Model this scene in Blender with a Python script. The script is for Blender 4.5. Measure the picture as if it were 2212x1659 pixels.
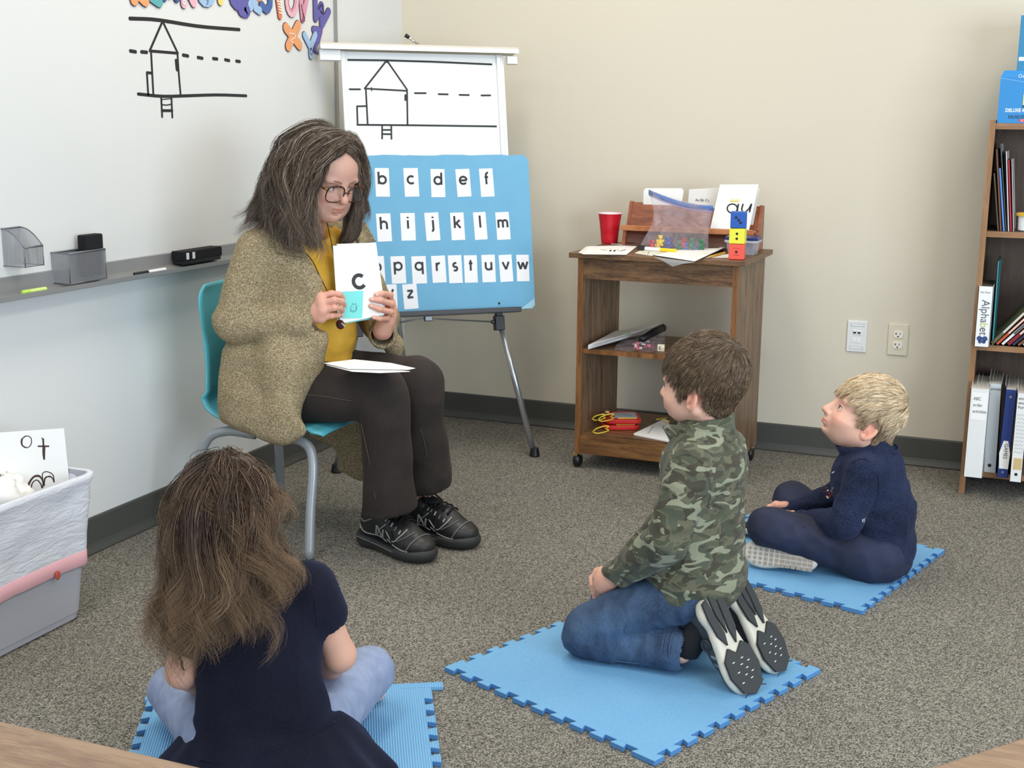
import bpy, math, random
import numpy as np
from mathutils import Vector, Matrix, noise as mnoise
R_ = math.radians
SC = bpy.context.scene
for _o in list(bpy.data.objects): bpy.data.objects.remove(_o)

# ---------------------------------------------------------------- camera
FPX = 2743.5
CAM = np.array([2.452, -4.753, 1.243])
PITCH, ROLL, YAW = 0.2069, 0.0083, 0.3904
FW = np.array([-math.sin(YAW)*math.cos(PITCH), math.cos(YAW)*math.cos(PITCH), -math.sin(PITCH)])
_r = np.array([math.cos(YAW), math.sin(YAW), 0.0]); _u = np.cross(_r, FW)
RT = _r*math.cos(ROLL)+_u*math.sin(ROLL); UP = -_r*math.sin(ROLL)+_u*math.cos(ROLL)
cam = bpy.data.cameras.new('camera'); camo = bpy.data.objects.new('camera', cam)
SC.collection.objects.link(camo); SC.camera = camo
cam.sensor_width = 36; cam.lens = 36*FPX/2212; cam.clip_start = .05
camo.matrix_world = Matrix(((RT[0], UP[0], -FW[0], CAM[0]), (RT[1], UP[1], -FW[1], CAM[1]), (RT[2], UP[2], -FW[2], CAM[2]), (0, 0, 0, 1)))

# ---------------------------------------------------------------- light
SC.view_settings.view_transform = 'Standard'; SC.view_settings.look = 'None'
SC.view_settings.gamma = 1; SC.view_settings.use_curve_mapping = False
SC.view_settings.exposure = 0.17
wd = bpy.data.worlds.new('world'); SC.world = wd; wd.use_nodes = True
wd.node_tree.nodes['Background'].inputs[0].default_value = (.78, .88, 1, 1)
wd.node_tree.nodes['Background'].inputs[1].default_value = 0.52
def area(name, loc, target, sx, sy, power, col):
    l = bpy.data.lights.new(name, 'AREA'); l.shape = 'RECTANGLE'; l.size = sx; l.size_y = sy; l.energy = power; l.color = col
    o = bpy.data.objects.new(name, l); SC.collection.objects.link(o); o.location = loc
    o.rotation_euler = (Vector(target)-Vector(loc)).to_track_quat('-Z', 'Y').to_euler(); return o
for i, (x, y) in enumerate(((.9, -1.3), (.9, -3.4), (3.0, -1.3), (3.0, -3.4))):
    area('ceiling_panel_light', (x, y, 2.68), (x, y, 0), .6, 1.2, 17, (1, .93, .83))
area('window_daylight', (5.2, -4.2, 1.25), (.3, -1.6, .5), 2.6, 1.5, 116, (.74, .87, 1))
area('window_daylight_far', (2.2, -7.4, 1.7), (1.2, -1, .8), 3.0, 1.5, 46, (.80, .90, 1))

# ---------------------------------------------------------------- pixel helpers: a pixel of the photograph on a plane of the room
def ray(x, y): return FW + RT*(x-1106)/FPX - UP*(y-829.5)/FPX
def PZ(x, y, z=0.): d = ray(x, y); return CAM+(z-CAM[2])/d[2]*d
def PY(x, y, v=0.): d = ray(x, y); return CAM+(v-CAM[1])/d[1]*d
def PX(x, y, v=0.): d = ray(x, y); return CAM+(v-CAM[0])/d[0]*d
def PD(x, y, dep): return CAM+dep*ray(x, y)
def PP(x, y, O, n): d = ray(x, y); O = np.array(O, float); n = np.array(n, float); return CAM+((O-CAM)@n)/(d@n)*d
def V(*a): return np.array(a, float)
def nrm(a): a = np.array(a, float); return a/(np.linalg.norm(a)+1e-12)

# ---------------------------------------------------------------- materials
def rgb(r, g, b):
    f = lambda c: (c/255/12.92) if c/255 <= .04045 else ((c/255+.055)/1.055)**2.4
    return (f(r), f(g), f(b), 1)
class NT:
    def __init__(s, name):
        s.m = bpy.data.materials.new(name); s.m.use_nodes = True; s.t = s.m.node_tree; s.b = s.t.nodes['Principled BSDF']
    def n(s, ty, **kw):
        nd = s.t.nodes.new(ty)
        for k, v in kw.items():
            if k.startswith('i_'): nd.inputs[k[2:].replace('_', ' ')].default_value = v
            else: setattr(nd, k, v)
        return nd
    def l(s, a, b): s.t.links.new(a, b)
    def coord(s, scale=(1, 1, 1), rot=(0, 0, 0), kind='Object'):
        tc = s.n('ShaderNodeTexCoord'); mp = s.n('ShaderNodeMapping'); mp.inputs['Scale'].default_value = scale; mp.inputs['Rotation'].default_value = rot
        s.l(tc.outputs[kind], mp.inputs[0]); return mp.outputs[0]
    def noise(s, vec, scale, detail=2, rough=.5, dist=0):
        nd = s.n('ShaderNodeTexNoise'); nd.inputs['Scale'].default_value = scale; nd.inputs['Detail'].default_value = detail
        nd.inputs['Roughness'].default_value = rough; nd.inputs['Distortion'].default_value = dist; s.l(vec, nd.inputs['Vector']); return nd.outputs['Fac']
    def ramp(s, fac, stops, interp='LINEAR'):
        nd = s.n('ShaderNodeValToRGB'); cr = nd.color_ramp; cr.interpolation = interp
        while len(cr.elements) < len(stops): cr.elements.new(.5)
        for e, (p, c) in zip(cr.elements, stops): e.position = p; e.color = c
        s.l(fac, nd.inputs[0]); return nd.outputs[0]
    def mix(s, fac, a, b, mode='MIX'):
        nd = s.n('ShaderNodeMix', data_type='RGBA', blend_type=mode)
        for i, v in ((0, fac), (6, a), (7, b)):
            if hasattr(v, 'links'): s.l(v, nd.inputs[i])
            else: nd.inputs[i].default_value = v
        return nd.outputs[2]
    def math(s, op, a, b=0.):
        nd = s.n('ShaderNodeMath', operation=op)
        for i, v in ((0, a), (1, b)):
            if hasattr(v, 'links'): s.l(v, nd.inputs[i])
            else: nd.inputs[i].default_value = v
        return nd.outputs[0]
    def bump(s, h, strength=.3, dist=.01, normal=None):
        nd = s.n('ShaderNodeBump'); nd.inputs['Strength'].default_value = strength; nd.inputs['Distance'].default_value = dist
        s.l(h, nd.inputs['Height'])
        if normal is not None: s.l(normal, nd.inputs['Normal'])
        s.l(nd.outputs[0], s.b.inputs['Normal']); return nd.outputs[0]
    def col(s, c):
        if hasattr(c, 'links'): s.l(c, s.b.inputs['Base Color'])
        else: s.b.inputs['Base Color'].default_value = c
        return s
    def set(s, **kw):
        for k, v in kw.items(): s.b.inputs[k.replace('_', ' ')].default_value = v
        return s
_M = {}
def plain(name, c, rough=.5, metal=0, bump=0, bscale=200, spec=.5, var=0):
    if name in _M: return _M[name]
    t = NT(name); t.set(Roughness=rough, Metallic=metal); t.b.inputs['Specular IOR Level'].default_value = spec
    v = t.coord()
    if var:
        n = t.noise(v, 9, 3); t.col(t.mix(t.math('MULTIPLY', n, var), c, tuple(x*.55 for x in c[:3])+(1,)))
    else: t.col(c)
    if bump: t.bump(t.noise(v, bscale, 3), bump, .002)
    _M[name] = t.m; return t.m

def wood(name, c1, c2, along=(1, 12, 12), rough=.45, sc=6):
    if name in _M: return _M[name]
    t = NT(name); v = t.coord(scale=along)
    n1 = t.noise(v, sc, 4, .6, .6); n2 = t.noise(v, sc*7, 3, .6)
    f = t.math('ADD', t.math('MULTIPLY', n1, .65), t.math('MULTIPLY', n2, .35))
    t.col(t.ramp(f, [(.36, c1), (.6, c2)])); t.set(Roughness=rough); t.bump(n2, .12, .001); _M[name] = t.m; return t.m

# ---------------------------------------------------------------- objects
OFF = {}
def link(o, parent=None):
    SC.collection.objects.link(o)
    if parent is not None: o.parent = parent; OFF[o.name] = OFF[parent.name]
    return o
def tag(o, label=None, cat=None, group=None, kind=None):
    if label: o['label'] = label
    if cat: o['category'] = cat
    if group: o['group'] = group
    if kind: o['kind'] = kind
    return o
def thing(name, loc, label, cat, group=None, rz=0):
    o = bpy.data.objects.new(name, None); o.empty_display_size = .05; o.location = loc; o.rotation_euler[2] = rz
    SC.collection.objects.link(o); OFF[o.name] = V(*loc); return tag(o, label, cat, group)
def frame(ex, ey): ex = nrm(ex); ey = nrm(np.array(ey)-np.dot(ey, ex)*ex); return np.stack([ex, ey, np.cross(ex, ey)])   # rows
ID = np.eye(3)
def rotz(a): c, s = math.cos(a), math.sin(a); return np.array([[c, s, 0], [-s, c, 0], [0, 0, 1.]])  # rows = axes
class MB:
    def __init__(s): s.v = []; s.f = []; s.m = []
    def add(s, v, f, mi=0):
        b = len(s.v); s.v += [tuple(map(float, p)) for p in v]; s.f += [tuple(b+i for i in q) for q in f]; s.m += [mi]*len(f); return s
    def box(s, c, size, F=ID, mi=0):
        c = np.array(c, float); h = np.array(size)/2
        P = [c+(np.array(q)*h)@F for q in ((-1, -1, -1), (1, -1, -1), (1, 1, -1), (-1, 1, -1), (-1, -1, 1), (1, -1, 1), (1, 1, 1), (-1, 1, 1))]
        return s.add(P, [(0, 3, 2, 1), (4, 5, 6, 7), (0, 1, 5, 4), (1, 2, 6, 5), (2, 3, 7, 6), (3, 0, 4, 7)], mi)
    def bb(s, lo, hi, mi=0):
        lo = np.array(lo, float); hi = np.array(hi, float); return s.box((lo+hi)/2, hi-lo, ID, mi)
    def prism(s, poly, th, O=(0, 0, 0), F=ID, mi=0):   # polygon in frame xy, extruded th along frame z
        O = np.array(O, float); n = len(poly)
        P = [O+np.array([x, y, 0])@F for x, y in poly]+[O+np.array([x, y, th])@F for x, y in poly]
        f = [tuple(range(n-1, -1, -1)), tuple(range(n, 2*n))]+[(i, (i+1) % n, n+(i+1) % n, n+i) for i in range(n)]
        return s.add(P, f, mi)
    def tube(s, pts, r, sides=10, mi=0, cap=True, closed=False, flat=None):
        pts = np.array(pts, float); n = len(pts); r = np.broadcast_to(r, (n,))
        if closed: T = np.roll(pts, -1, 0)-np.roll(pts, 1, 0)
        else: T = np.gradient(pts, axis=0)
        T /= np.linalg.norm(T, axis=1)[:, None]+1e-12
        a = np.array([0, 0, 1.]) if abs(T[0][2]) < .9 else np.array([1., 0, 0]); nn = nrm(np.cross(T[0], a)); P = []
        for i in range(n):
            nn = nrm(nn-np.dot(nn, T[i])*T[i]); b = np.cross(T[i], nn)
            for k in range(sides):
                t = 2*math.pi*k/sides; w = r[i]*(1 if flat is None else flat)
                P.append(pts[i]+r[i]*math.cos(t)*nn+w*math.sin(t)*b)
        f = []
        for i in range(n if closed else n-1):
            j = (i+1) % n
            for k in range(sides): k2 = (k+1) % sides; f.append((i*sides+k, i*sides+k2, j*sides+k2, j*sides+k))
        if cap and not closed: f += [tuple(range(sides-1, -1, -1)), tuple((n-1)*sides+k for k in range(sides))]
        return s.add(P, f, mi)
    def lathe(s, prof, c, F=ID, n=24, mi=0, cap=True):   # profile (r, z)
        c = np.array(c, float); P = []
        for r, z in prof:
            for k in range(n): t = 2*math.pi*k/n; P.append(c+np.array([r*math.cos(t), r*math.sin(t), z])@F)
        f = [(i*n+k, i*n+(k+1) % n, (i+1)*n+(k+1) % n, (i+1)*n+k) for i in range(len(prof)-1) for k in range(n)]
        if cap: f += [tuple(range(n-1, -1, -1)), tuple((len(prof)-1)*n+k for k in range(n))]
        return s.add(P, f, mi)
    def ball(s, c, r, F=ID, n=12, mi=0):
        r = np.broadcast_to(np.array(r, float), (3,)); c = np.array(c, float); P = []; f = []
        for i in range(1, n):
            a = math.pi*i/n
            for k in range(2*n): t = math.pi*k/n; P.append(c+(r*np.array([math.sin(a)*math.cos(t), math.sin(a)*math.sin(t), math.cos(a)]))@F)
        m = 2*n
        for i in range(n-2):
            for k in range(m): k2 = (k+1) % m; f.append((i*m+k, (i+1)*m+k, (i+1)*m+k2, i*m+k2))
        f += [tuple(range(m)), tuple((n-2)*m+k for k in range(m-1, -1, -1))]
        return s.add(P, f, mi)
    def sheet(s, grid, th=0.0004, mi=0):  # grid [i][j] of points -> thin solid sheet
        G = np.array(grid, float); a, b = G.shape[:2]
        du = np.gradient(G, axis=0); dv = np.gradient(G, axis=1); N = np.cross(du, dv); N /= np.linalg.norm(N, axis=2)[..., None]+1e-12
        P = list((G+N*th/2).reshape(-1, 3))+list((G-N*th/2).reshape(-1, 3)); o = a*b; f = []
        for i in range(a-1):
            for j in range(b-1):
                q = (i*b+j, (i+1)*b+j, (i+1)*b+j+1, i*b+j+1); f.append(q); f.append(tuple(o+k for k in q[::-1]))
        for i in range(a-1):
            for j in (0, b-1): q = (i*b+j, (i+1)*b+j, o+(i+1)*b+j, o+i*b+j); f.append(q if j else q[::-1])
        for j in range(b-1):
            for i in (0, a-1): q = (i*b+j, i*b+j+1, o+i*b+j+1, o+i*b+j); f.append(q[::-1] if i else q)
        return s.add(P, f, mi)
    def ribbon(s, pts, w, F, O, off=.0004, mi=0, caps=False, th=None):
        """flat stroke of width w along 2d points in frame F at O, lifted off along frame z"""
        p = np.array(pts, float); n = len(p); T = np.gradient(p, axis=0); T /= np.linalg.norm(T, axis=1)[:, None]+1e-12
        N = np.stack([-T[:, 1], T[:, 0]], 1); w = np.broadcast_to(w, (n,))
        L = p+N*w[:, None]/2; Rr = p-N*w[:, None]/2; O = np.array(O, float)
        if caps:
            k = 5; h0 = w[0]/2; h1 = w[-1]/2
            a0 = math.atan2(N[0, 1], N[0, 0]); a1 = math.atan2(-N[-1, 1], -N[-1, 0])
            c0 = [p[0]+h0*np.array([math.cos(a0+math.pi*i/k), math.sin(a0+math.pi*i/k)]) for i in range(1, k)]
            c1 = [p[-1]+h1*np.array([math.cos(a1+math.pi*i/k), math.sin(a1+math.pi*i/k)]) for i in range(1, k)]
        if th is None: th = 0.0
        def P3(q, z): return O+np.array([q[0], q[1], z])@F
        for i in range(n-1):
            q = [L[i], Rr[i], Rr[i+1], L[i+1]]
            if th: s.add([P3(x, off-th) for x in q]+[P3(x, off) for x in q], [(0, 3, 2, 1)[::-1], (4, 5, 6, 7)]+[(k, (k+1) % 4, 4+(k+1) % 4, 4+k) for k in range(4)], mi)
            else: s.add([P3(x, off) for x in q], [(0, 1, 2, 3)], mi)
        if caps:
            for poly in ([L[0]]+c0+[Rr[0]], [Rr[-1]]+c1+[L[-1]]):
                m = len(poly)
                if th: s.add([P3(x, off-th) for x in poly]+[P3(x, off) for x in poly], [tuple(range(m-1, -1, -1)), tuple(range(m, 2*m))]+[(k, (k+1) % m, m+(k+1) % m, m+k) for k in range(m)], mi)
                else: s.add([P3(x, off) for x in poly], [tuple(range(m))], mi)
        return s
    def build(s, name, mats, parent=None, smooth=False, bevel=0, local=False, subsurf=0, seg=2, attr=None):
        me = bpy.data.meshes.new(name); v = np.array(s.v, float)
        if parent is not None and not local: v = v-OFF[parent.name]
        me.from_pydata(v.tolist(), [], s.f)
        for m in (mats if isinstance(mats, (list, tuple)) else [mats]): me.materials.append(m)
        if any(s.m): me.polygons.foreach_set('material_index', s.m)
        if smooth: me.polygons.foreach_set('use_smooth', [True]*len(me.polygons))
        me.update(); o = bpy.data.objects.new(name, me)
        if parent is not None: link(o, parent)
        else: SC.collection.objects.link(o); OFF[o.name] = V(0, 0, 0)
        if bevel:
            b = o.modifiers.new('bevel', 'BEVEL'); b.width = bevel; b.segments = seg; b.limit_method = 'ANGLE'; b.angle_limit = R_(40)
            me.polygons.foreach_set('use_smooth', [True]*len(me.polygons)); b.harden_normals = True
        if subsurf: ss = o.modifiers.new('sub', 'SUBSURF'); ss.levels = subsurf; ss.render_levels = subsurf
        return o
def text(s, O, F, size, name, m, parent, off=.0006, bold=0, align='LEFT', sx=1.0):
    c = bpy.data.curves.new(name, 'FONT'); c.body = s; c.size = size; c.align_x = align; c.offset = bold; c.resolution_u = 3
    t = bpy.data.objects.new(name, c); SC.collection.objects.link(t); bpy.context.view_layer.update()
    me = bpy.data.meshes.new_from_object(t.evaluated_get(bpy.context.evaluated_depsgraph_get())); bpy.data.objects.remove(t)
    co = np.empty(len(me.vertices)*3); me.vertices.foreach_get('co', co); co = co.reshape(-1, 3); co[:, 0] *= sx; co[:, 2] = off
    me.vertices.foreach_set('co', (co@F+np.array(O)-OFF[parent.name]).ravel()); me.materials.clear(); me.materials.append(m); me.update()
    return link(bpy.data.objects.new(name, me), parent)
def arc(cx, cy, r, a0, a1, n=14, ry=None): return [(cx+r*math.cos(R_(a0+(a1-a0)*i/n)), cy+(ry or r)*math.sin(R_(a0+(a1-a0)*i/n))) for i in range(n+1)]
def spline(P, n=24):
    P = np.array(P, float); m = len(P); Q = np.vstack([2*P[0]-P[1], P, 2*P[-1]-P[-2]]); out = []
    for t in np.linspace(0, m-1-1e-9, n):
        i = int(t); f = t-i; a, b, c, d = Q[i:i+4]
        out.append(.5*((2*b)+(-a+c)*f+(2*a-5*b+4*c-d)*f*f+(-a+3*b-3*c+d)*f**3))
    return np.array(out)
# geometric lowercase glyphs, x-height 1, stroke centre lines
def glyph(ch):
    o = arc(.5, .5, .5, 0, 360, 28)
    G = {'a': [o, [(1, 1.08), (1, -.08)]], 'b': [o, [(0, 1.6), (0, -.08)]], 'c': [arc(.5, .5, .5, 48, 312, 22)], 'd': [o, [(1, 1.6), (1, -.08)]],
         'e': [[(.02, .5), (1., .5)], arc(.5, .5, .5, 0, 318, 26)], 'f': [arc(.52, 1.22, .3, 80, 180, 8)+[(.22, -.08)], [(0, .92), (.52, .92)]],
         'h': [[(0, 1.6), (0, -.08)], [(0, .5)]+arc(.42, .55, .42, 180, 0, 14)+[(.84, -.08)]], 'i': [[(.1, 1.05), (.1, -.08)], [(.1, 1.33), (.1, 1.52)]],
         'j': [[(.35, 1.05), (.35, -.15)]+arc(.1, -.2, .25, 0, -90, 6), [(.35, 1.33), (.35, 1.52)]], 'k': [[(0, 1.6), (0, -.08)], [(.75, 1.02), (.05, .45)], [(.25, .6), (.82, -.08)]],
         'l': [[(.1, 1.6), (.1, -.08)]], 'm': [[(0, 1.05), (0, -.08)], [(0, .55)]+arc(.33, .62, .33, 180, 0, 12)+[(.66, -.08)], [(.66, .55)]+arc(.99, .62, .33, 180, 0, 12)+[(1.32, -.08)]],
         'n': [[(0, 1.05), (0, -.08)], [(0, .5)]+arc(.42, .55, .42, 180, 0, 14)+[(.84, -.08)]],
         'o': [o], 'p': [o, [(0, 1.08), (0, -.6)]], 'q': [o, [(1, 1.08), (1, -.6)]], 'r': [[(0, 1.05), (0, -.08)], [(0, .55)]+arc(.42, .56, .42, 180, 80, 9)],
         's': [arc(.36, .73, .27, 50, 270, 14)+arc(.36, .23, .27, 90, -140, 14)[1:]], 't': [[(.25, 1.4), (.25, -.08)], [(0, .95), (.52, .95)]],
         'u': [[(0, 1.05), (0, .42)]+arc(.42, .42, .42, 180, 360, 14)+[(.84, 1.05)], [(.84, 1.0), (.84, -.08)]], 'v': [[(0, 1.05), (.45, 0)], [(.9, 1.05), (.45, 0)]],
         'w': [[(0, 1.05), (.35, 0)], [(.7, .95), (.35, 0)], [(.7, .95), (1.05, 0)], [(1.4, 1.05), (1.05, 0)]], 'y': [[(0, 1.05), (.45, 0)], [(.9, 1.05), (.2, -.6)]],
         'z': [[(.02, .95), (.8, .95)], [(.78, .95), (.02, .03)], [(0, .03), (.8, .03)]], 'g': [o, [(1, 1.05), (1, -.15)]+arc(.5, -.15, .5, 0, -150, 10)], 'x': [[(0, 1.05), (.8, -.05)], [(.8, 1.05), (0, -.05)]]}
    return G[ch]
def draw_glyph(mb, ch, O, F, h, w=.19, off=.0006, mi=0, ox=0, oy=0):
    for k, st in enumerate(glyph(ch)): mb.ribbon([(ox+x*h, oy+y*h) for x, y in st], w*h, F, O, off+k*.00012, mi)
# ================================================================= materials of the room
M = {}
def carpet():
    t = NT('carpet_loops'); v = t.coord()
    vo = t.n('ShaderNodeTexVoronoi'); vo.inputs['Scale'].default_value = 320; t.l(v, vo.inputs['Vector'])
    n = t.noise(v, 310, 3, .7); n2 = t.noise(v, 80, 2); n3 = t.noise(v, 2.2, 2)
    f = t.math('ADD', t.math('MULTIPLY', vo.outputs['Color'], .34), t.math('MULTIPLY', n, .66))
    f = t.math('ADD', f, t.math('MULTIPLY', t.math('SUBTRACT', n2, .5), .12))
    c = t.ramp(f, [(.34, rgb(70, 68, 65)), (.47, rgb(137, 132, 123)), (.6, rgb(212, 205, 190))])
    c = t.mix(t.math('MULTIPLY', n3, .35), c, rgb(120, 112, 100)); t.col(c); t.set(Roughness=.95)
    t.b.inputs['Specular IOR Level'].default_value = .1
    t.bump(t.math('ADD', n, t.math('MULTIPLY', vo.outputs['Distance'], -1.2)), .9, .006); return t.m
M['carpet'] = carpet()
def wallmat(nm, c):
    t = NT(nm); v = t.coord(); t.col(c); t.set(Roughness=.7); t.bump(t.noise(v, 120, 3), .08, .002); return t.m
M['beige'] = wallmat('beige_wall_paint', rgb(216, 207, 188)); M['cream'] = wallmat('cream_wall_paint', rgb(222, 223, 221))
M['wb'] = plain('whiteboard_enamel', rgb(220, 220, 217), .32)
M['grey_rubber'] = plain('dark_grey_baseboard_vinyl', rgb(76, 76, 72), .5)
M['alu'] = plain('satin_aluminium', rgb(165, 166, 166), .35, .7); M['alu_d'] = plain('grey_tray_metal', rgb(150, 150, 150), .45, .35)
M['ink'] = plain('black_marker_ink', rgb(20, 21, 25), .5); M['black'] = plain('black_plastic', rgb(18, 18, 20), .45)
M['felt'] = plain('black_felt', rgb(14, 15, 20), .95, 0, .5, 400)
M['paper'] = plain('white_paper', rgb(243, 242, 238), .8); M['paper2'] = plain('off_white_card', rgb(232, 228, 222), .8)
M['white'] = plain('white_plastic', rgb(235, 236, 236), .4); M['chrome'] = plain('chrome', rgb(205, 205, 205), .2, 1)

def struct(name, mb, m, **k): o = mb.build(name, m, **k); o['kind'] = 'structure'; return o
struct('floor', MB().bb((-.05, -6, -.06), (5, .05, 0)), M['carpet'])
struct('wall_back', MB().bb((-.1, 0, 0), (5, .1, 2.85)), M['beige'])
struct('wall_left', MB().bb((-.1, -6, 0), (0, 0, 2.85)), M['cream'])
struct('ceiling', MB().bb((-.1, -6, 2.85), (5, .1, 2.93)), plain('ceiling_white', rgb(235, 233, 228), .9))
def basebd(F, O, L):   # cove base profile swept
    pr = [(0, 0), (.016, 0), (.017, .004), (.009, .018), (.006, .028), (.006, .1), (.004, .104), (0, .105)]
    m = MB(); P = []
    for e in (0, L):
        for a, z in pr: P.append(np.array(O)+np.array([e, a, z])@F)
    n = len(pr); m.add(P, [tuple(range(n)), tuple(range(2*n-1, n-1, -1))]+[(i, i+n, (i+1) % n+n, (i+1) % n) for i in range(n)]); return m
struct('baseboard_back', basebd(np.array([[1, 0, 0], [0, -1, 0], [0, 0, 1.]]), (0.006, 0, .001), 4.9), M['grey_rubber'])
struct('baseboard_left', basebd(np.array([[0, -1, 0], [1, 0, 0], [0, 0, 1.]]), (0, -.001, .001), 5.9), M['grey_rubber'])

# ================================================================= whiteboard on the left wall
wbx = .013
wb = thing('whiteboard', (0, -1.9, .8), 'large white magnetic wall board with a hand-drawn house and guide lines, above the marker tray', 'whiteboard')
MB().bb((0, -3.6, .80), (wbx, -.56, 2.1)).build('board_surface', M['wb'], wb)
MB().bb((0, -.566, .78), (.02, -.548, 2.1)).build('side_frame', M['alu'], wb)
WF = np.array([[0, 1., 0], [0, 0, 1], [1, 0, 0]])      # frame: x=+Y, y=+Z, z=+X
def px2(pts, X=wbx): return [(PX(x, y, X)[1], PX(x, y, X)[2]) for x, y in pts]
hd = MB(); NST = [0]
def ws(pts, w=.0078):
    p = px2(pts); p = spline(p, 12) if len(p) > 2 else p; NST[0] += 1; (m_ := MB() if len(pts) == 2 and w > .0100 and w < .0110 else hd).ribbon(p, w, WF, (wbx, 0, 0), .0005+.00004*(NST[0] % 7), caps=True)
    if m_ is not hd: m_.build('marker_dash', M['ink'], wb)
ws([(280, 40), (340, 43), (430, 57), (517, 64)], .011)
for a in ([(281, 110), (293, 112)], [(305, 112), (317, 113)], [(395, 119), (406, 121)], [(427, 124), (437, 126)], [(460, 126.5), (469, 127.5)], [(486, 129), (495, 131)], [(510, 132), (518, 133)]): ws(a, .0105)
for a in ([(350, 48), (323, 110)], [(352, 48), (384, 115)], [(323, 110), (384, 115)], [(326, 112), (331, 204)], [(383, 115), (386, 160), (390, 206)], [(328, 158), (317, 157)], [(317, 157), (320, 204)],
          [(348, 210), (350, 252)], [(370, 210), (372, 253)], [(349, 239), (372, 239)]): ws(a, .0085)
ws([(380, 131), (382, 150)], .012); ws([(349, 215), (369, 213)], .003); ws([(349, 226), (360, 227), (370, 225)], .004)
ws([(298, 203), (350, 208), (400, 207), (470, 205), (532, 207)], .0095)
hd.build('marker_drawing', M['ink'], wb)
tr = MB(); P = [(.013, .80), (.013, .789), (.075, .779), (.079, .781), (.079, .793), (.076, .793), (.075, .786), (.02, .796), (.018, .83), (.013, .832)]
v = [(x, y, z) for y in (-3.6, -.6) for x, z in P]; n = len(P); tr.add(v, [tuple(range(n)), tuple(range(2*n-1, n-1, -1))]+[(i, i+n, (i+1) % n+n, (i+1) % n) for i in range(n)])
tr.build('marker_tray', M['alu_d'], wb)

# magnetic letters along the top
pal = dict(orange=rgb(232, 160, 108), teal=rgb(92, 168, 172), navy=rgb(62, 84, 140), blue=rgb(160, 190, 222), pink=rgb(232, 178, 190), rose=rgb(214, 150, 172), purple=rgb(96, 92, 166), yellow=rgb(236, 210, 120), coral=rgb(226, 124, 84), deep=rgb(66, 98, 160))
def magnet(ch, colname, strokes, place, w=.033, deco=None):
    p0 = px2(strokes[0]); cy = np.mean([q[0] for q in p0]); cz = np.mean([q[1] for q in p0])
    m = MB(); e = MB(); k = 0
    for st in strokes:
        q = px2(st, wbx); q = spline(q, 14) if len(q) > 3 else q
        m.ribbon(q, w, WF, (wbx, 0, 0), .0052+.0003*k, th=.0048, caps=True); e.ribbon(q, w+.004, WF, (wbx, 0, 0), .0030+.0002*k, th=.0028, caps=True); k += 1
    t = thing('magnetic_letter', (wbx, cy, cz), f'{place}', 'magnetic letter', 'alphabet magnets along the top of the whiteboard')
    m.build('letter_face', plain('magnet_'+colname, pal[colname], .45, var=.15), t); e.build('letter_backing', plain('magnet_edge', rgb(90, 70, 74), .6), t)
    if deco:
        d = MB(); dc, sts = deco
        for st in sts:
            q = px2(st); q = spline(q, 16) if len(q) > 2 else q; d.ribbon(q, .0045, WF, (wbx, 0, 0), .0062+.0003*k, caps=True)
        d.build('printed_pattern', plain('magnet_print_'+dc[0], dc[1], .5), t)
def ell(cx, cy, rx, ry, a0=0, a1=360): return [(cx+rx*math.cos(R_(a0+(a1-a0)*i/16)), cy+ry*math.sin(R_(a0+(a1-a0)*i/16))) for i in range(17)]
magnet('K', 'orange', [[(283, -45), (288, 0)], [(286, -20), (306, -46)], [(288, -20), (311, 2)]], 'orange magnetic letter K, leftmost of the top row')
magnet('L', 'teal', [[(322, -45), (324, -8)], [(324, -8), (341, 4)]], 'teal magnetic letter L with a pointed foot, right of the orange K')
magnet('M', 'navy', [[(352, -40), (352, -6)], [(352, -40), (364, -12)], [(364, -12), (378, -40)], [(378, -40), (379, -4)]], 'blue magnetic letter M barely in view between the teal L and pink N', .026)
magnet('N', 'pink', [[(391, -42), (395, 9)], [(393, -40), (416, 7)], [(414, -44), (418, -4)]], 'pale pink magnetic letter N in the top row', .026, (('white', rgb(250, 240, 240)), [[(392, -2), (396, 4), (394, 9), (391, 4), (393, -4)]]))
magnet('O', 'blue', [ell(444, -18, 15, 24)], 'light blue magnetic letter O in the top row', .028, (('slate', rgb(96, 120, 160)), [[(440, -4), (446, 2), (444, 9)]]))
magnet('P', 'yellow', [[(468, -45), (474, 3)], [(469, -45), (484, -38), (484, -26), (471, -20)]], 'yellow magnetic letter P whose foot hangs into view', .026)
magnet('Q', 'purple', [ell(514, -16, 16, 28), [(515, 12), (520, 24), (530, 27), (531, 22)]], 'purple magnetic letter Q with a curled tail', .034)
magnet('R', 'blue', [[(537, -40), (539, 15)], [(538, -40), (556, -36), (556, -14), (542, -8)], [(543, -10), (550, 18), (558, 23)]], 'light blue magnetic letter R right of the purple Q', .028, (('coral', pal['coral']), [[(548, -8), (554, 0), (560, 2)]]))
magnet('S', 'deep', [[(584, -34), (574, -40), (566, -28), (578, -12), (582, 8), (574, 22), (563, 10)]], 'deep blue magnetic letter S in the top row', .026)
magnet('T', 'coral', [[(593, -40), (603, 35)], [(584, -40), (606, -42)]], 'striped coral magnetic letter T standing low in the row', .022, (('cream', rgb(250, 232, 214)), [[(595, 2), (602, 5)], [(597, 8), (603, 11)], [(598, 14), (604, 17)], [(599, 20), (605, 23)], [(600, 27), (605, 29)]]))
magnet('U', 'pink', [[(618, -40), (619, 12), (628, 30), (638, 12), (638, -40)]], 'pale pink rounded magnetic letter U', .024, (('rose', pal['rose']), [[(619, -20), (621, 10), (628, 24), (636, 10), (636, -20)]]))
magnet('V', 'rose', [[(645, -30), (652, 42)], [(652, 42), (664, -20)]], 'rose pink magnetic letter V with a dark doodle at its point', .022, (('maroon', rgb(120, 40, 70)), [[(648, 10), (652, 36), (650, 44), (655, 44), (652, 30)]]))
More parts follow.
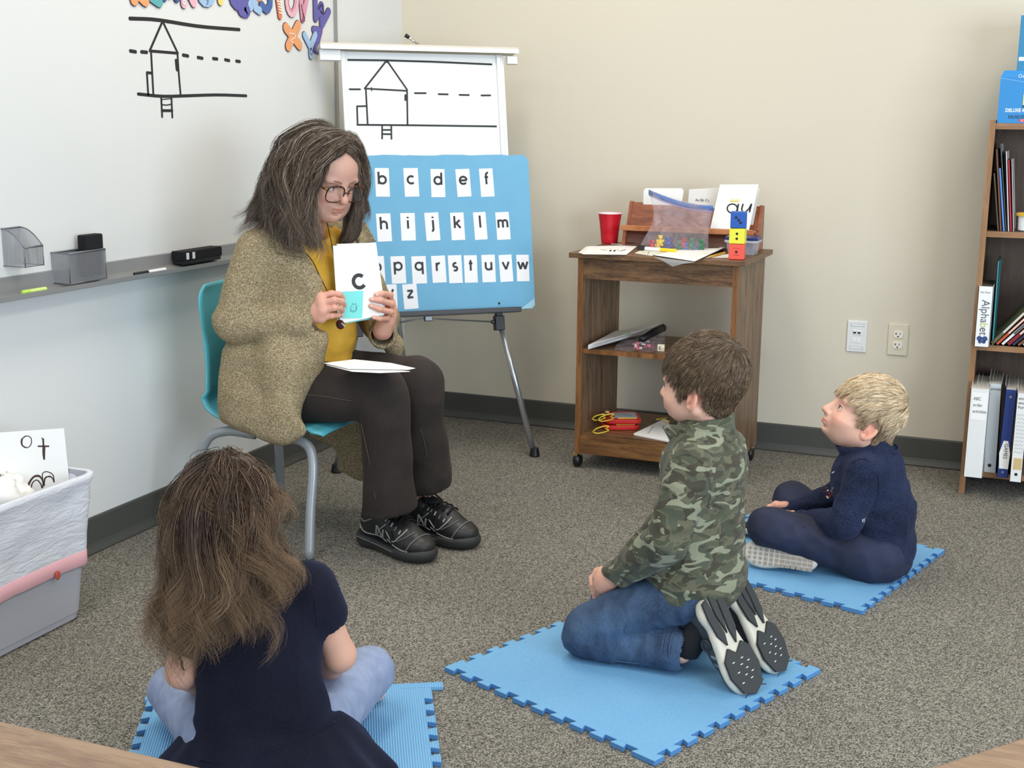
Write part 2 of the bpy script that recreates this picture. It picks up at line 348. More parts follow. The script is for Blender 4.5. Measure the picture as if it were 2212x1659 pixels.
magnet('W', 'purple', [[(679, -20), (680, 40)], [(681, 38), (693, 12)], [(693, 12), (693, 54)], [(693, 54), (708, 25)]], 'purple magnetic letter W with a black patch', .026, (('black', rgb(25, 25, 30)), [[(685, 20), (692, 10), (695, 30), (689, 24)]]))
magnet('X', 'orange', [[(616, 60), (645, 98)], [(642, 55), (621, 100)]], 'orange magnetic letter X below the row, left of the Y', .034, (('peach', rgb(250, 205, 185)), [[(622, 72), (632, 74), (634, 80), (624, 88), (630, 92)]]))
magnet('Y', 'blue', [[(656, 76), (669, 102)], [(679, 75), (669, 102)], [(669, 100), (670, 121)]], 'light blue magnetic letter Y with a dark ring at its foot', .024, (('slate', rgb(96, 120, 160)), [[(667, 104), (672, 110), (670, 118), (666, 112), (669, 104)]]))
magnet('Z', 'purple', [[(676, 64), (691, 66)], [(690, 66), (680, 106)], [(680, 107), (688, 109)]], 'purple and pink magnetic letter Z beside the easel shelf', .024, (('pinkline', pal['pink']), [[(694, 64), (692, 76), (685, 104)]]))

# wire mesh
def meshmat(nm, s, c, w=.5):
    t = NT(nm); v = t.coord(kind='UV', scale=(s, s, s)); sp = t.n('ShaderNodeSeparateXYZ'); t.l(v, sp.inputs[0])
    a = t.math('PINGPONG', t.math('ADD', sp.outputs[0], sp.outputs[1]), .5); b = t.math('PINGPONG', t.math('SUBTRACT', sp.outputs[0], sp.outputs[1]), .5)
    f = t.math('LESS_THAN', t.math('MINIMUM', a, b), w*.5)
    t.col(c); t.set(Metallic=.6, Roughness=.4); t.l(f, t.b.inputs['Alpha']); return t.m
M['mesh'] = meshmat('silver_wire_mesh', 330, rgb(176, 178, 184), .34)
def uvquad(o):
    me = o.data; uv = me.uv_layers.new(name='UVMap')
    for p in me.polygons:
        n = p.normal; ax = max(range(3), key=lambda i: abs(n[i])); a, b = [i for i in range(3) if i != ax]
        for li in p.loop_indices: c = me.vertices[me.loops[li].vertex_index].co; uv.data[li].uv = (c[a], c[b])
def wire_basket(x1, y0, y1, z0, z1, curved, label):
    t = thing('wire_basket', (wbx, (y0+y1)/2, z0), label, 'mesh basket')
    m = MB(); x0 = wbx+.001; zf = z1-(.045 if curved else 0)
    zc = lambda x: z1-(z1-zf)*((x-x0)/(x1-x0))**2 if curved else z1
    xs = np.linspace(x0, x1, 9)
    for y in (y0, y1):
        for a, b in zip(xs[:-1], xs[1:]): m.add([(a, y, z0), (b, y, z0), (b, y, zc(b)), (a, y, zc(a))], [(0, 1, 2, 3)])
    m.add([(x1, y0, z0), (x1, y1, z0), (x1, y1, zf), (x1, y0, zf)], [(0, 1, 2, 3)])
    m.add([(x0, y0, z0), (x0, y1, z0), (x0, y1, z1), (x0, y0, z1)], [(0, 1, 2, 3)])
    m.add([(x0, y0, z0), (x1, y0, z0), (x1, y1, z0), (x0, y1, z0)], [(0, 1, 2, 3)])
    o = m.build('mesh_panel', M['mesh'], t); uvquad(o)
    r = MB(); side = [(x, zc(x)) for x in xs]
    for y in (y0, y1): r.tube([(x, y, z) for x, z in side], .0016, 6)
    r.tube([(x1, y0, zf), (x1, y1, zf)], .0028, 6); r.tube([(x0, y0, z1), (x0, y1, z1)], .002, 6); r.tube([(x0, y0, z0), (x1, y0, z0), (x1, y1, z0), (x0, y1, z0)], .0014, 6)
    for y in (y0, y1): r.tube([(x1, y, z0), (x1, y, zf)], .0014, 6)
    r.build('rim_wire', plain('grey_wire', rgb(120, 122, 128), .4, .6), t, smooth=True)
a = PX(5, 540, wbx)[1]; b_ = PX(93, 545, .085)[1]
wire_basket(.085, a, b_, PX(95, 572, .085)[2], PX(62, 488, wbx)[2], True, 'silver wire mesh basket with a curved open front, at the left edge')
a = PX(111, 585, wbx)[1]; b_ = PX(231, 575, .078)[1]; zb = .7975
wire_basket(.0745, a, b_, zb, PX(147, 549, .078)[2], False, 'rectangular silver wire mesh basket on the marker tray, holding an eraser')
e1 = MB().box(((.045), (PX(195, 520, .045)[1]), .862), (.028, .105*.7, .115)); o = e1.build('eraser', M['felt'], bevel=.004); tag(o, 'black felt eraser standing upright in the rectangular mesh basket', 'eraser')
ya, yb = PX(386, 570, .05)[1], PX(470, 555, .05)[1]
t = thing('eraser', (.045, (ya+yb)/2, .79), 'black board eraser lying on the tray behind the seated woman', 'eraser')
MB().box((.046, (ya+yb)/2, .822), (.046, yb-ya, .030)).build('felt_pad', M['felt'], t, bevel=.004)
MB().box((.046, (ya+yb)/2, .8025), (.042, yb-ya-.01, .013)).build('eraser_back', M['black'], t, bevel=.003)
MB().box((.0695, ya+.02, .822), (.002, .012, .02)).box((.0695, ya+.05, .822), (.002, .012, .02)).build('white_stripe', M['white'], t)
def marker(p0, p1, r, body, cap, label, parent=None, capf=.3, name='marker', cat='marker pen', cap2=None, group=None):
    p0 = np.array(p0, float); p1 = np.array(p1, float); d = p1-p0; L = np.linalg.norm(d); d /= L
    t = thing(name, tuple((p0+p1)/2), label, cat, group); F = frame(np.cross(d, (0, 0, 1)) if abs(d[2]) < .9 else (1, 0, 0), np.cross(d, np.cross(d, (0, 0, 1))) if abs(d[2]) < .9 else (0, 1, 0))
    if np.dot(F[2], d) < 0: F = np.stack([F[0], -F[1], -F[2]])
    MB().lathe([(r*.7, 0), (r, r*.5), (r, L*(1-capf))], p0, F, 14).build('barrel', body, t, smooth=False)
    MB().lathe([(r*1.08, L*(1-capf)), (r*1.08, L-r*.4), (r*.7, L)], p0, F, 14).build('cap', cap, t)
    if cap2: MB().lathe([(r*1.03, L*.02), (r*1.03, L*.12)], p0, F, 14).build('end_plug', cap2, t)
    return t
q0 = PX(358, 583, .062); q1 = PX(290, 592, .062); marker((.062, q0[1], .7925+.0), (.062, q1[1], .7925), .0055, M['white'], M['black'], 'white dry-erase marker with a black cap on the board tray', capf=.42)
q0 = PX(100, 629, .06); q1 = PX(48, 634, .06); marker((.06, q0[1], .793), (.06, q1[1], .793), .006, plain('lime', rgb(205, 226, 130), .4), plain('lime_cap', rgb(180, 214, 90), .4), 'lime green highlighter lying at the left end of the board tray')

# ================================================================= wall plates
def plate(x0, x1, z0, z1, m, label, kind):
    t = thing(kind, ((x0+x1)/2, 0, (z0+z1)/2), label, 'wall socket'); MB().bb((x0, -.006, z0), (x1, 0, z1)).build('cover_plate', m, t, bevel=.003); return t
cx0, cx1, cz0, cz1 = 1.9788, 2.0505, .4046, .5212
pm = plain('almond_plate', rgb(222, 212, 190), .4); rm = plain('receptacle_white', rgb(240, 234, 220), .35)
t = plate(cx0, cx1, cz0, cz1, pm, 'beige duplex power outlet, right one of the two wall plates', 'power_outlet')
BF = np.array([[1, 0, 0], [0, 0, 1.], [0, -1, 0]])
for dz in (.0195, -.0195):
    c = ((cx0+cx1)/2, -.006, (cz0+cz1)/2+dz); poly = [(.0175*math.cos(a), max(-.0135, min(.0135, .0175*math.sin(a)))) for a in np.linspace(0, 2*math.pi, 33)[:-1]]
    f = MB().prism(poly, .003, c, BF).build('receptacle_face', rm, t, bevel=.0006)
    s = MB().box((c[0]-.0065, -.0093, c[2]+.003), (.002, .001, .008)).box((c[0]-.009, -.0093, c[2]+.003), (.005, .001, .002)).box((c[0]+.0065, -.0093, c[2]+.003), (.002, .001, .0065)).lathe([(.0028, 0), (.0028, .0008)], (c[0], -.009, c[2]-.0075), BF, 12)
    s.build('slots', M['black'], f)
a0, z0 = 1.8326, .4062
t = plate(a0, a0+.0717, z0, z0+.1166, plain('data_plate_white', rgb(228, 228, 226), .4), 'white network wall plate with two data jacks, left of the beige outlet', 'data_outlet')
for k, dx in enumerate((-.008, .008)):
    c = (a0+.036+dx, -.007, z0+.073); j = MB().box(c, (.0145, .003, .015)).build('data_jack', M['white'], t, bevel=.0008)
    MB().prism([(-.0055, .0025), (.0055, .0025), (.0055, -.001), (.002, -.0045), (-.002, -.0045), (-.0055, -.001)], .0006, (c[0], -.0086, c[2]), BF).build('port_opening', M['black'], j)
    MB().box((c[0], -.0065, z0+.043), (.0145, .002, .015)).build('blank_insert', M['white'], t, bevel=.0006)
gl = plain('plate_groove', rgb(150, 150, 150), .6)
for zz in (.1005, .016): MB().box((a0+.036, -.0063, z0+zz), (.048, .001, .009)).box((a0+.036, -.0066, z0+zz), (.045, .001, .007), mi=1).build('label_window', [gl, M['white']], t)

# ================================================================= easel across the corner
EA, ET = R_(41.3), R_(10.5); ee = V(math.cos(EA), math.sin(EA), 0); en = V(-math.sin(EA), math.cos(EA), 0)
ev = math.sin(ET)*en+V(0, 0, math.cos(ET)); EO = V(.497, -.7065, 0); EF = np.stack([ee, ev, np.cross(ee, ev)])   # z axis of frame points to the viewer
def E(u, v, w=0): return EO+np.array([u, v, w])@EF
def epx(x, y, w=0): P = PP(x, y, E(0, 0, w), EF[2])-E(0, 0, w); return (P@ee, P@ev)
ez = thing('easel', (.497, -.7065, 0), 'folding presentation easel with a whiteboard panel, metal legs and white top shelf in the corner', 'easel')
uL, uR, vB, vT = -.277, .332, .552, 1.492
MB().box(E((uL+uR)/2, (vB+vT)/2, -.006), (uR-uL, vT-vB, .012), EF).build('whiteboard_panel', plain('easel_board', rgb(236, 238, 237), .3), ez)
fm = plain('easel_frame_white', rgb(225, 227, 228), .3, .2)
for u in (uL+.006, uR-.022):
    f = MB().box(E(u, (vB+vT)/2, .003), (.016, vT-vB, .012), EF).box(E(u+.012, (vB+vT)/2, .001), (.008, vT-vB, .008), EF).build('side_rail', fm, ez, bevel=.0015)
sh = MB().box(E(.012, 1.507, .0), (.735, .016, .075), EF).build('top_shelf', plain('easel_shelf', rgb(206, 198, 184), .5), ez, bevel=.002)
MB().box(E(.012, 1.499, .0385), (.735, .015, .004), EF).build('shelf_lip', M['white'], sh)
MB().box(E(-.318, 1.475, .01), (.075, .038, .02), EF).build('shelf_bracket', fm, ez, bevel=.002); MB().box(E(.36, 1.472, .01), (.04, .03, .02), EF).build('shelf_bracket', fm, ez, bevel=.002)
MB().box(E(.325, 1.5165, .0), (.028, .004, .012), EF).build('black_catch', M['black'], ez)
ed = MB()
def es(pts, w=.0075):
    NST[0] += 1; (m_ := MB() if w == .0067 else ed).ribbon([epx(660+x/4.608, 60+y/4.608) for x, y in pts], w, EF, EO, .0006+.00004*(NST[0] % 7), caps=True)
    if m_ is not ed: m_.build('marker_dash', M['ink'], ez)
es([(412, 320), (800, 325), (1250, 338), (1850, 365)], .007)
for p in ([(418, 612), (543, 613)], [(1088, 651), (1196, 651)], [(1324, 661), (1415, 663)], [(1532, 668), (1625, 670)], [(1750, 674), (1838, 673)]): es(p, .0067)
for p in ([(800, 335), (588, 605)], [(815, 335), (1010, 615)], [(588, 605), (1010, 628)], [(600, 612), (618, 960)], [(1010, 620), (1015, 970)], [(600, 780), (512, 782)], [(512, 782), (518, 962)], [(762, 975), (762, 1103)], [(853, 980), (855, 1106)], [(765, 1017), (853, 1017)], [(765, 1058), (853, 1060)]): es(p, .0064)
es([(515, 966), (1020, 970), (1897, 982)], .0068); es([(993, 670), (993, 720)], .007); es([(795, 340), (812, 340)], .007); es([(655, 595), (659, 628)], .004)
ed.build('marker_drawing', M['ink'], ez)
# ledge, legs
MB().box(E(.02, .546, .03), (.62, .010, .07), EF).box(E(.02, .552, .066), (.62, .016, .004), EF).build('ledge', plain('easel_ledge', rgb(46, 44, 44), .4, .3), ez, bevel=.001)
lm = plain('aluminium_leg', rgb(188, 191, 194), .28, .8)
def leg(top, foot, r=.0115):
    l = MB().tube([top, np.array(foot)*.96+np.array(top)*.04], r, 16).build('leg', lm, ez, smooth=True)
    d = nrm(np.array(foot)-np.array(top)); f = np.array(foot, float)
    MB().lathe([(r*1.3, .032), (r*1.45, .02), (r*1.7, .004), (r*1.6, .0)], f, n=16).build('rubber_foot', M['black'], l, smooth=False)
leg(E(.262, .56, -.02), (.779, -.459, 0)); leg(E(-.262, .56, -.02), (.215, -.954, 0)); leg(E(-.12, .60, -.03), (.13, -.19, 0))
for s in (1, -1):
    c = E(.268*s, .505, -.02); MB().box(c, (.036, .055, .034), EF).box(c+ev*.035, (.026, .03, .026), EF).box(c-ee*.02*s+ev*.005, (.02, .014, .014), EF).build('leg_clamp', M['black'], ez, bevel=.003)
sb = MB().tube([E(.25, .51, -.02), E(-.02, .535, -.02), E(-.255, .505, -.02)], .006, 8, flat=.5).build('cross_brace', plain('brace_grey', rgb(140, 143, 146), .35, .6), ez, smooth=True)
MB().box(E(-.005, .533, -.012), (.03, .02, .02), EF).build('brace_hinge', plain('hinge_grey', rgb(110, 112, 114), .35, .6), sb, bevel=.003)
# marker-like pen lying across the top shelf
q = E(.03, 1.519, .0)
a = PP(893, 96, E(0, 1.52, -.03), EF[2])
t = thing('bottle_opener', tuple(E(.0, 1.516, -.01)), 'slim silver tool with a black end and ring lying on the easel top shelf', 'tool')
p0 = E(*epx(905, 104, 0), 0); p1 = E(*epx(878, 84, 0), 0)
p0 = E(epx(903, 105, .02)[0], 1.520, .02); p1 = p0+(p1-E(*epx(905, 104, 0), 0))
MB().tube([p0, p0*.55+p1*.45, p1], [.004, .0045, .005], 8).build('shaft', M['chrome'], t, smooth=True)
MB().tube([p0*.3+p1*.7, p1], [.0065, .0075], 10).build('black_end', M['black'], t, smooth=True)
MB().tube([p0+np.array([.006*math.cos(a), .004*math.cos(a), .006*math.sin(a)-.001]) for a in np.linspace(0, 2*math.pi, 13)[:-1]], .0012, 5, closed=True).build('ring', M['chrome'], t)

# blue letter board leaning on the ledge
BW = .012; bu0, bu1, bv0, bv1 = -.30, .40, .5525, 1.122
bd = thing('alphabet_board', tuple(E(.05, .552, .02)), 'sky blue foam board with white lowercase letter cards in rows, leaning on the easel', 'letter board')
def tblue():
    t = NT('sky_blue_foamboard'); v = t.coord(); n = t.noise(v, 14, 4); t.col(t.mix(n, rgb(104, 168, 204), rgb(118, 178, 210))); t.set(Roughness=.75); return t.m
rng = random.Random(4)
top = [(bu0+(bu1-bu0)*i/28, bv1+rng.uniform(-.002, .002)) for i in range(29)]
poly = [(bu0, bv0), (bu1-.012, bv0), (bu1, bv0+.012)]+[(bu1+.002, bv1-.02), (bu1-.012, bv1)]+top[::-1][2:-1]+[(bu0, bv1)]
MB().prism(poly, .008, E(0, 0, BW), EF).build('foam_board', tblue(), bd)
MB().prism([(bu1-.055, bv0+.001), (bu1-.012, bv0+.001), (bu1-.001, bv0+.012), (bu1-.001, bv0+.038)], .0005, E(0, 0, BW+.008), EF).build('tape_corner', plain('pale_tape', rgb(160, 208, 226), .4), bd)
wz = BW+.0084
def bpx(x, y): P = PP(x, y, E(0, 0, wz), EF[2])-EO; return (P@ee, P@ev)
rows = [('b', 812, 425, 840, 363, 16), ('c', 874, 425, 903, 363, 10), ('d', 932, 426, 960, 365, 14), ('e', 987, 425, 1015, 365, 14), ('f', 1038, 425, 1065, 364, 24),
        ('h', 815, 522, 844, 461, 12), ('i', 867, 520, 896, 460, 24), ('j', 920, 520, 948, 459, 20), ('k', 975, 519, 1002, 459, 20), ('l', 1025, 518, 1050, 458, 22), ('m', 1073, 518, 1100, 458, 2),
        ('p', 846, 613, 875, 553, 12), ('q', 891, 613, 920, 553, 4), ('r', 934, 611, 962, 552, 22), ('s', 970, 612, 997, 551, 24), ('t', 1004, 611, 1030, 551, 26), ('u', 1042, 610, 1069, 550, 16), ('v', 1080, 609, 1106, 550, 8), ('w', 1117, 608, 1142, 550, 0),
        ('a', 752, 425, 780, 363, 10), ('g', 755, 522, 783, 461, 10), ('n', 756, 613, 784, 553, 10), ('o', 800, 613, 830, 553, 6), ('x', 782, 668, 812, 613, 10), ('y', 829, 669, 857, 614, 2), ('z', 872, 668, 901, 613, 10)]
cmw = plain('letter_card_white', rgb(240, 240, 242), .6)
for k, (ch, x0, y0, x1, y1, dx) in enumerate(rows):
    a = bpx(x0, y0); b = bpx(x1, y1); w = .0455; h = .1; tilt = rng.uniform(-.03, .03)+.01
    FF = np.stack([ee*math.cos(tilt)+ev*math.sin(tilt), -ee*math.sin(tilt)+ev*math.cos(tilt), EF[2]])
    cu, cv = (a[0]+b[0])/2, (a[1]+b[1])/2; w = max(.044, b[0]-a[0]-.002); h = b[1]-a[1]; th = .0003+.00012*(k % 3)
    c = MB().prism([(-w/2, -h/2), (w/2, -h/2), (w/2, h/2), (-w/2, h/2)], th, E(cu, cv, wz-.0003), FF).build('letter_card', cmw, bd)
    wd_ = {'i': .2, 'l': .2, 'j': .45, 'f': .55, 't': .52, 'r': .6, 'm': 1.32, 'w': 1.4, 'h': .84, 'n': .84, 'u': .84, 'v': .9, 's': .72, 'k': .82, 'z': .8, 'y': .9, 'x': .8}.get(ch, 1.)
    gh = .0262; g = MB(); O = E(cu, cv, wz)-FF[0]*wd_*gh/2+FF[1]*(-.004 if ch not in 'pqgy' else .0)
    draw_glyph(g, ch, O, FF, gh, .285, th+.0005); g.build('letter', M['ink'], c)
for x, y in ((1078, 655),): MB().ball(E(*bpx(x, y), wz+.002), .004, n=5).build('push_pin', M['black'], bd)
# ================================================================= puzzle mats
def foam():
    t = NT('blue_foam'); v = t.coord(); sp = t.n('ShaderNodeSeparateXYZ'); t.l(v, sp.inputs[0])
    rib = t.math('SINE', t.math('MULTIPLY', sp.outputs[1], 2*math.pi/.0052)); n = t.noise(v, 5, 3)
    c = t.mix(n, rgb(112, 172, 218), rgb(126, 184, 226)); r01 = t.math('ADD', t.math('MULTIPLY', rib, .5), .5)
    t.col(c); t.set(Roughness=.6); t.bump(r01, .8, .0016); return t.m
M['foam'] = foam(); M['foam_side'] = plain('blue_foam_edge', rgb(78, 134, 190), .7)
def mat_outline(S, n, d, plainsides=()):
    """square with dovetail teeth, outer tips at S"""
    pts = []; step = S/n
    for side in range(4):
        seg = []
        if side in plainsides: seg = [(0, 0), (S, 0)]
        else:
            seg.append((.0, 0))
            for i in range(n):
                x0 = i*step
                a, b = x0+step*.52, x0+step*1.0
                seg += [(a+step*.07, 0), (a-step*.05, d), (b+step*.05, d), (b-step*.07, 0)] if i < n-1 else []
            seg.append((S, 0))
        for x, y in seg[:-1]:
            X, Y = ((x, y), (S-y, x), (S-x, S-y), (y, S-x))[side]; pts.append((X, Y))
    return pts
def foam_mat(x, y, a, label, plainsides=(), rib90=False, S=.61, border=False, cornerlen=None):
    t = thing('foam_floor_mat', (x, y, 0), label, 'floor mat', 'blue interlocking floor mats', rz=a)
    F = ID; p = mat_outline(S, 11, .016, plainsides); o = MB().prism(p, .0115, (0, 0, .0005), F)
    o.m[1] = 0; mats = [M['foam'], M['foam_side']]; o.m = [1, 0]+[1]*(len(o.f)-2)
    ob = o.build('mat_tile', mats, t, local=True, bevel=.0012, seg=2); return t
foam_mat(1.2824, -2.3039, -.3873, 'blue interlocking foam mat under the kneeling boy in camouflage fleece')
foam_mat(1.5307, -1.4108, -.2657, 'blue interlocking foam mat under the blond boy in navy fleece')
# girl's mat: ribs run away from the camera, straight border strip on its far side
t = thing('foam_floor_mat', (1.0, -2.7, 0), 'blue interlocking foam mat under the long haired girl, with a straight far edge', 'floor mat', 'blue interlocking floor mats')
c00 = PZ(318, 1512, .012); c10 = PZ(925, 1484, .012); ax = nrm(c10-c00); ax[2] = 0; ay = V(-ax[1], ax[0], 0); L = np.linalg.norm(c10-c00)+.0
S = .61
t.location = tuple(c00*V(1, 1, 0)); OFF[t.name] = c00*V(1, 1, 0); t.rotation_euler[2] = math.atan2(ax[1], ax[0])+math.pi/2
q = [(x_-S, y_-S) for x_, y_ in mat_outline(S, 11, .018, (1,))]
o = MB().prism(q, .0115, (0, 0, .0005)); o.m = [1, 0]+[1]*(len(o.f)-2); o.build('mat_tile', [M['foam'], M['foam_side']], t, local=True, bevel=.0012)
MB().box((.0145, -S/2-.010, .0063), (.024, S+.034, .0113)).box((.0015, -S*.2, .0063), (.014, .05, .0112)).box((.0015, -S*.55, .0063), (.014, .05, .0112)).box((.0015, -S*.85, .0063), (.014, .05, .0112)).build('border_strip', [M['foam']], t, local=True, bevel=.003)

# ================================================================= rolling cart
oak = wood('walnut_oak_laminate', rgb(64, 42, 26), rgb(134, 98, 66), (1.2, 9, 9)); oakv = wood('walnut_oak_upright', rgb(70, 50, 36), rgb(142, 112, 84), (9, 9, .9)); oake = wood('oak_front_edge', rgb(96, 58, 26), rgb(146, 98, 54), (8, 8, .7))
KA = -.011; KO = V(.944, -.578, 0); KF = rotz(KA)
def K(x, y, z): return KO+np.array([x, y, z])@KF
kw, kd, kt = .622, .446, .783
ct = thing('rolling_cart', tuple(K(kw/2, kd/2, 0)), 'dark oak laminate rolling cart with three levels, standing against the back wall', 'cart')
MB().box(K(kw/2, kd/2, kt-.009), (kw, kd, .018), KF).build('top_panel', oak, ct, bevel=.0015)
sx, th = .026, .019
for i, x in enumerate((sx+th/2, kw-sx-th/2)):
    s = MB().box(K(x, kd/2+.012, (kt-.018+.055)/2), (th, kd-.034, kt-.018-.055), KF).build('side_panel', oakv, ct)
    MB().box(K(x, .0275, (kt-.018+.055)/2), (th+.0005, .002, kt-.018-.055), KF).build('edge_band', oake, s)
iw = kw-2*sx-2*th
MB().box(K(kw/2, .036, kt-.018-.037), (iw, .016, .074), KF).build('top_rail', oak, ct)
MB().box(K(kw/2, kd-.05, kt-.018-.05), (iw, .016, .10), KF).build('back_rail', oak, ct)
shf = MB().box(K(kw/2, kd/2+.02, .430), (iw, kd-.06, .016), KF).build('middle_shelf', oak, ct); MB().box(K(kw/2, .0485, .430), (iw, .006, .0165), KF).build('edge_band', oake, shf)
MB().box(K(kw/2, kd/2+.02, .122), (iw, kd-.05, .016), KF).build('bottom_shelf', oak, ct)
MB().box(K(kw/2, .036, .090), (iw, .016, .065), KF).build('kick_panel', oake if 0 else wood('oak_kick', rgb(82, 50, 24), rgb(140, 98, 56), (1, 8, 8)), ct)
for x in (.035, kw-.035):
    for y in (.05, kd-.04):
        w_ = MB().lathe([(.004, -.014), (.016, -.014), (.0235, -.009), (.0245, 0), (.0235, .009), (.016, .014), (.004, .014)], K(x-.005, y, .0247), np.array([[0, 0, 1.], [0, 1, 0], [-1, 0, 0]]), 20).build('caster', plain('caster_black', rgb(24, 24, 26), .35), ct, smooth=True)
        MB().box(K(x-.012, y, .047), (.02, .03, .014), KF).tube([K(x+.004, y, .045), K(x+.004, y, .075)], .006, 8).build('caster_mount', plain('caster_brass', rgb(170, 150, 100), .4, .6), w_, bevel=.002)

def sheetbox(name, pix, z, m, label, cat, th=.0006, group=None, extra=None):
    P = [PZ(x, y, z) for x, y in pix]; c = sum(P)/len(P); t = thing(name, tuple(c), label, cat, group)
    mb = MB(); n = len(P); mb.add([p for p in P]+[p+V(0, 0, th) for p in P], [tuple(range(n))[::-1], tuple(range(n, 2*n))]+[(i, (i+1) % n, n+(i+1) % n, n+i) for i in range(n)])
    mb.build('sheet', m, t); return t
def z2(x, y): return (1230+x/4.916, 380+y/4.916)    # pixels read off the enlarged cart top
TZ = kt
# red cup
c = PZ(*z2(425, 716), TZ); 
cup = thing('plastic_cup', (c[0], c[1], TZ), 'red disposable plastic cup with a white rim on the left of the cart top', 'cup')
t_ = NT('cup_red'); t_.col(rgb(206, 24, 42)); t_.set(Roughness=.35); M['cup'] = t_.m
pr = [(.0295, 0), (.031, .003), (.0325, .02), (.0345, .045), (.0355, .047), (.038, .075), (.0385, .077), (.0435, .108), (.0455, .112)]; m = MB(); n = 48
P = []
for r, z in pr:
    for k in range(n):
        a = 2*math.pi*k/n; rr = r+(.0006*math.cos(12*a) if z < .08 else 0); P.append((c[0]+rr*math.cos(a), c[1]+rr*math.sin(a), TZ+.0003+z))
m.add(P, [(i*n+k, i*n+(k+1) % n, (i+1)*n+(k+1) % n, (i+1)*n+k) for i in range(len(pr)-1) for k in range(n)]+[tuple(range(n-1, -1, -1))]); m.build('cup_body', M['cup'], cup, smooth=True)
pi_ = [(r-.0012, z) for r, z in pr][::-1][:-1]+[(.001, .003)]
MB().lathe(pi_, (c[0], c[1], TZ+.0003), n=36, cap=False).build('cup_lining', M['white'], cup, smooth=True)
MB().tube([(c[0]+.0455*math.cos(a), c[1]+.0455*math.sin(a), TZ+.1125) for a in np.linspace(0, 2*math.pi, 41)[:-1]], .0017, 8, closed=True).build('rim', plain('cup_rim_pink', rgb(240, 200, 204), .4), cup, smooth=True)

# wooden display stand
chy = wood('cherry_wood', rgb(112, 54, 28), rgb(158, 88, 52), (1.2, 6, 6), .35); chl = wood('cherry_wood_light', rgb(150, 86, 44), rgb(186, 120, 72), (1.2, 6, 6), .35)
sl = PZ(1341, 533, TZ); SY = sl[1]+.02; x0 = PY(1343, 530, SY)[0]; x1 = PY(1634, 530, SY)[0]
SH = PY(1360, 437, SY+.07)[2]-TZ
st = thing('wooden_display_stand', ((x0+x1)/2, SY, TZ), 'reddish wooden two-tier card display stand at the back of the cart top', 'display stand')
side = [(0, 0), (.115, 0), (.115, SH), (.085, SH+.004), (.052, .075), (.012, .066), (.012, .048), (0, .02)]
SFR = np.array([[0, 1., 0], [0, 0, 1], [1, 0, 0]])
for xx in (x0, x1-.012): MB().prism(side, .012, (xx, SY, TZ), SFR).build('side_panel', chy, st, bevel=.001)
MB().add([(x0+.012, SY+.052, TZ+.07), (x1-.012, SY+.052, TZ+.07), (x1-.012, SY+.088, TZ+SH), (x0+.012, SY+.088, TZ+SH), (x0+.012, SY+.062, TZ+.07), (x1-.012, SY+.062, TZ+.07), (x1-.012, SY+.098, TZ+SH), (x0+.012, SY+.098, TZ+SH)],
         [(0, 1, 2, 3), (7, 6, 5, 4), (0, 4, 5, 1), (3, 2, 6, 7), (0, 3, 7, 4), (1, 5, 6, 2)]).build('back_board', chy, st)
MB().bb((x0-.004, SY-.004, TZ+.058), (x1-.012, SY+.012, TZ+.078)).build('front_ledge', chl, st, bevel=.003)
MB().bb((x0+.012, SY+.012, TZ+.058), (x1-.012, SY+.06, TZ+.066)).build('ledge_floor', chy, st)
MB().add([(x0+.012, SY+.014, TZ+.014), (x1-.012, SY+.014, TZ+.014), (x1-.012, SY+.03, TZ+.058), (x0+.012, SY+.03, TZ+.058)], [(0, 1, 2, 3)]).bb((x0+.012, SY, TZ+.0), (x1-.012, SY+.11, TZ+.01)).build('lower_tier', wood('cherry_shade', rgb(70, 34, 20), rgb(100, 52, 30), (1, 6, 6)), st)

# cards standing in it
def card(pix, ydep, label, m=None, name='letter_card', cat='card', slant=.0, th=.0008, group=None):
    P = [PY(x, y, ydep) for x, y in pix]; zb = min(p[2] for p in P); P = [p+V(0, (p[2]-zb)*slant, 0) for p in P]
    if slant: P = [CAM+(p[1]-CAM[1])/(ray(*q)[1])*ray(*q) for p, q in zip(P, pix)]
    c = sum(P)/len(P); n = len(P); t = thing(name, (c[0], c[1], zb), label, cat, group); N = nrm(np.cross(P[1]-P[0], P[2]-P[1])); 
    if N[1] > 0: N = -N
    MB().add([p for p in P]+[p+N*th for p in P], [tuple(range(n)), tuple(range(2*n-1, n-1, -1))]+[(i, n+i, n+(i+1) % n, (i+1) % n) for i in range(n)]).build('card_sheet', m or M['paper'], t)
    ex = nrm(P[1]-P[0]); ey = nrm(P[-1]-P[0]); return t, P, frame(ex, ey), N*th
card([z2(780, 480), z2(1180, 480), z2(1196, 270), z2(1214, 160), z2(1195, 130), z2(808, 130), z2(788, 160)], SY+.086, 'blank white card with clipped corners at the left of the wooden stand', name='index_card')
tc, P, F, off = card([z2(1240, 560), z2(1540, 560), z2(1592, 122), z2(1272, 142)], SY+.084, 'cream card with small letter pairs in the middle of the wooden stand', M['paper2'], name='index_card')
p = PY(*z2(1337, 268), SY+.083); text('Aa Bb Cc', p, np.array([[1, 0, 0], [0, 0, 1.], [0, -1, 0]]), .0135, 'small_letters', M['ink'], tc, off=.0015, sx=1.0)
card([z2(1560, 600), z2(1930, 640), z2(2026, 132), z2(1640, 110)], SY+.062, 'plain white card just behind the au card in the wooden stand', M['paper2'], name='index_card')
tc, P, F, off = card([z2(1485, 605), z2(1895, 640), z2(2010, 90), z2(1600, 92)], SY+.016, 'large white card reading au with yellow spikes over the a, leaning in the wooden stand', slant=.16)
AO = P[0]+off
def apx(x, y): q = z2(x, y); Pq = PP(q[0], q[1], AO, F[2])-AO; return (Pq@F[0], Pq@F[1])
g = MB()
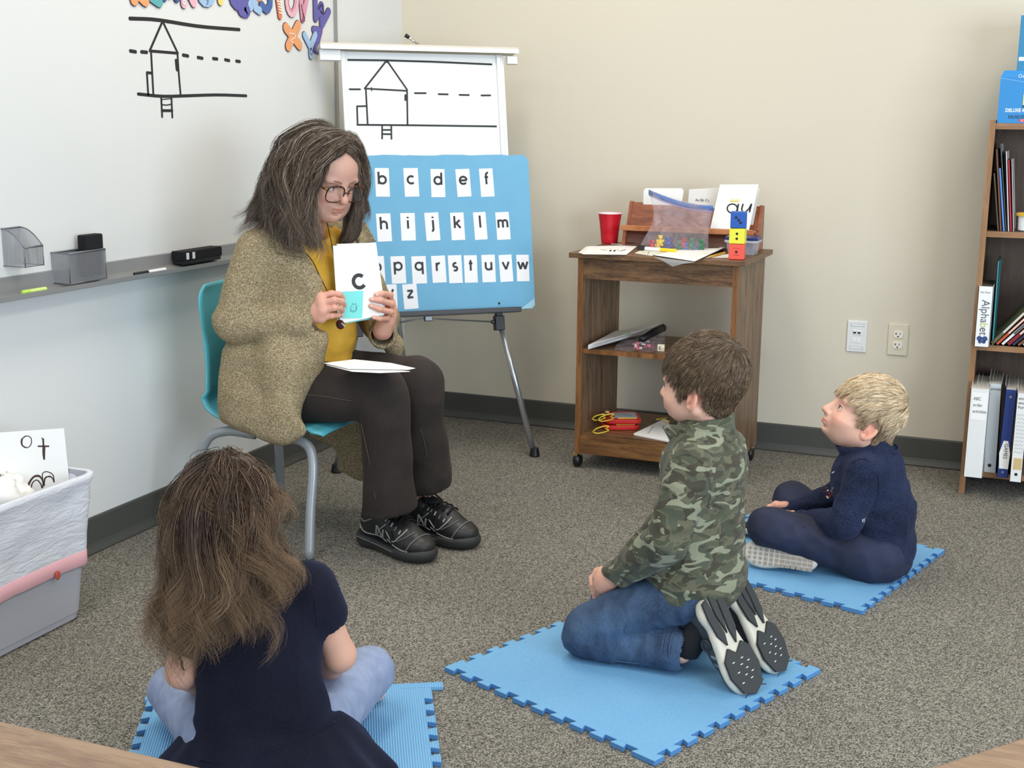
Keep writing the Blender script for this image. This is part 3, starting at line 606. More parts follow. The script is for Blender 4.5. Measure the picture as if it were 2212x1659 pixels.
def agl(pts, w): g.ribbon([apx(x, y) for x, y in pts], w, F, AO, .0008 if np.dot(F[2], off) > 0 else -.0008)
agl(ell(1730, 346, 54, 48), .0055*.9); agl([(1795, 296), (1778, 400)], .0055)
agl([(1845, 296), (1830, 350), (1838, 380), (1870, 384), (1905, 352), (1935, 296)], .0055); agl([(1935, 294), (1912, 388)], .0055)
g.build('printed_letters', M['ink'], tc)
g = MB()
for k in range(6): agl([(1712+k*17, 276), (1716+k*17, 240+(k % 2)*8)], .0022)
agl([(1705, 268), (1800, 272)], .003); g.build('yellow_spikes', plain('crayon_yellow', rgb(240, 214, 60), .7), tc)

# foam dice
def die(c, s, rz, m, pips, label, up=None, txt=False):
    t = thing('foam_die', (c[0], c[1], c[2]), label, 'die', 'dice stacked on the cart corner'); F = rotz(rz)
    b = MB().box(c+V(0, 0, s/2), (s, s, s), F).build('cube', m, t, bevel=.0025)
    pm_ = MB(); FF = np.stack([F[0], V(0, 0, 1), -F[1]])
    for u, v in pips: pm_.lathe([(s*.085, 0), (s*.085, .0004)], c+V(0, 0, s/2)-F[1]*s/2+F[0]*u*s+V(0, 0, v*s), FF, 16)
    FL = np.stack([-F[1], V(0, 0, 1), -F[0]])
    for u, v in pips: pm_.lathe([(s*.085, 0), (s*.085, .0004)], c+V(0, 0, s/2)-F[0]*s/2-F[1]*u*s*.8+V(0, 0, v*s), FL, 16)
    pm_.build('pips', M['black'], t)
    return t, FF
ds = .0395*1.0; c0 = PZ(*z2(1790, 893), TZ); dd = CAM[:2]-c0[:2]; ds = 176/4.916/FPX*float((c0-CAM)@FW)
ds *= .945; c0 = c0+V(-.010, .5*ds, .0008); 
td, FF = die(c0, ds*.98, .12, plain('die_red', rgb(240, 92, 74), .5), [(0, 0)], 'red foam die showing one pip, bottom of the stack of three')
text('KOOSH', c0+V(0, 0, ds*.78)-rotz(.12)[1]*ds*.49, FF, .006, 'printed_text', M['ink'], td, off=.0006, align='CENTER') if 0 else None
MB().ribbon([(-.012, .012), (.012, .012)], .0008, FF, c0+V(0, 0, ds/2)-rotz(.12)[1]*ds*.49, .0005).ribbon([(-.010, -.011), (.010, -.011)], .0012, FF, c0+V(0, 0, ds/2)-rotz(.12)[1]*ds*.49, .0005).build('printed_line', plain('dark_red_ink', rgb(120, 30, 30), .6), td)
die(c0+V(.0005, 0, ds), ds*.98, .08, plain('die_yellow', rgb(240, 234, 70), .5), [(0, .16), (0, -.16)], 'yellow foam die showing two pips, middle of the stack of three')
die(c0+V(.001, 0, 2*ds), ds*1.02, .2, plain('die_blue', rgb(32, 88, 176), .5), [(-.03-.13, .16), (0, 0), (.13, -.16)], 'blue foam die showing three pips, top of the stack of three')

# clear tub with blue lid
def clear(nm, c, a, rough=.12, ior=1.2):
    t = NT(nm); t.col(c); t.set(Roughness=rough); t.b.inputs['Alpha'].default_value = a; t.b.inputs['Specular IOR Level'].default_value = .7; return t.m
zl = PZ(*z2(1800, 845), TZ)+V(0, .06, 0); cb = zl; tw = (1985-1620)/4.916/FPX*float((cb-CAM)@FW)
tb = thing('food_container', (cb[0], cb[1], TZ), 'small clear plastic tub with a dark blue lid behind the stacked dice', 'container')
def rrect(w, d, r, n=5): return [(sx_*(w/2-r)+r*math.cos(R_(a)), sy_*(d/2-r)+r*math.sin(R_(a))) for sx_, sy_, a0 in ((1, 1, 0), (-1, 1, 90), (-1, -1, 180), (1, -1, 270)) for a in np.linspace(a0, a0+90, n)]
def loft(mb, rings, closed_ends=True, mi=0):
    n = len(rings[0]); P = [p for r in rings for p in r]; f = [(i*n+k, i*n+(k+1) % n, (i+1)*n+(k+1) % n, (i+1)*n+k) for i in range(len(rings)-1) for k in range(n)]
    if closed_ends: f += [tuple(range(n-1, -1, -1)), tuple((len(rings)-1)*n+k for k in range(n))]
    return mb.add(P, f, mi)
def rr3(w, d, r, c, z): return [(c[0]+x, c[1]+y, z) for x, y in rrect(w, d, r)]
hgt = .046
loft(MB(), [rr3(tw*.78, tw*.62, .012, cb, TZ+.0006), rr3(tw*.88, tw*.72, .014, cb, TZ+hgt)]).build('tub', clear('clear_tub', rgb(214, 216, 226), .42), tb, smooth=False)
loft(MB(), [rr3(tw*.97, tw*.8, .016, cb, TZ+hgt-.004), rr3(tw*.99, tw*.82, .017, cb, TZ+hgt), rr3(tw*.97, tw*.8, .016, cb, TZ+hgt+.004)]).build('tub_flange', clear('clear_flange', rgb(224, 226, 236), .6), tb)
loft(MB(), [rr3(tw*.95, tw*.78, .016, cb, TZ+hgt+.003), rr3(tw*.96, tw*.79, .016, cb, TZ+hgt+.013), rr3(tw*.9, tw*.74, .014, cb, TZ+hgt+.016)]).build('lid', plain('navy_lid', rgb(30, 46, 104), .35), tb)
cm = MB(); rr_ = random.Random(3)
for k in range(16): cm.ball(cb+V(rr_.uniform(-.3, .3)*tw, rr_.uniform(-.22, .22)*tw, .010+.011*(k//6)), (.010, .008, .009), n=6)
cm.build('dark_counters', plain('dark_counter', rgb(54, 60, 84), .5), tb, smooth=True)

# papers on the cart top
def wavy_sheet(name, pix4, zf, m, label, cat, nx=10, ny=8, group=None):
    """sheet over four photo corners lying at cart height, zf(u,v) lifts or drops it"""
    a, b, c_, d = [PZ(x, y, TZ) for x, y in pix4]; G = []
    for i in range(nx+1):
        u = i/nx; G.append([(a*(1-u)+b*u)*(1-v_)+(d*(1-u)+c_*u)*v_+V(0, 0, zf(u, v_)) for v_ in np.linspace(0, 1, ny+1)])
    t = thing(name, tuple((a+b+c_+d)/4), label, cat, group); MB().sheet(G, .0005).build('sheet', m, t, smooth=True); return t
s0 = sheetbox('paper_sheet', [z2(95, 815), z2(150, 832), z2(230, 755), z2(180, 750)], TZ+.0008, M['paper2'], 'white paper corner peeking out beneath the sheet in front of the red cup', 'paper', group=None)
s1 = sheetbox('paper_sheet', [z2(148, 832), z2(605, 838), z2(735, 735), z2(200, 748)], TZ+.0022, M['paper'], 'white sheet with small black and yellow marks, in front of the red cup', 'paper')
md = MB(); 
def tpx(x, y, z=TZ+.0032): return tuple((PZ(*z2(x, y), z)-V(0, 0, 0))[:2])
Z0 = V(0, 0, TZ+.0031)
md.ribbon([tpx(330, 780), tpx(400, 790)], .006, ID, Z0, 0).ribbon([tpx(440, 785), tpx(430, 800), tpx(475, 802), tpx(485, 785)], .007, ID, Z0, 0).ribbon([tpx(505, 785), tpx(545, 798), tpx(600, 780)], .006, ID, Z0, 0); md.build('black_marks', M['ink'], s1)
MB().ribbon([tpx(370, 772), tpx(470, 772)], .004, ID, Z0, 0.0001).build('yellow_marks', plain('crayon_yellow', rgb(240, 214, 60), .7), s1)
s2 = sheetbox('paper_sheet', [z2(690, 822), z2(870, 850), z2(1200, 800), z2(1150, 770), z2(780, 780)], TZ+.001, plain('cream_sheet', rgb(228, 222, 206), .8), 'printed worksheet under the bag of bears with black and tan outlines', 'paper')
md = MB()
for a_ in ([(780, 815), (850, 800), (830, 828)], [(900, 830), (985, 812), (1050, 832), (960, 845)], [(1060, 815), (1130, 800)]): md.ribbon([tpx(*q_) for q_ in a_], .0022, ID, V(0, 0, TZ+.0019), 0)
md.build('printed_outline', plain('outline_ink', rgb(120, 100, 60), .7), s2)
wavy_sheet('paper_sheet', [z2(880, 850), z2(1330, 918), z2(1660, 790), z2(1385, 745)], lambda u, v_: .0035+.008*v_*(u), M['paper'], 'large white sheet lying over the front edge of the cart top', 'paper')
G0 = [PZ(*z2(900, 862), TZ), PZ(*z2(1240, 918), TZ)]
m = MB(); A, B_, C_ = PZ(*z2(900, 862), TZ+.003), PZ(*z2(1330, 918), TZ+.003), PY(*z2(1095, 962), KO[1]-.055)
m.sheet([[A, A*.5+C_*.5+V(0, -.004, .003), C_], [B_, B_*.5+C_*.5+V(0, -.004, .003), C_+V(.001, 0, 0)]], .0005); tt = thing('paper_sheet', tuple(A), 'white sheet whose corner hangs down over the front edge of the cart', 'paper'); m.build('sheet', M['paper'], tt)
sheetbox('paper_sheet', [z2(1440, 868), z2(1690, 872), z2(1700, 832), z2(1560, 838)], TZ+.0008, M['paper2'], 'white slip of paper left of the red die', 'paper')
def pencil(a, b, z, label, r=.0035, group=None, col=None):
    A, B_ = PZ(*a, z+r), PZ(*b, z+r); d = nrm(B_-A); L = np.linalg.norm(B_-A); t = thing('pencil', tuple(A), label, 'pencil', group); F = frame(np.cross(d, (0, 0, 1)), np.cross(d, np.cross(d, (0, 0, 1)))); F[2] = d; F[1] = np.cross(d, F[0])
    MB().lathe([(r, 0), (r, L*.82)], A, F, 6).build('shaft', col or plain('pencil_yellow', rgb(232, 176, 48), .4), t); MB().lathe([(r, L*.82), (r*.3, L*.96)], A, F, 6).build('sharpened_wood', plain('pencil_wood', rgb(214, 176, 128), .6), t); return t
pencil(z2(1650, 815), z2(1460, 866), TZ+.002, 'yellow pencil lying left of the stacked dice')
marker(PZ(*z2(1135, 796), TZ+.0085), PZ(*z2(800, 772), TZ+.0085), .0065, plain('yellow_marker', rgb(244, 208, 30), .35), M['white'], 'yellow and white marker lying in front of the bag of bears', capf=.5)
cc = PZ(*z2(728, 790), TZ); t = thing('binder_clip', tuple(cc), 'black binder clip at the lower left corner of the zip bag', 'clip')
MB().prism([(-.011, 0), (.011, 0), (.003, .016), (-.003, .016)], .024, cc+V(0.006, -.012, .004), frame((.3, 1, 0), (0, 0, 1))).build('clip_body', M['black'], t, bevel=.001)
cc = PZ(*z2(560, 725), TZ); t = thing('paper_strip', tuple(cc), 'folded white strip of paper standing by the red cup', 'paper')
a, b, c_ = PZ(*z2(440, 722), TZ+.002), PZ(*z2(600, 735), TZ+.002), PY(*z2(668, 648), cc[1]+.01)
MB().sheet([[a, (a+b)/2, b], [a+V(0, .012, 0), (a+b)/2+V(0, .014, 0), b+V(0, .012, .002)]], .0008).sheet([[b, (b+c_)/2, c_], [b+V(.004, .006, 0), (b+c_)/2+V(.004, .006, 0), c_+V(.003, .004, 0)]], .0008).build('strip', M['paper'], t)
t = thing('cassette', tuple(PZ(*z2(700, 722), TZ)), 'small black block with white squares beneath the stand ledge', 'box'); cc = PZ(*z2(690, 730), TZ)+V(0, .0, .008)
MB().box(cc, (.05, .012, .014)).build('block', M['black'], t, bevel=.001); MB().box(cc+V(.004, -.0065, 0), (.009, .001, .009)).box(cc+V(.018, -.0065, 0), (.006, .001, .009)).build('white_square', M['white'], t)

# zip bag with counting bears
zb_y = PZ(*z2(1100, 800), TZ)[1]+.012
def bg(x, y, dy=0): return PY(*z2(x, y), zb_y+dy)
bag = thing('zip_bag', tuple(bg(1100, 800)), 'clear zip storage bag with a blue seal leaning on the stand, holding coloured bear counters', 'plastic bag')
def bagmat():
    t = NT('clear_bag_film'); v = t.coord(); n = t.noise(v, 26, 4, .6, 1.2); t.col(rgb(226, 214, 224)); t.set(Roughness=.14); t.b.inputs['Specular IOR Level'].default_value = .9
    t.l(t.math('ADD', t.math('MULTIPLY', n, .20), .0), t.b.inputs['Alpha']); t.bump(n, 1.0, .03); return t.m
BM = bagmat(); Lf = spline([(740, 760), (800, 650), (860, 540), (895, 400), (842, 150)], 12); Rt = spline([(1475, 770), (1478, 640), (1488, 540), (1505, 440), (1525, 335)], 12)
for nm, s in (('bag_front', -1), ('bag_back', 1)):
    G = []
    for i in range(12):
        row = []
        for j in range(15):
            u = j/14; k = i/11; q = Lf[i]*(1-u)+Rt[i]*u; q = q+np.array([0, 40*math.sin(math.pi*u)*k*k*(.4)]); bulge = s*(.028*(1-k)**.7*math.sin(math.pi*u)+.0008)+.0035*math.sin(9*u+5*k)
            P_ = bg(q[0], q[1], .035*k+.02+bulge); row.append(P_ if i else V(P_[0], P_[1], TZ+.003))
        G.append(row)
    MB().sheet(G, .0003).build(nm, BM, bag, smooth=True)
G = []
for i in range(3):
    G.append([bg(*(np.array((842, 145))*(1-u)+np.array((1525, 318))*u+np.array([0, 26*i+40*math.sin(math.pi*u)])), .055) for u in np.linspace(0, 1, 14)])
MB().sheet(G, .0016).build('blue_seal', plain('zip_blue', rgb(56, 104, 176), .35), bag, smooth=True)
G = [[bg(*(np.array((845, 200))*(1-u)+np.array((1522, 372))*u+np.array([0, 12*i+40*math.sin(math.pi*u)])), .0535) for u in np.linspace(0, 1, 14)] for i in range(2)]
MB().sheet(G, .0012).build('violet_seal_line', plain('zip_violet', rgb(150, 130, 190), .35), bag, smooth=True)
bc = dict(red=rgb(200, 44, 56), yellow=rgb(240, 206, 40), blue=rgb(44, 92, 176), green=rgb(30, 124, 84), purple=rgb(84, 62, 120))
where = {'red': 'red', 'yellow': 'yellow', 'blue': 'blue', 'green': 'green', 'purple': 'purple'}
def bear(px_, py_, colr, sc, rz, lab):
    P_ = bg(px_, py_, .022); P_[2] = max(P_[2], TZ+.012*sc/.012*.8); t = thing('bear_counter', tuple(P_), lab, 'toy', 'bear counters in the zip bag'); F = rotz(rz); s = sc*1.22; b = MB()
    b.ball(P_, (s*.8, s*.65, s), n=7).ball(P_+V(0, 0, s*1.35), s*.62, n=7)
    for k in (-1, 1): b.ball(P_+np.array([k*s*.45, 0, s*1.85])@F, s*.25, n=5).ball(P_+np.array([k*s*.85, -s*.3, s*.45])@F, (s*.3, s*.3, s*.45), n=5).ball(P_+np.array([k*s*.6, -s*.5, -s*.7])@F, (s*.38, s*.5, s*.35), n=5)
    b.ball(P_+np.array([0, -s*.6, s*1.25])@F, s*.25, n=5); b.build('bear_body', plain('bear_'+colr, bc[colr], .35), t, smooth=True)
for a_ in ((965, 705, 'yellow', .0105, .2, 'yellow bear counter on top of the pile at the left of the bag'), (940, 752, 'yellow', .009, .6, 'yellow bear counter lying under the other yellow one'), (880, 748, 'red', .0095, .4, 'red bear counter at the far left of the bag'), (1050, 728, 'blue', .0105, -.3, 'blue bear counter right of the upper yellow one'),
           (1075, 745, 'purple', .010, .3, 'dark purple bear counter low in the middle of the bag'), (1170, 772, 'green', .0105, 0, 'green bear counter in front, left of the front blue one'), (1215, 730, 'red', .009, .5, 'small red bear counter behind the front green one'), (1240, 785, 'blue', .0095, .2, 'blue bear counter low in front of the bag'),
           (1300, 735, 'green', .0115, -.5, 'green bear counter at the middle right of the bag'), (1320, 785, 'blue', .009, .7, 'blue bear counter beneath the right green one'), (1400, 745, 'green', .010, .1, 'dark green bear counter at the right end of the bag')): bear(*a_)

# ---- middle shelf
MZ = .438
def m2(x, y): return (1240+x/5.026, 680+y/5.026)     # enlarged middle/bottom shelf pixels
nb = thing('proof_binder', tuple(PZ(*m2(450, 330), MZ)), 'thick stack of printed pages with a black spine lying on the middle shelf', 'document')
def slab(mb, pix, z, th, zs=None, mi=0):
    P = [PZ(x, y, z) for x, y in pix]; n = len(P); zs = zs or [0]*n
    return mb.add([p+V(0, 0, zs[i]) for i, p in enumerate(P)]+[p+V(0, 0, th+zs[i]) for i, p in enumerate(P)], [tuple(range(n))[::-1], tuple(range(n, 2*n))]+[(i, (i+1) % n, n+(i+1) % n, n+i) for i in range(n)], mi)
pgs = plain('page_edges', rgb(232, 232, 232), .7)
slab(MB(), [m2(150, 378), m2(700, 296), m2(960, 200), m2(440, 225)], MZ+.003, .017, [0, .026, .022, 0]).build('pages', pgs, nb, bevel=.002)
tpm = NT('grey_photo_cover'); vv = tpm.coord(); tpm.col(tpm.ramp(tpm.noise(vv, 20, 3), [(.4, rgb(196, 192, 190)), (.62, rgb(228, 226, 222))])); tpm.set(Roughness=.4)
slab(MB(), [m2(165, 352), m2(690, 272), m2(930, 180), m2(445, 205)], MZ+.0205, .0008, [0, .026, .022, 0]).build('cover_photo', tpm.m, nb)
G1 = PZ(*m2(560, 220), MZ+.035); MB().ball(G1+V(0, 0, .0085), (.018, .010, .0012), n=6).build('green_mark', plain('green_print', rgb(150, 200, 110), .6), nb, smooth=True)
q0 = PZ(*m2(740, 262), MZ+.036); q1 = q0+nrm(PZ(*m2(990, 165), MZ+.05)-q0)*.135+V(0, 0, .012)
MB().tube([q0+V(-.01, -.005, 0), q0, q0*.5+q1*.5+V(0, 0, .002), q1, q1+nrm(q1-q0)*.006], [.008, .0125, .0145, .0145, .008], 14).build('black_spine', M['black'], nb, smooth=True)
zb2 = thing('zip_bag', tuple(PZ(*m2(800, 380), MZ)), 'clear bag of red and pink toy pieces under the paper stack on the middle shelf', 'plastic bag')
G = [[PZ(*(np.array(m2(430, 400))*(1-u)+np.array(m2(985, 412))*u), MZ)*(1-k)+(PZ(*(np.array(m2(520, 300))*(1-u)+np.array(m2(1000, 250))*u), MZ))*k+V(0, 0, .003+.05*math.sin(math.pi*min(1, k))*(.25+.75*u)+.003*math.sin(17*u+9*k)) for u in np.linspace(0, 1, 12)] for k in np.linspace(0, 1, 9)]
MB().sheet(G, .0004).build('bag_film', BM, zb2, smooth=True)
tp = thing('toy_pieces', tuple(PZ(*m2(760, 385), MZ)), 'heap of red and white toy pieces inside the clear bag on the middle shelf', 'toy'); rr_ = random.Random(8); mm_ = MB()
for k in range(26):
    q_ = PZ(*m2(rr_.uniform(650, 860), rr_.uniform(330, 395)), MZ)+V(0, 0, .006+rr_.uniform(0, .012)); mm_.box(q_, (rr_.uniform(.008, .022), .006, .006), frame(nrm([rr_.uniform(-1, 1), rr_.uniform(-1, 1), rr_.uniform(-.3, .3)]), (0, 0, 1)), mi=rr_.choice([0, 0, 1, 2]))
tp['kind'] = 'stuff' if 0 else 'thing'; del tp['kind']
mm_.build('pieces', [plain('toy_red', rgb(196, 48, 70), .4), plain('toy_pink', rgb(220, 130, 150), .4), M['white']], tp, bevel=.001)
lt = PZ(*m2(925, 395), MZ); t = thing('letter_tile', tuple(lt), 'cream letter tile with a black E standing at the front of the middle shelf', 'tile')
LFm = np.array([[1, .1, 0], [0, 0.2, 1.], [.1, -1, .2]]); LFm = frame(LFm[0], LFm[1]); MB().box(lt+V(.006, 0, .0125), (.025, .025, .005), LFm).build('tile', plain('tile_cream', rgb(236, 224, 190), .5), t, bevel=.001); text('E', lt+V(-.001, -.003, .005), LFm, .018, 'letter', M['ink'], t, off=.0032)

# ---- bottom shelf
BZ = .130
redm = plain('toy_frame_red', rgb(206, 40, 34), .35); yel = plain('toy_yellow', rgb(240, 214, 70), .4); scr = plain('grey_drawing_screen', rgb(188, 192, 200), .4)
def doodle(pix, z, label, drawn):
    P = [PZ(x, y, z) for x, y in pix]; c_ = sum(P)/4; ex = nrm((P[1]-P[0])+(P[2]-P[3])); ey = nrm(np.cross((0, 0, 1), ex)); w_ = (np.linalg.norm(P[1]-P[0])+np.linalg.norm(P[2]-P[3]))/2; d_ = (np.linalg.norm(P[3]-P[0])+np.linalg.norm(P[2]-P[1]))/2
    F = np.stack([ex, ey, V(0, 0, 1)]); t = thing('magnetic_drawing_board', tuple(c_), label, 'toy', 'red magnetic drawing boards on the bottom shelf')
    pl = rrect(w_, d_, .028, 6); MB().prism(pl, .018, c_, F).build('red_frame', redm, t, bevel=.005)
    MB().box(c_+V(0, 0, .0185)+ex*.012, (w_*.62, d_*.55, .002), F).build('drawing_screen', scr, t)
    MB().box(c_+V(0, 0, .0185)+ex*.015-ey*d_*.36, (w_*.5, .007, .003), F).build('yellow_slider', yel, t)
    MB().ball(c_+V(0, 0, .02)-ex*w_*.36+ey*d_*.3, (.009, .009, .006), n=7).build('knob', plain('knob_cream', rgb(226, 200, 150), .4), t, smooth=True)
    MB().prism([(x*.1-w_*.42, y*.5) for x, y in rrect(w_, d_, .02, 5)], .002, c_+V(0, 0, .0172), F).build('handle_hole', plain('dark_red', rgb(96, 16, 16), .6), t)
    if drawn: MB().ribbon([(-.01, .01), (.0, .022), (.02, .012), (.04, -.008), (.02, -.012), (.0, .004)], .002, F, c_, .0200).build('scribble', plain('grey_scribble', rgb(70, 74, 84), .6), t)
    return c_, ex, ey, w_, d_
lo = doodle([m2(262, 1262), m2(690, 1250), m2(690, 1180), m2(330, 1175)], BZ, 'red magnetic drawing board, lower of the two on the bottom shelf', False)
up = doodle([m2(300, 1190), m2(725, 1190), m2(700, 1095), m2(330, 1095)], BZ+.022, 'red magnetic drawing board with a scribble, upper of the two on the bottom shelf', True)
def clipper(px_, z, label, sc=1, rot=0.):
    c_ = PZ(*px_, z); t = thing('yellow_pen_clip', tuple(c_), label, 'toy'); pts = spline([(0, 0), (.012, .010), (.034, .014), (.046, .010), (.036, .004), (.044, -.004), (.03, -.008), (.012, -.008), (0, 0)], 26)*sc; ca, sa = math.cos(rot), math.sin(rot)
    MB().tube([c_+V(x*ca, -.012+x*sa-y*.45, .012+y*.85+.22*x) for x, y in pts[:-1]], .0022, 6, closed=True).build('loop', yel, t, smooth=True)
clipper(m2(205, 1160), BZ+.03, 'thin yellow plastic clip, hindmost of three beside the drawing boards', 1.1, .2); clipper(m2(268, 1170), BZ+.03, 'yellow plastic clip resting on the corner of the drawing boards', 1.3, .3); clipper(m2(212, 1300), BZ+.001, 'yellow plastic clip lowest on the front edge of the bottom shelf', 1.3, .25)
wb_ = thing('workbook', tuple(PZ(*m2(880, 1280), BZ)), 'white workbook with printed diagrams lying on the bottom shelf behind the boy', 'book')
slab(MB(), [m2(645, 1310), m2(1060, 1395), m2(1230, 1240), m2(975, 1150)], BZ, .008).build('pages', M['paper'], wb_, bevel=.002)
md = MB()
for a_ in ([(850, 1180), (960, 1200)], [(880, 1225), (905, 1228)], [(870, 1258), (890, 1260)], [(905, 1290), (930, 1293)], [(800, 1290), (870, 1200)], [(960, 1230), (985, 1235)]): md.ribbon([tuple(PZ(*m2(*q_), BZ+.009)[:2]) for q_ in a_], .0016, ID, V(0, 0, BZ+.0085), .0004)
md.build('printed_diagrams', plain('print_grey', rgb(90, 90, 96), .7), wb_)
pencil(m2(1160, 1172), m2(975, 1160), BZ+.009, 'yellow pencil lying on the workbook on the bottom shelf', .0045); pencil(m2(1000, 1125), m2(885, 1140), BZ+.004, 'short dull yellow pencil behind the workbook', .0042, col=plain('pencil_olive', rgb(190, 164, 50), .4))

# ================================================================= bookcase
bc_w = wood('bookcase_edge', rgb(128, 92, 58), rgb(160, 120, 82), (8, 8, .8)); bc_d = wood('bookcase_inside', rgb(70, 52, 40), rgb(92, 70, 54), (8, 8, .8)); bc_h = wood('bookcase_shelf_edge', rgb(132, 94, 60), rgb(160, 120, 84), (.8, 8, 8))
bx0 = 2.2785; by = -.313
bk = thing('bookcase', (2.6, -.16, 0), 'brown open bookcase cut off by the right edge of the picture', 'bookcase')
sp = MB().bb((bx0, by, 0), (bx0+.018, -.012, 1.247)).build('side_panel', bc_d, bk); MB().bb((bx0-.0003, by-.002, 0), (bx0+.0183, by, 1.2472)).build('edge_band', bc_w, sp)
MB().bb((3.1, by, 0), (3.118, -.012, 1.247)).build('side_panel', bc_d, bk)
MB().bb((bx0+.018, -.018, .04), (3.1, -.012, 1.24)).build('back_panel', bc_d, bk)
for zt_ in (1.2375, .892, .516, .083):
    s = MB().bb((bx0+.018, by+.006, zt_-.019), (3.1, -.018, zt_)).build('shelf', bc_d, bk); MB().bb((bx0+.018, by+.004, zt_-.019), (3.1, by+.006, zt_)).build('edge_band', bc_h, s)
def book(b0, b1, ybot, t0, t1, ytop, yfr, depth, zsh, col, label, group=None, txt=None, name='book', cat='book', spine_m=None, txtm=None, pgm=None, ts=.012):
    """upright book: photo pixels of the spine's lower edge (b0..b1) and upper edge (t0..t1)"""
    A = PY(b0, ybot, yfr); B_ = PY(b1, ybot, yfr); C_ = PY(t1, ytop, yfr); D_ = PY(t0, ytop, yfr)
    w_ = max(.004, B_[0]-A[0]); h = D_[2]-zsh; lean = D_[0]-A[0]
    t = thing(name, (A[0]+w_/2, yfr+depth/2, zsh), label, cat, group); cv = spine_m or plain('cover_%d_%d_%d' % tuple(int(c_*255) for c_ in col[:3]), col, .5)
    def pt(u, y, z): return (A[0]+u*w_+lean*z/h, y, zsh+z)
    ct_ = .0016; m = MB(); 
    for u0, u1, ya_, yb_, za, zb_ in ((0, ct_/w_, yfr, yfr+depth, 0, h), (1-ct_/w_, 1, yfr, yfr+depth, 0, h), (0, 1, yfr, yfr+ct_, 0, h)):
        P = [pt(u0, ya_, za), pt(u1, ya_, za), pt(u1, yb_, za), pt(u0, yb_, za), pt(u0, ya_, zb_), pt(u1, ya_, zb_), pt(u1, yb_, zb_), pt(u0, yb_, zb_)]; m.add(P, [(0, 3, 2, 1), (4, 5, 6, 7), (0, 1, 5, 4), (1, 2, 6, 5), (2, 3, 7, 6), (3, 0, 4, 7)])
    c_ = m.build('cover', cv, t); u0, u1 = ct_/w_, 1-ct_/w_; P = [pt(u0, yfr+ct_, .002), pt(u1, yfr+ct_, .002), pt(u1, yfr+depth-.003, .002), pt(u0, yfr+depth-.003, .002), pt(u0, yfr+ct_, h-.003), pt(u1, yfr+ct_, h-.003), pt(u1, yfr+depth-.003, h-.003), pt(u0, yfr+depth-.003, h-.003)]
    MB().add(P, [(0, 3, 2, 1), (4, 5, 6, 7), (0, 1, 5, 4), (1, 2, 6, 5), (2, 3, 7, 6), (3, 0, 4, 7)]).build('pages', pgm or pgs, t)
    if txt: text(txt, (A[0]+w_*.28+lean*.9, yfr, zsh+h*.93), np.array([nrm([-lean*1.0, 0, -h]), [1, 0, 0], [0, -1, 0]]) if 0 else np.stack([nrm(V(-lean, 0, -h)), V(1, 0, 0), V(0, -1, 0)]), ts, 'spine_title', txtm or M['paper'], c_, off=.0009)
    return t, pt, w_, h, c_
y1s = by+.03; zs = .892
for a_ in ((2153.5, 2159, 500, 2145, 2152, 374, rgb(86, 74, 44), 'olive patterned thin book, shortest at the left end of the upper shelf', None), (2159, 2165, 500, 2150, 2155.5, 322, rgb(112, 70, 52), 'brown thin book second from the left on the upper shelf', None), (2165.5, 2171.5, 500, 2157, 2163.5, 363, rgb(92, 140, 206), 'light blue thin book with a white title on the upper shelf', 'STORY OF THE SEA'),
           (2171.8, 2174.2, 500, 2160.5, 2165.8, 311, rgb(176, 184, 184), 'pale grey thin book, tallest on the upper shelf', None), (2174.4, 2176.4, 500, 2168, 2171.5, 330, rgb(24, 48, 58), 'dark teal thin book on the upper shelf', None), (2176.5, 2181, 500, 2171.6, 2175.8, 327, rgb(226, 214, 214), 'white thin book with red flecks on the upper shelf', None),
           (2181.2, 2187, 500, 2176.2, 2182, 346, rgb(170, 32, 46), 'crimson thin book on the upper shelf', None), (2187.3, 2191, 500, 2184, 2188.6, 344, rgb(214, 208, 206), 'whitish thin book, rightmost on the upper shelf', None)):
    book(*a_[:6], y1s, .20, zs, a_[6], a_[7], 'picture books on the upper shelf', None if a_[8] is None else None)
t = thing('food_tub', tuple(PY(2206, 503, by+.05)), 'small white tub with a yellow lid at the right edge of the upper shelf', 'container'); c_ = PY(2216, 503, by+.06); c_[2] = .892
MB().lathe([(.018, 0), (.026, .004), (.027, .05)], c_, n=20).build('tub_body', M['white'], t, smooth=False); MB().lathe([(.034, .05), (.035, .058), (.03, .060)], c_, n=20).build('yellow_lid', plain('tub_lid_yellow', rgb(228, 186, 60), .4), t)
# second shelf
yA = -.352; t, pt, w_, h, cvr = book(2104.8, 2136.5, 742, 2114.6, 2148, 618, yA, .21, .5165, rgb(238, 238, 236), 'thick white alphabet book with a navy butterfly on its spine', None, pgm=plain('dark_pages', rgb(96, 90, 84), .8))
A0 = np.array(pt(0, yA, 0)); up_ = nrm(np.array(pt(0, yA, h))-A0); rt = V(1, 0, 0); FT = np.stack([-up_, rt, V(0, -1, 0)])
for s_, o_, sz, mt in (('Alpha', .78, .036, plain('spine_grey', rgb(96, 100, 104), .6)), ('b', .40, .036, plain('spine_lime', rgb(196, 206, 120), .6)), ('et', .325, .036, plain('spine_grey2', rgb(80, 84, 88), .6))): text(s_, A0+up_*h*o_+rt*w_*.30, FT, sz, 'spine_title', mt, cvr, off=.0009, sx=.92)
text('Van Fleet', A0+up_*h*.89+rt*w_*.12, np.stack([rt, up_, V(0, -1, 0)]), .0085, 'author_name', plain('spine_grey', rgb(96, 100, 104), .6), cvr, off=.0009)
bt = MB(); navy = plain('butterfly_navy', rgb(52, 74, 128), .6)
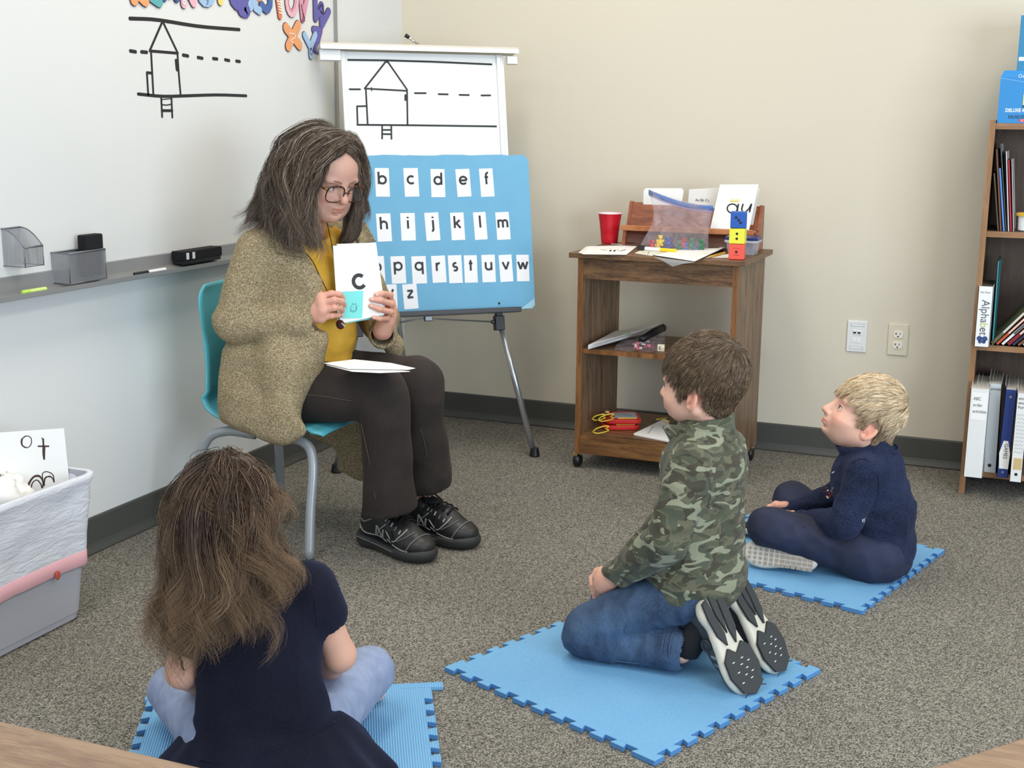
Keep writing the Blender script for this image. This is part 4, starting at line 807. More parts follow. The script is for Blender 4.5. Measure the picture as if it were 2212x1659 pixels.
for s_ in (-1, 1):
    for cx_, cz_, rx_, rz_ in ((.0085, .004, .0085, .0085), (.006, -.007, .006, .0055)): bt.prism([(s_*cx_+rx_*math.cos(a_), cz_+rz_*math.sin(a_)) for a_ in np.linspace(0, 2*math.pi, 13)[:-1]], .0005, A0+up_*h*.115+rt*w_*.5+V(0, -.0003, 0), np.stack([rt, up_, V(0, -1, 0)]))
bt.prism([(-.001, -.009), (.001, -.009), (.001, .009), (-.001, .009)], .0007, A0+up_*h*.115+rt*w_*.5+V(0, -.0003, 0), np.stack([rt, up_, V(0, -1, 0)])); bt.build('butterfly_print', navy, cvr)
book(2142, 2147, 742, 2154.5, 2160, 566, -.30, .21, .5165, rgb(60, 140, 150), 'tall thin teal book standing behind the white alphabet book', None)
lean = [(rgb(96, 98, 66), 'olive and grey leaning book, topmost of the slanted row on the middle shelf'), (rgb(196, 84, 48), 'orange leaning book under the olive one on the middle shelf'), (rgb(228, 226, 222), 'white leaning book with a printed title on the middle shelf'), (rgb(134, 28, 40), 'dark red leaning book on the middle shelf'), (rgb(44, 40, 72), 'navy leaning book on the middle shelf'),
        (rgb(122, 74, 48), 'brown leaning book on the middle shelf'), (rgb(234, 230, 222), 'cream leaning book low on the middle shelf'), (rgb(176, 178, 96), 'yellow green leaning book, lowest of the slanted row')]
for k, (col, lab) in enumerate(lean):
    A = PY(2139+k*11.5, 741, -.30); A[2] = .5168; ang = R_(50-k*1.0); d_ = V(math.cos(ang), 0, math.sin(ang)); nn_ = V(-math.sin(ang), 0, math.cos(ang)); th_ = .011 if k % 3 else .014; Lb = .215+.02*((k*37) % 3)
    A = A+d_*.0; FL = np.stack([d_, nn_, V(0, -1, 0)]); t = thing('book', tuple(A), lab, 'book', 'slanted books on the middle shelf'); O_ = A+nn_*(th_/2)+V(th_*.8, 0, .0); yc = .1
    c_ = MB()
    for (a_, b_, th2) in ((0, -th_/2+.0008, .0016), (0, th_/2-.0008, .0016)): c_.box(O_+d_*Lb/2+nn_*b_+V(0, yc, 0), (Lb, th2, .2), FL)
    c_ = c_.box(O_+d_*Lb/2+V(0, .0008, 0), (Lb, th_, .0016), FL).build('cover', plain('cover_%d_%d_%d' % tuple(int(x_*255) for x_ in col[:3]), col, .5), t)
    MB().box(O_+d_*Lb/2+V(0, yc, 0), (Lb-.004, th_-.0034, .196), FL).build('pages', pgs, t)
    MB().ribbon([(.05, -.0), (.14, 0)], th_*.45, FL, O_, .0012).build('title_strip', plain('title_dark', rgb(60, 56, 56), .6) if sum(col[:3]) > 1.2 else plain('title_light', rgb(214, 206, 196), .6), c_)
# binders on the bottom shelf
bw = plain('binder_white', rgb(232, 232, 230), .3); bg_ = plain('binder_greyish', rgb(196, 202, 202), .3); bn = plain('binder_navy', rgb(34, 56, 120), .35)
pk = plain('page_ends', rgb(200, 196, 190), .8)
def binder(b0, b1, yb_, t0, t1, yt, z, m, label, dep=.26):
    yy = PZ(b0, yb_, z)[1]; yy = min(max(yy, -.40), -.28); t, pt, w_, h, c_ = book(b0, b1, yb_, t0, t1, yt, yy, dep, z, rgb(1, 1, 1), label, None, name='ring_binder', cat='binder', spine_m=m, pgm=pk)
    pm_ = MB()
    for k in range(5): # fanned sheets above the rings
        u = .15+.16*k; a_ = V(*pt(u, yy+.03, h-.02)); pm_.add([a_, a_+V(0, .2, 0), a_+V(.004*(k-2), .2, .03), a_+V(.004*(k-2), .02, .028)], [(0, 1, 2, 3)])
    pm_.build('loose_sheets', M['paper2'], t); return V(*pt(0, yy, 0)), nrm(V(*pt(0, yy, h))-V(*pt(0, yy, 0))), w_, h, c_, yy
SB = .0835
A0, u_, w_, h, c_, yy = binder(2081, 2122, 1029, 2097.5, 2138, 838, SB, bw, 'white ring binder with a handwritten label, leftmost on the bottom shelf')
F2 = np.stack([V(1, 0, 0), u_, V(0, -1, 0)]); MB().prism([(w_*.1, h*.65), (w_*.9, h*.65), (w_*.9, h*.95), (w_*.1, h*.95)], .0006, A0, F2).build('label_card', M['paper'], c_)
for k, s_ in enumerate(('ABC', 'order', 'activities')): text(s_, A0+u_*h*(.87-.07*k)+V(w_*.18, 0, 0), F2, .0155, 'handwriting', plain('pen_blue_grey', rgb(60, 66, 90), .6), c_, off=.0012, sx=.8)
A0, u_, w_, h, c_, yy = binder(2124.5, 2151.5, 1019, 2137, 2170.5, 828, SB, bg_, 'pale grey ring binder, second from the left on the bottom shelf'); text('activities', A0+u_*h*.93+V(w_*.15, 0, 0), F2, .013, 'handwriting', plain('pen_blue_grey', rgb(60, 66, 90), .6), c_, off=.0012, sx=.7)
MB().lathe([(.006, 0), (.006, .001), (.003, .001)], A0+u_*h*.08+V(w_*.45, 0, 0), F2, 14).build('finger_hole', M['black'], c_)
A0, u_, w_, h, c_, yy = binder(2152.5, 2177, 1030, 2172.5, 2196, 841, SB, bn, 'navy blue ring binder on the bottom shelf')
MB().prism([(w_*.15, h*.1), (w_*.95, h*.1), (w_*1.0, h*.28), (w_*.75, h*.42), (w_*.35, h*.42), (w_*.05, h*.28)], .0006, A0, F2).build('label_card', M['paper'], c_); text('GAMES', A0+u_*h*.39+V(w_*.42, 0, 0), np.stack([-u_, V(1, 0, 0), V(0, -1, 0)]), .0165, 'handwriting', M['ink'], c_, off=.0012)
for f_ in (.92, .06): MB().lathe([(.004, 0), (.004, .001)], A0+u_*h*f_+V(w_*.5, 0, 0), F2, 12).build('rivet', M['alu'], c_)
A0, u_, w_, h, c_, yy = binder(2180, 2206, 1042, 2198, 2224, 849, SB, bw, 'white ring binder with a zigzag pattern at the right edge of the bottom shelf')
zg = MB()
for i in range(11):
    zg.ribbon([(w_*(.15+.14*j), h*(.33+.042*i+(.018 if j % 2 else 0))) for j in range(6)], .0025, F2, A0, .0009)
zg.build('zigzag_relief', bg_, c_); MB().prism([(w_*.2, h*.14), (w_*.9, h*.14), (w_*.9, h*.27), (w_*.2, h*.27)], .0006, A0, F2).build('tan_label', plain('tan_label', rgb(206, 180, 128), .6), c_)
MB().lathe([(.005, 0), (.005, .001)], A0+u_*h*.085+V(w_*.5, 0, 0), F2, 12).build('finger_hole', M['black'], c_)
for k, s_ in enumerate(('and', 'word', 'Forms')): text(s_, A0+u_*h*(.93-.05*k)+V(w_*.15, 0, 0), F2, .013, 'handwriting', M['ink'], c_, off=.0012)
# boxes on top of the bookcase
bx = PY(2153.5, 264, by+.01); bz = 1.2378; bt_ = PY(2160, 152, by+.01)[2]; bb_m = plain('box_blue', rgb(38, 134, 200), .4)
t = thing('book_set_box', (bx[0]+.12, by+.07, bz), 'bright blue boxed reading set standing on top of the bookcase', 'box'); hh = bt_-bz
mb_ = MB().bb((bx[0], by+.01, bz), (bx[0]+.26, by+.14, bz+hh-.02)).add([(bx[0], by+.01, bz+hh-.02), (bx[0]+.26, by+.01, bz+hh-.05), (bx[0]+.26, by+.14, bz+hh-.02), (bx[0], by+.14, bz+hh-.02), (bx[0]+.01, by+.02, bz+hh), (bx[0]+.25, by+.02, bz+hh-.0), (bx[0]+.25, by+.13, bz+hh), (bx[0]+.01, by+.13, bz+hh)], [(0, 1, 5, 4), (1, 2, 6, 5), (2, 3, 7, 6), (3, 0, 4, 7), (4, 5, 6, 7)])
bo = mb_.build('box_body', bb_m, t); FB = np.array([[1, 0, 0], [0, 0, 1.], [0, -1, 0]]); bO = V(bx[0], by+.01, bz)
wt = plain('print_white', rgb(240, 244, 246), .5); MB().ribbon([(0, hh-.024), (.12, hh-.045), (.26, hh-.05)], .0015, FB, bO, .0006).build('flap_edge', plain('flap_line', rgb(120, 186, 226), .5), bo)
text('Over two', bO+V(.052, 0, hh*.86), FB, .015, 'printed_text', wt, bo); text('BOB', bO+V(.071, -.0, hh*.36), FB, .052, 'box_title', plain('print_yellow', rgb(240, 226, 90), .5), bo, bold=.002); text('BOOKS', bO+V(.071, 0, hh*.29), FB, .013, 'printed_text', M['ink'], bo)
MB().ribbon([(.07, hh*.56), (.25, hh*.56)], .001, FB, bO, .0006).ribbon([(.07, hh*.27), (.25, hh*.27)], .001, FB, bO, .0006).build('rule_line', M['ink'], bo)
text('DELUXE READING SET', bO+V(.022, 0, hh*.215), FB, .0155, 'printed_text', wt, bo, sx=.82, bold=.0004); text('READ AND SPELL WITH SIMPLE', bO+V(.032, 0, hh*.12), FB, .0085, 'printed_text', M['ink'], bo, sx=.8); text('IN PROVEN STORIES AND', bO+V(.032, 0, hh*.085), FB, .0085, 'printed_text', M['ink'], bo, sx=.8)
MB().prism([(.066, .004), (.25, .004), (.25, .013), (.066, .013)], .0006, bO, FB).build('red_banner', plain('banner_red', rgb(216, 40, 60), .5), bo); text('SCHOLASTIC', bO+V(.07, 0, .0055), FB, .009, 'printed_text', wt, bo, off=.0012)
b2 = PY(2196, 153, by+.05); t = thing('box', (b2[0]+.1, by+.1, bz+hh), 'teal blue box stacked on top of the bright blue reading set, at the picture edge', 'box')
MB().bb((b2[0], by+.035, bz+hh+.0005), (b2[0]+.2, by+.125, bz+hh+.17)).build('box_body', plain('box_teal', rgb(44, 128, 172), .45), t, bevel=.001); MB().bb((b2[0]+.004, by+.0345, bz+hh+.03), (b2[0]+.1, by+.035, bz+hh+.042)).build('pale_band', wt, t)

# ================================================================= waste bin
WX0, WX1, WY0, WY1 = .075, .305, -2.83, -2.375; BH = .375
bn_ = thing('waste_bin', ((WX0+WX1)/2, (WY0+WY1)/2, 0), 'grey waste bin lined with a white pink-banded bag, by the left wall', 'bin')
def rring(gx, z, r=.03, n=6, wob=0., seed=0, m=1):
    cx_, cy_ = (WX0+WX1)/2, (WY0+WY1)/2; P = []; base = rrect(WX1-WX0+2*gx, WY1-WY0+2*gx, r, n)
    # densify
    out = []
    for i in range(len(base)):
        a_, b_ = np.array(base[i]), np.array(base[(i+1) % len(base)]); k = max(1, int(np.linalg.norm(b_-a_)/.012)) if m > 1 else 1
        for j in range(k): out.append(a_+(b_-a_)*j/k)
    return [(cx_+x_, cy_+y_, z) for x_, y_ in out]
loft(MB(), [rring(-.006, .001), rring(0, .006), rring(.001, .022), rring(.004, .023), rring(.033, BH-.012), rring(.038, BH-.01), rring(.038, BH), rring(.032, BH), rring(-.004, .01)], False).build('bin_body', plain('bin_grey', rgb(176, 176, 184), .45, bump=.05, bscale=60), bn_, smooth=False)
def liner():
    t = NT('white_liner_film'); v = t.coord(scale=(1, .6, 2.4)); n = t.noise(v, 13, 5, .62, 1.6); n2 = t.noise(v, 50, 3, .6, 1)
    t.col(rgb(232, 235, 243)); t.set(Roughness=.35); t.b.inputs['Alpha'].default_value = .95; t.bump(t.math('ADD', n, t.math('MULTIPLY', n2, .3)), .55, .012); return t.m
rings = []; zsL = list(np.linspace(.175, BH+.002, 14)); rg = random.Random(5); base = rring(0, 0, m=2); NR = len(base)
for k, z in enumerate(zsL):
    g = .036*(z/BH)+.006+(.004 if k > 11 else 0); R0 = rring(g, z, m=2)[:NR] if len(rring(g, z, m=2)) == NR else None
    ring = []; cx_, cy_ = (WX0+WX1)/2, (WY0+WY1)/2
    for i in range(NR):
        bx_, by_, _ = base[i]; f = 1; dx_, dy_ = bx_-cx_, by_-cy_; hx, hy = (WX1-WX0)/2, (WY1-WY0)/2
        w1 = .0035*mnoise.noise((bx_*14, by_*14, z*22))+.002*mnoise.noise((bx_*40, by_*40, z*12)); zz = z+(.012*mnoise.noise((bx_*6, by_*6, 3.1))*(1 if k == 0 else .2))
        ring.append((bx_+dx_/hx*(g+w1), by_+dy_/hy*(g+w1)*1.0, zz))
    rings.append(ring)
ins = [[(cx_+(x_-cx_)*s_, cy_+(y_-cy_)*(1-(1-s_)*.55), z_) for x_, y_, _ in rings[-1]] for s_, z_ in ((.93, BH+.003), (.90, BH-.02), (.74, BH-.16), (.55, .04))]
LM = liner(); loft(MB(), rings+ins, False).build('bin_liner', LM, bn_, smooth=True)
band = [[(cx_+(x_-cx_)*(1+e_), cy_+(y_-cy_)*(1+e_*.5), z_+dz) for x_, y_, z_ in rings[0]] for e_, dz in ((.004, -.030), (.010, -.029), (.012, .006), (.004, .007))]
loft(MB(), band, False).build('drawstring_band', plain('drawstring_pink', rgb(232, 178, 184), .5), bn_, smooth=True)
q = PX(125, 1243, WX1+.03); MB().ball(q, (.002, .0085, .012), n=8).build('drawstring_hole', plain('drawstring_red', rgb(190, 82, 62), .5), bn_, smooth=True)
cO = V(.225, -2.415, .2); cN = nrm(V(.75, -.66, 0.08)); FC = np.stack([nrm(np.cross((0, 0, 1), cN)), V(0, 0, 0), cN]); FC[1] = np.cross(FC[2], FC[0])
def cpx(x, y): P_ = PP(x, y, cO, cN)-cO; return (P_@FC[0], P_@FC[1])
dc = thing('drawing_paper', tuple(cO), 'white card with brown pen doodles sticking out of the waste bin', 'paper')
pl = [cpx(-60, 1110), cpx(150, 1042), cpx(138, 925), cpx(-60, 938)]; MB().prism(pl, .0008, cO, FC).build('card_sheet', M['paper'], dc)
dm = MB(); br = plain('brown_pen', rgb(70, 44, 36), .6)
def cst(pts, w_=.0022, sm=True):
    p_ = [cpx(*q_) for q_ in pts]; dm.ribbon(spline(p_, 22) if sm and len(p_) > 2 else p_, w_, FC, cO, .0013)
def z8(x, y): return (x/3.073, 900+y/3.073)
cst([z8(*q_) for q_ in ((175, 127), (142, 150), (145, 190), (180, 207), (207, 180), (205, 140), (175, 127), (150, 145), (148, 188), (176, 205))])
cst([z8(250, 196), z8(326, 196)], .004, False); cst([z8(286, 148), z8(293, 285)], .004, False); cst([z8(276, 138), z8(288, 165)], .002, False); cst([z8(288, 142), z8(284, 240), z8(294, 284), z8(298, 200)], .002)
for e_ in (0, 7): cst([z8(*q_) for q_ in ((180+e_, 485), (190+e_, 440), (225, 395+e_), (262, 392+e_), (284, 430), (284, 470))], .0028)
cst([z8(*q_) for q_ in ((205, 485), (215, 440), (245, 420), (272, 450), (278, 475))], .0028); cst([z8(*q_) for q_ in ((284, 420), (282, 378), (310, 365), (350, 385), (360, 435))], .0024); cst([z8(*q_) for q_ in ((292, 455), (300, 410), (330, 395), (352, 415), (358, 436))], .0028); cst([z8(*q_) for q_ in ((296, 460), (290, 430), (305, 400), (340, 400))], .0024)
dm.build('pen_doodles', br, dc)
tq = thing('tissue', (.2, -2.62, .3), 'crumpled white tissue at the top of the waste bin, left picture edge', 'tissue'); tm = MB(); c_ = PX(5, 1075, .2); G = []
for i in range(14):
    row = []
    for j in range(18): a_ = 2*math.pi*j/17; ph = math.pi*i/13*.62; r_ = .062*(1+.35*mnoise.noise((math.cos(a_)*2+i*.3, math.sin(a_)*2, ph*3))); row.append(c_+V(r_*math.sin(ph)*math.cos(a_), 1.1*r_*math.sin(ph)*math.sin(a_), r_*math.cos(ph)*.9))
    G.append(row)
tm.sheet(G, .0008).build('tissue_sheet', M['paper'], tq, smooth=True)

# ================================================================= tables at the bottom corners
tw_ = wood('brown_table_laminate', rgb(112, 88, 68), rgb(152, 124, 98), (1, 7, 7), .4); te = plain('table_edge_brown', rgb(92, 68, 50), .5)
def table(poly, z, label, legs):
    c_ = np.mean(poly, 0); t = thing('classroom_table', (c_[0], c_[1], 0), label, 'table'); MB().prism(poly, .026, (0, 0, z-.026)).build('tabletop', tw_, t, bevel=.003)
    for x_, y_ in legs: MB().tube([(x_, y_, 0), (x_, y_, z-.026)], .016, 12).build('leg', M['alu'], t, smooth=True)
TZ2 = .60; a_ = PZ(0, 1556, TZ2); b_ = PZ(437, 1657, TZ2); d_ = nrm(b_-a_); n_ = V(d_[1], -d_[0], 0)
p0 = a_-d_*.45; p1 = b_+d_*.03; table([tuple(q_[:2]) for q_ in (p0, p0+n_*.55, p1+n_*.55, p1)], TZ2, 'brown laminate table whose far edge crosses the bottom left of the picture', [tuple((p0+d_*.08+n_*k)[:2]) for k in (.08, .47)]+[tuple((p1-d_*.08+n_*k)[:2]) for k in (.08, .47)])
a_ = PZ(2005, 1659, TZ2); b_ = PZ(2212, 1592, TZ2); d_ = nrm(b_-a_); n_ = V(d_[1], -d_[0], 0); p0 = a_-d_*.02; p1 = b_+d_*.5
table([tuple(q_[:2]) for q_ in (p0, p0+n_*.5, p1+n_*.5, p1)], TZ2, 'brown laminate table corner at the bottom right of the picture', [tuple((p0+d_*.08+n_*k)[:2]) for k in (.08, .42)]+[tuple((p1-d_*.08+n_*k)[:2]) for k in (.08, .42)])

# ================================================================= child's stacking chair
ch = thing('stacking_chair', (.42, -1.54, 0), 'turquoise plastic shell chair with grey tube legs under the woman', 'chair')
tq_ = plain('turquoise_shell', rgb(92, 184, 198), .35, bump=.1, bscale=500); gl_ = plain('grey_powder_tube', rgb(158, 163, 166), .35, .3)
prof = spline([(.205, .76), (.207, .72), (.217, .64), (.226, .55), (.228, .47), (.243, .405), (.285, .375), (.36, .364), (.48, .362), (.57, .368), (.615, .368), (.632, .358)], 40)
hw = [.19+.004*min(1, i/14) if i < 14 else .20 for i in range(40)]; cyy = -1.545; G = []
for i, (x_, z_) in enumerate(prof):
    row = []; rc = 0
    if i < 5: rc = .035*(1-i/5.)**2
    w_ = (hw[i]-rc)*(1 if i < 36 else 1-.02*(i-35))
    for j in range(17): v_ = j/8-1; curve = (.022*v_*v_ if i < 16 else 0)+0; row.append((x_+curve, cyy+w_*v_, z_+(.008*v_*v_*(1 if 18 < i < 34 else 0))-(.004*max(0, abs(v_)-.8)*5 if i > 18 else 0)))
    G.append(row)
MB().sheet(G, .006).build('seat_shell', tq_, ch, smooth=True)
def cleg(pts, r=.0145):
    l = MB().tube(spline(pts, 26), r, 16).build('leg', gl_, ch, smooth=True); f = np.array(pts[-1], float)
    MB().lathe([(.013, .0), (.016, .004), (.016, .008), (.009, .010), (.009, .02)], (f[0], f[1], 0), n=16).build('glide_foot', M['chrome'], l)
yn, yf = -1.725, -1.36
cleg([(.40, yn, .335), (.30, yn, .335), (.235, yn-.01, .30), (.19, yn-.022, .17), (.15, yn-.03, .012)]); cleg([(.46, yn, .335), (.56, yn, .33), (.60, yn-.012, .28), (.608, yn-.045, .14), (.615, -1.795, .012)])
cleg([(.40, yf, .335), (.30, yf, .335), (.235, yf+.01, .30), (.215, yf+.04, .17), (.197, -1.284, .012)]); cleg([(.46, yf, .335), (.56, yf, .33), (.60, yf+.012, .28), (.62, yf+.04, .14), (.64, -1.30, .012)])
MB().tube([(.42, yn, .335), (.42, yf, .335)], .011, 10).tube([(.50, yn, .335), (.50, yf, .335)], .011, 10).build('cross_bar', gl_, ch, smooth=True)
# ================================================================= sculpting: smooth-blended solids turned into one surface
class Sculpt:
    def __init__(s, lo, hi, h):
        s.lo = np.array(lo, float); s.h = h; s.n = np.ceil((np.array(hi)-s.lo)/h).astype(int)+1; s.F = np.full(s.n, .2, np.float32)
        s.ax = [(s.lo[i]+h*np.arange(s.n[i])).astype(np.float32) for i in range(3)]
    def _r(s, lo, hi, pad):
        a = np.clip(np.floor((np.array(lo)-pad-s.lo)/s.h).astype(int), 0, s.n); b = np.clip(np.ceil((np.array(hi)+pad-s.lo)/s.h).astype(int)+1, 0, s.n)
        sl = tuple(slice(a[i], b[i]) for i in range(3))
        return sl, s.ax[0][sl[0]][:, None, None], s.ax[1][sl[1]][None, :, None], s.ax[2][sl[2]][None, None, :]
    def _op(s, sl, d, k, op):
        A = s.F[sl]
        if A.size == 0: return
        if op == 'sub': d = -d; A2 = -A; 
        elif op == 'int': A2 = -A; d = -d
        if op == 'add': a, b = A, d
        elif op == 'sub': a, b = -A, -d   # max(A,-dd) = -min(-A, dd)
        else: a, b = -A, d
        if op == 'sub': b = -d
        k = max(k, 1e-6); hh = np.maximum(k-np.abs(a-b), 0)/k; r = np.minimum(a, b)-hh*hh*k*.25
        s.F[sl] = r if op == 'add' else -r
    def ell(s, c, r, F=None, k=.01, op='add'):
        c = np.array(c, float); r = np.broadcast_to(np.array(r, float), (3,)); R = r.max() if F is not None else r
        sl, X, Y, Z = s._r(c-R, c+R, k+3*s.h); x, y, z = X-c[0], Y-c[1], Z-c[2]
        if F is not None: x, y, z = [x*F[i][0]+y*F[i][1]+z*F[i][2] for i in range(3)]
        k0 = np.sqrt((x/r[0])**2+(y/r[1])**2+(z/r[2])**2); k1 = np.sqrt((x/r[0]**2)**2+(y/r[1]**2)**2+(z/r[2]**2)**2)+1e-9
        s._op(sl, (k0*(k0-1)/k1).astype(np.float32), k, op); return s
    def cap(s, a, b, ra, rb, k=.01, op='add', side=None, flat=1.):
        a = np.array(a, float); b = np.array(b, float); R = max(ra, rb)*max(1, flat); sl, X, Y, Z = s._r(np.minimum(a, b)-R, np.maximum(a, b)+R, k+3*s.h)
        ba = b-a; L = ba@ba+1e-12; x, y, z = X-a[0], Y-a[1], Z-a[2]; t = np.clip((x*ba[0]+y*ba[1]+z*ba[2])/L, 0, 1); x, y, z = x-t*ba[0], y-t*ba[1], z-t*ba[2]; q = x*x+y*y+z*z
        if side is not None: sd = x*side[0]+y*side[1]+z*side[2]; q = q-sd*sd+sd*sd/flat**2
        s._op(sl, (np.sqrt(q)-(ra+(rb-ra)*t)).astype(np.float32)*(1 if flat >= 1 else flat), k, op); return s
    def chain(s, P, R, k=.008, op='add', **kw):
        R = np.broadcast_to(R, (len(P),))
        for i in range(len(P)-1): s.cap(P[i], P[i+1], R[i], R[i+1], k, op, **kw)
        return s
    def box(s, c, half, rnd, F=ID, k=.005, op='add'):
        c = np.array(c, float); half = np.array(half, float); R = np.linalg.norm(half); sl, X, Y, Z = s._r(c-R, c+R, k+3*s.h); x, y, z = X-c[0], Y-c[1], Z-c[2]
        q = [np.abs(x*F[i][0]+y*F[i][1]+z*F[i][2])-(half[i]-rnd) for i in range(3)]
        d = np.sqrt(sum(np.maximum(v, 0)**2 for v in q))+np.minimum(np.maximum(np.maximum(q[0], q[1]), q[2]), 0)-rnd; s._op(sl, d.astype(np.float32), k, op); return s
    def half(s, p, n, k=.004, op='int'):   # keep the side against n
        n = nrm(n); X, Y, Z = s.ax[0][:, None, None], s.ax[1][None, :, None], s.ax[2][None, None, :]
        d = ((X-p[0])*n[0]+(Y-p[1])*n[1]+(Z-p[2])*n[2]).astype(np.float32); a = -s.F; b = -d; hh = np.maximum(k-np.abs(a-b), 0)/k; s.F = -(np.minimum(a, b)-hh*hh*k*.25); return s
    def mesh(s, smooth=2):
        F = s.F; ins = F < 0; n = s.n-1; c = [ins[i:i+n[0], j:j+n[1], k:k+n[2]] for i in (0, 1) for j in (0, 1) for k in (0, 1)]
        al = c[0].copy(); an = c[0].copy()
        for q in c[1:]: al &= q; an |= q
        I = np.argwhere(an & ~al); idx = -np.ones(n, np.int32); idx[tuple(I.T)] = np.arange(len(I)); acc = np.zeros((len(I), 3)); cnt = np.zeros(len(I))
        cor = [(i, j, k) for i in (0, 1) for j in (0, 1) for k in (0, 1)]; val = {q: F[I[:, 0]+q[0], I[:, 1]+q[1], I[:, 2]+q[2]].astype(float) for q in cor}
        for a in cor:
            for ax in range(3):
                if a[ax]: continue
                b = list(a); b[ax] = 1; b = tuple(b); va, vb = val[a], val[b]; m = (va < 0) != (vb < 0); t = va[m]/(va[m]-vb[m]); p = np.tile(np.array(a, float), (m.sum(), 1)); p[:, ax] = t; acc[m] += p; cnt[m] += 1
        V_ = s.lo+s.h*(I+acc/cnt[:, None]); quads = []
        for ax in range(3):
            u, v = [(1, 2), (2, 0), (0, 1)][ax]; A = ins[tuple(slice(0, -1) if i == ax else slice(None) for i in range(3))]; B = ins[tuple(slice(1, None) if i == ax else slice(None) for i in range(3))]
            E_ = np.argwhere(A != B); E_ = E_[(E_[:, u] > 0) & (E_[:, v] > 0) & (E_[:, u] < n[u]) & (E_[:, v] < n[v])]; o = A[tuple(E_.T)]
            def g(du, dv): q = E_.copy(); q[:, u] += du; q[:, v] += dv; return idx[tuple(q.T)]
            Q = np.stack([g(-1, -1), g(0, -1), g(0, 0), g(-1, 0)], 1); Q[~o] = Q[~o][:, ::-1]; quads.append(Q)
        Q = np.concatenate(quads); Q = Q[(Q >= 0).all(1)]
        e = np.concatenate([Q[:, [0, 1]], Q[:, [1, 2]], Q[:, [2, 3]], Q[:, [3, 0]]]); deg = np.bincount(e[:, 0], minlength=len(V_))+np.bincount(e[:, 1], minlength=len(V_)); deg = np.maximum(deg, 1)
        for _ in range(smooth):
            S_ = np.stack([np.bincount(e[:, 0], V_[e[:, 1], i], len(V_))+np.bincount(e[:, 1], V_[e[:, 0], i], len(V_)) for i in range(3)], 1)/deg[:, None]; V_ = V_*.4+S_*.6
        return V_, Q
def vnormals(v, q):
    a = v[q[:, 2]]-v[q[:, 0]]; b = v[q[:, 3]]-v[q[:, 1]]; n = np.cross(a, b); N = np.zeros_like(v)
    for i in range(4):
        for k in range(3): N[:, k] += np.bincount(q[:, i], n[:, k], len(v))
    return N/(np.linalg.norm(N, axis=1)[:, None]+1e-12)
_L = np.random.RandomState(7).uniform(-1, 1, (32, 32, 32))
def vnoise(P, sc=1.):
    P = np.array(P)*sc+1000.37; I = np.floor(P).astype(int); f = P-I; f = f*f*(3-2*f); r = 0
    for i in (0, 1):
        for j in (0, 1):
            for k in (0, 1):
                w = (f[:, 0] if i else 1-f[:, 0])*(f[:, 1] if j else 1-f[:, 1])*(f[:, 2] if k else 1-f[:, 2]); r = r+w*_L[(I[:, 0]+i) % 32, (I[:, 1]+j) % 32, (I[:, 2]+k) % 32]
    return r
def obj(name, parts, mats, parent, col=None, mi=None):
    """parts: list of (verts, quads[, colour rows])"""
    me = bpy.data.meshes.new(name); vs = []; fs = []; cs = []; b = 0; mis = []
    for k, p in enumerate(parts):
        v, q = p[0], p[1]; vs.append(v); fs.append(q+b); b += len(v); cs.append(p[2] if len(p) > 2 and p[2] is not None else np.ones((len(v), 3))); mis += [p[3] if len(p) > 3 else 0]*len(q)
    v = np.concatenate(vs)-OFF[parent.name]; f = np.concatenate(fs)
    me.vertices.add(len(v)); me.vertices.foreach_set('co', v.ravel()); me.loops.add(f.size); me.loops.foreach_set('vertex_index', f.ravel()); me.polygons.add(len(f))
    me.polygons.foreach_set('loop_start', np.arange(0, f.size, f.shape[1])); me.polygons.foreach_set('loop_total', np.full(len(f), f.shape[1]))
    me.update(calc_edges=True); me.polygons.foreach_set('use_smooth', [True]*len(f)); me.polygons.foreach_set('material_index', mis)
    for m in (mats if isinstance(mats, (list, tuple)) else [mats]): me.materials.append(m)
    c = np.concatenate(cs); a = me.color_attributes.new('tint', 'FLOAT_COLOR', 'POINT'); a.data.foreach_set('color', np.concatenate([c, np.ones((len(c), 1))], 1).ravel())
    me.validate(); o = bpy.data.objects.new(name, me); return link(o, parent)
def attrmat(nm, base, rough=.5, sss=0, bump=None, spec=.5, var=.0, vscale=20):
    t = NT(nm); at = t.n('ShaderNodeAttribute'); at.attribute_name = 'tint'; v = t.coord(); c = t.mix(1., base, at.outputs['Color'], 'MULTIPLY')
    if var: c = t.mix(t.math('MULTIPLY', t.noise(v, vscale, 3), var), c, tuple(x*.5 for x in base[:3])+(1,))
    t.col(c); t.set(Roughness=rough); t.b.inputs['Specular IOR Level'].default_value = spec
    if sss: t.b.inputs['Subsurface Weight'].default_value = sss; t.b.inputs['Subsurface Radius'].default_value = (.012, .004, .002); t.b.inputs['Subsurface Scale'].default_value = .5
    if bump: t.bump(t.noise(v, bump[0], 3), bump[1], .002)
    return t.m
def xf(p, s, F, O): return np.array(p)*s@F+O
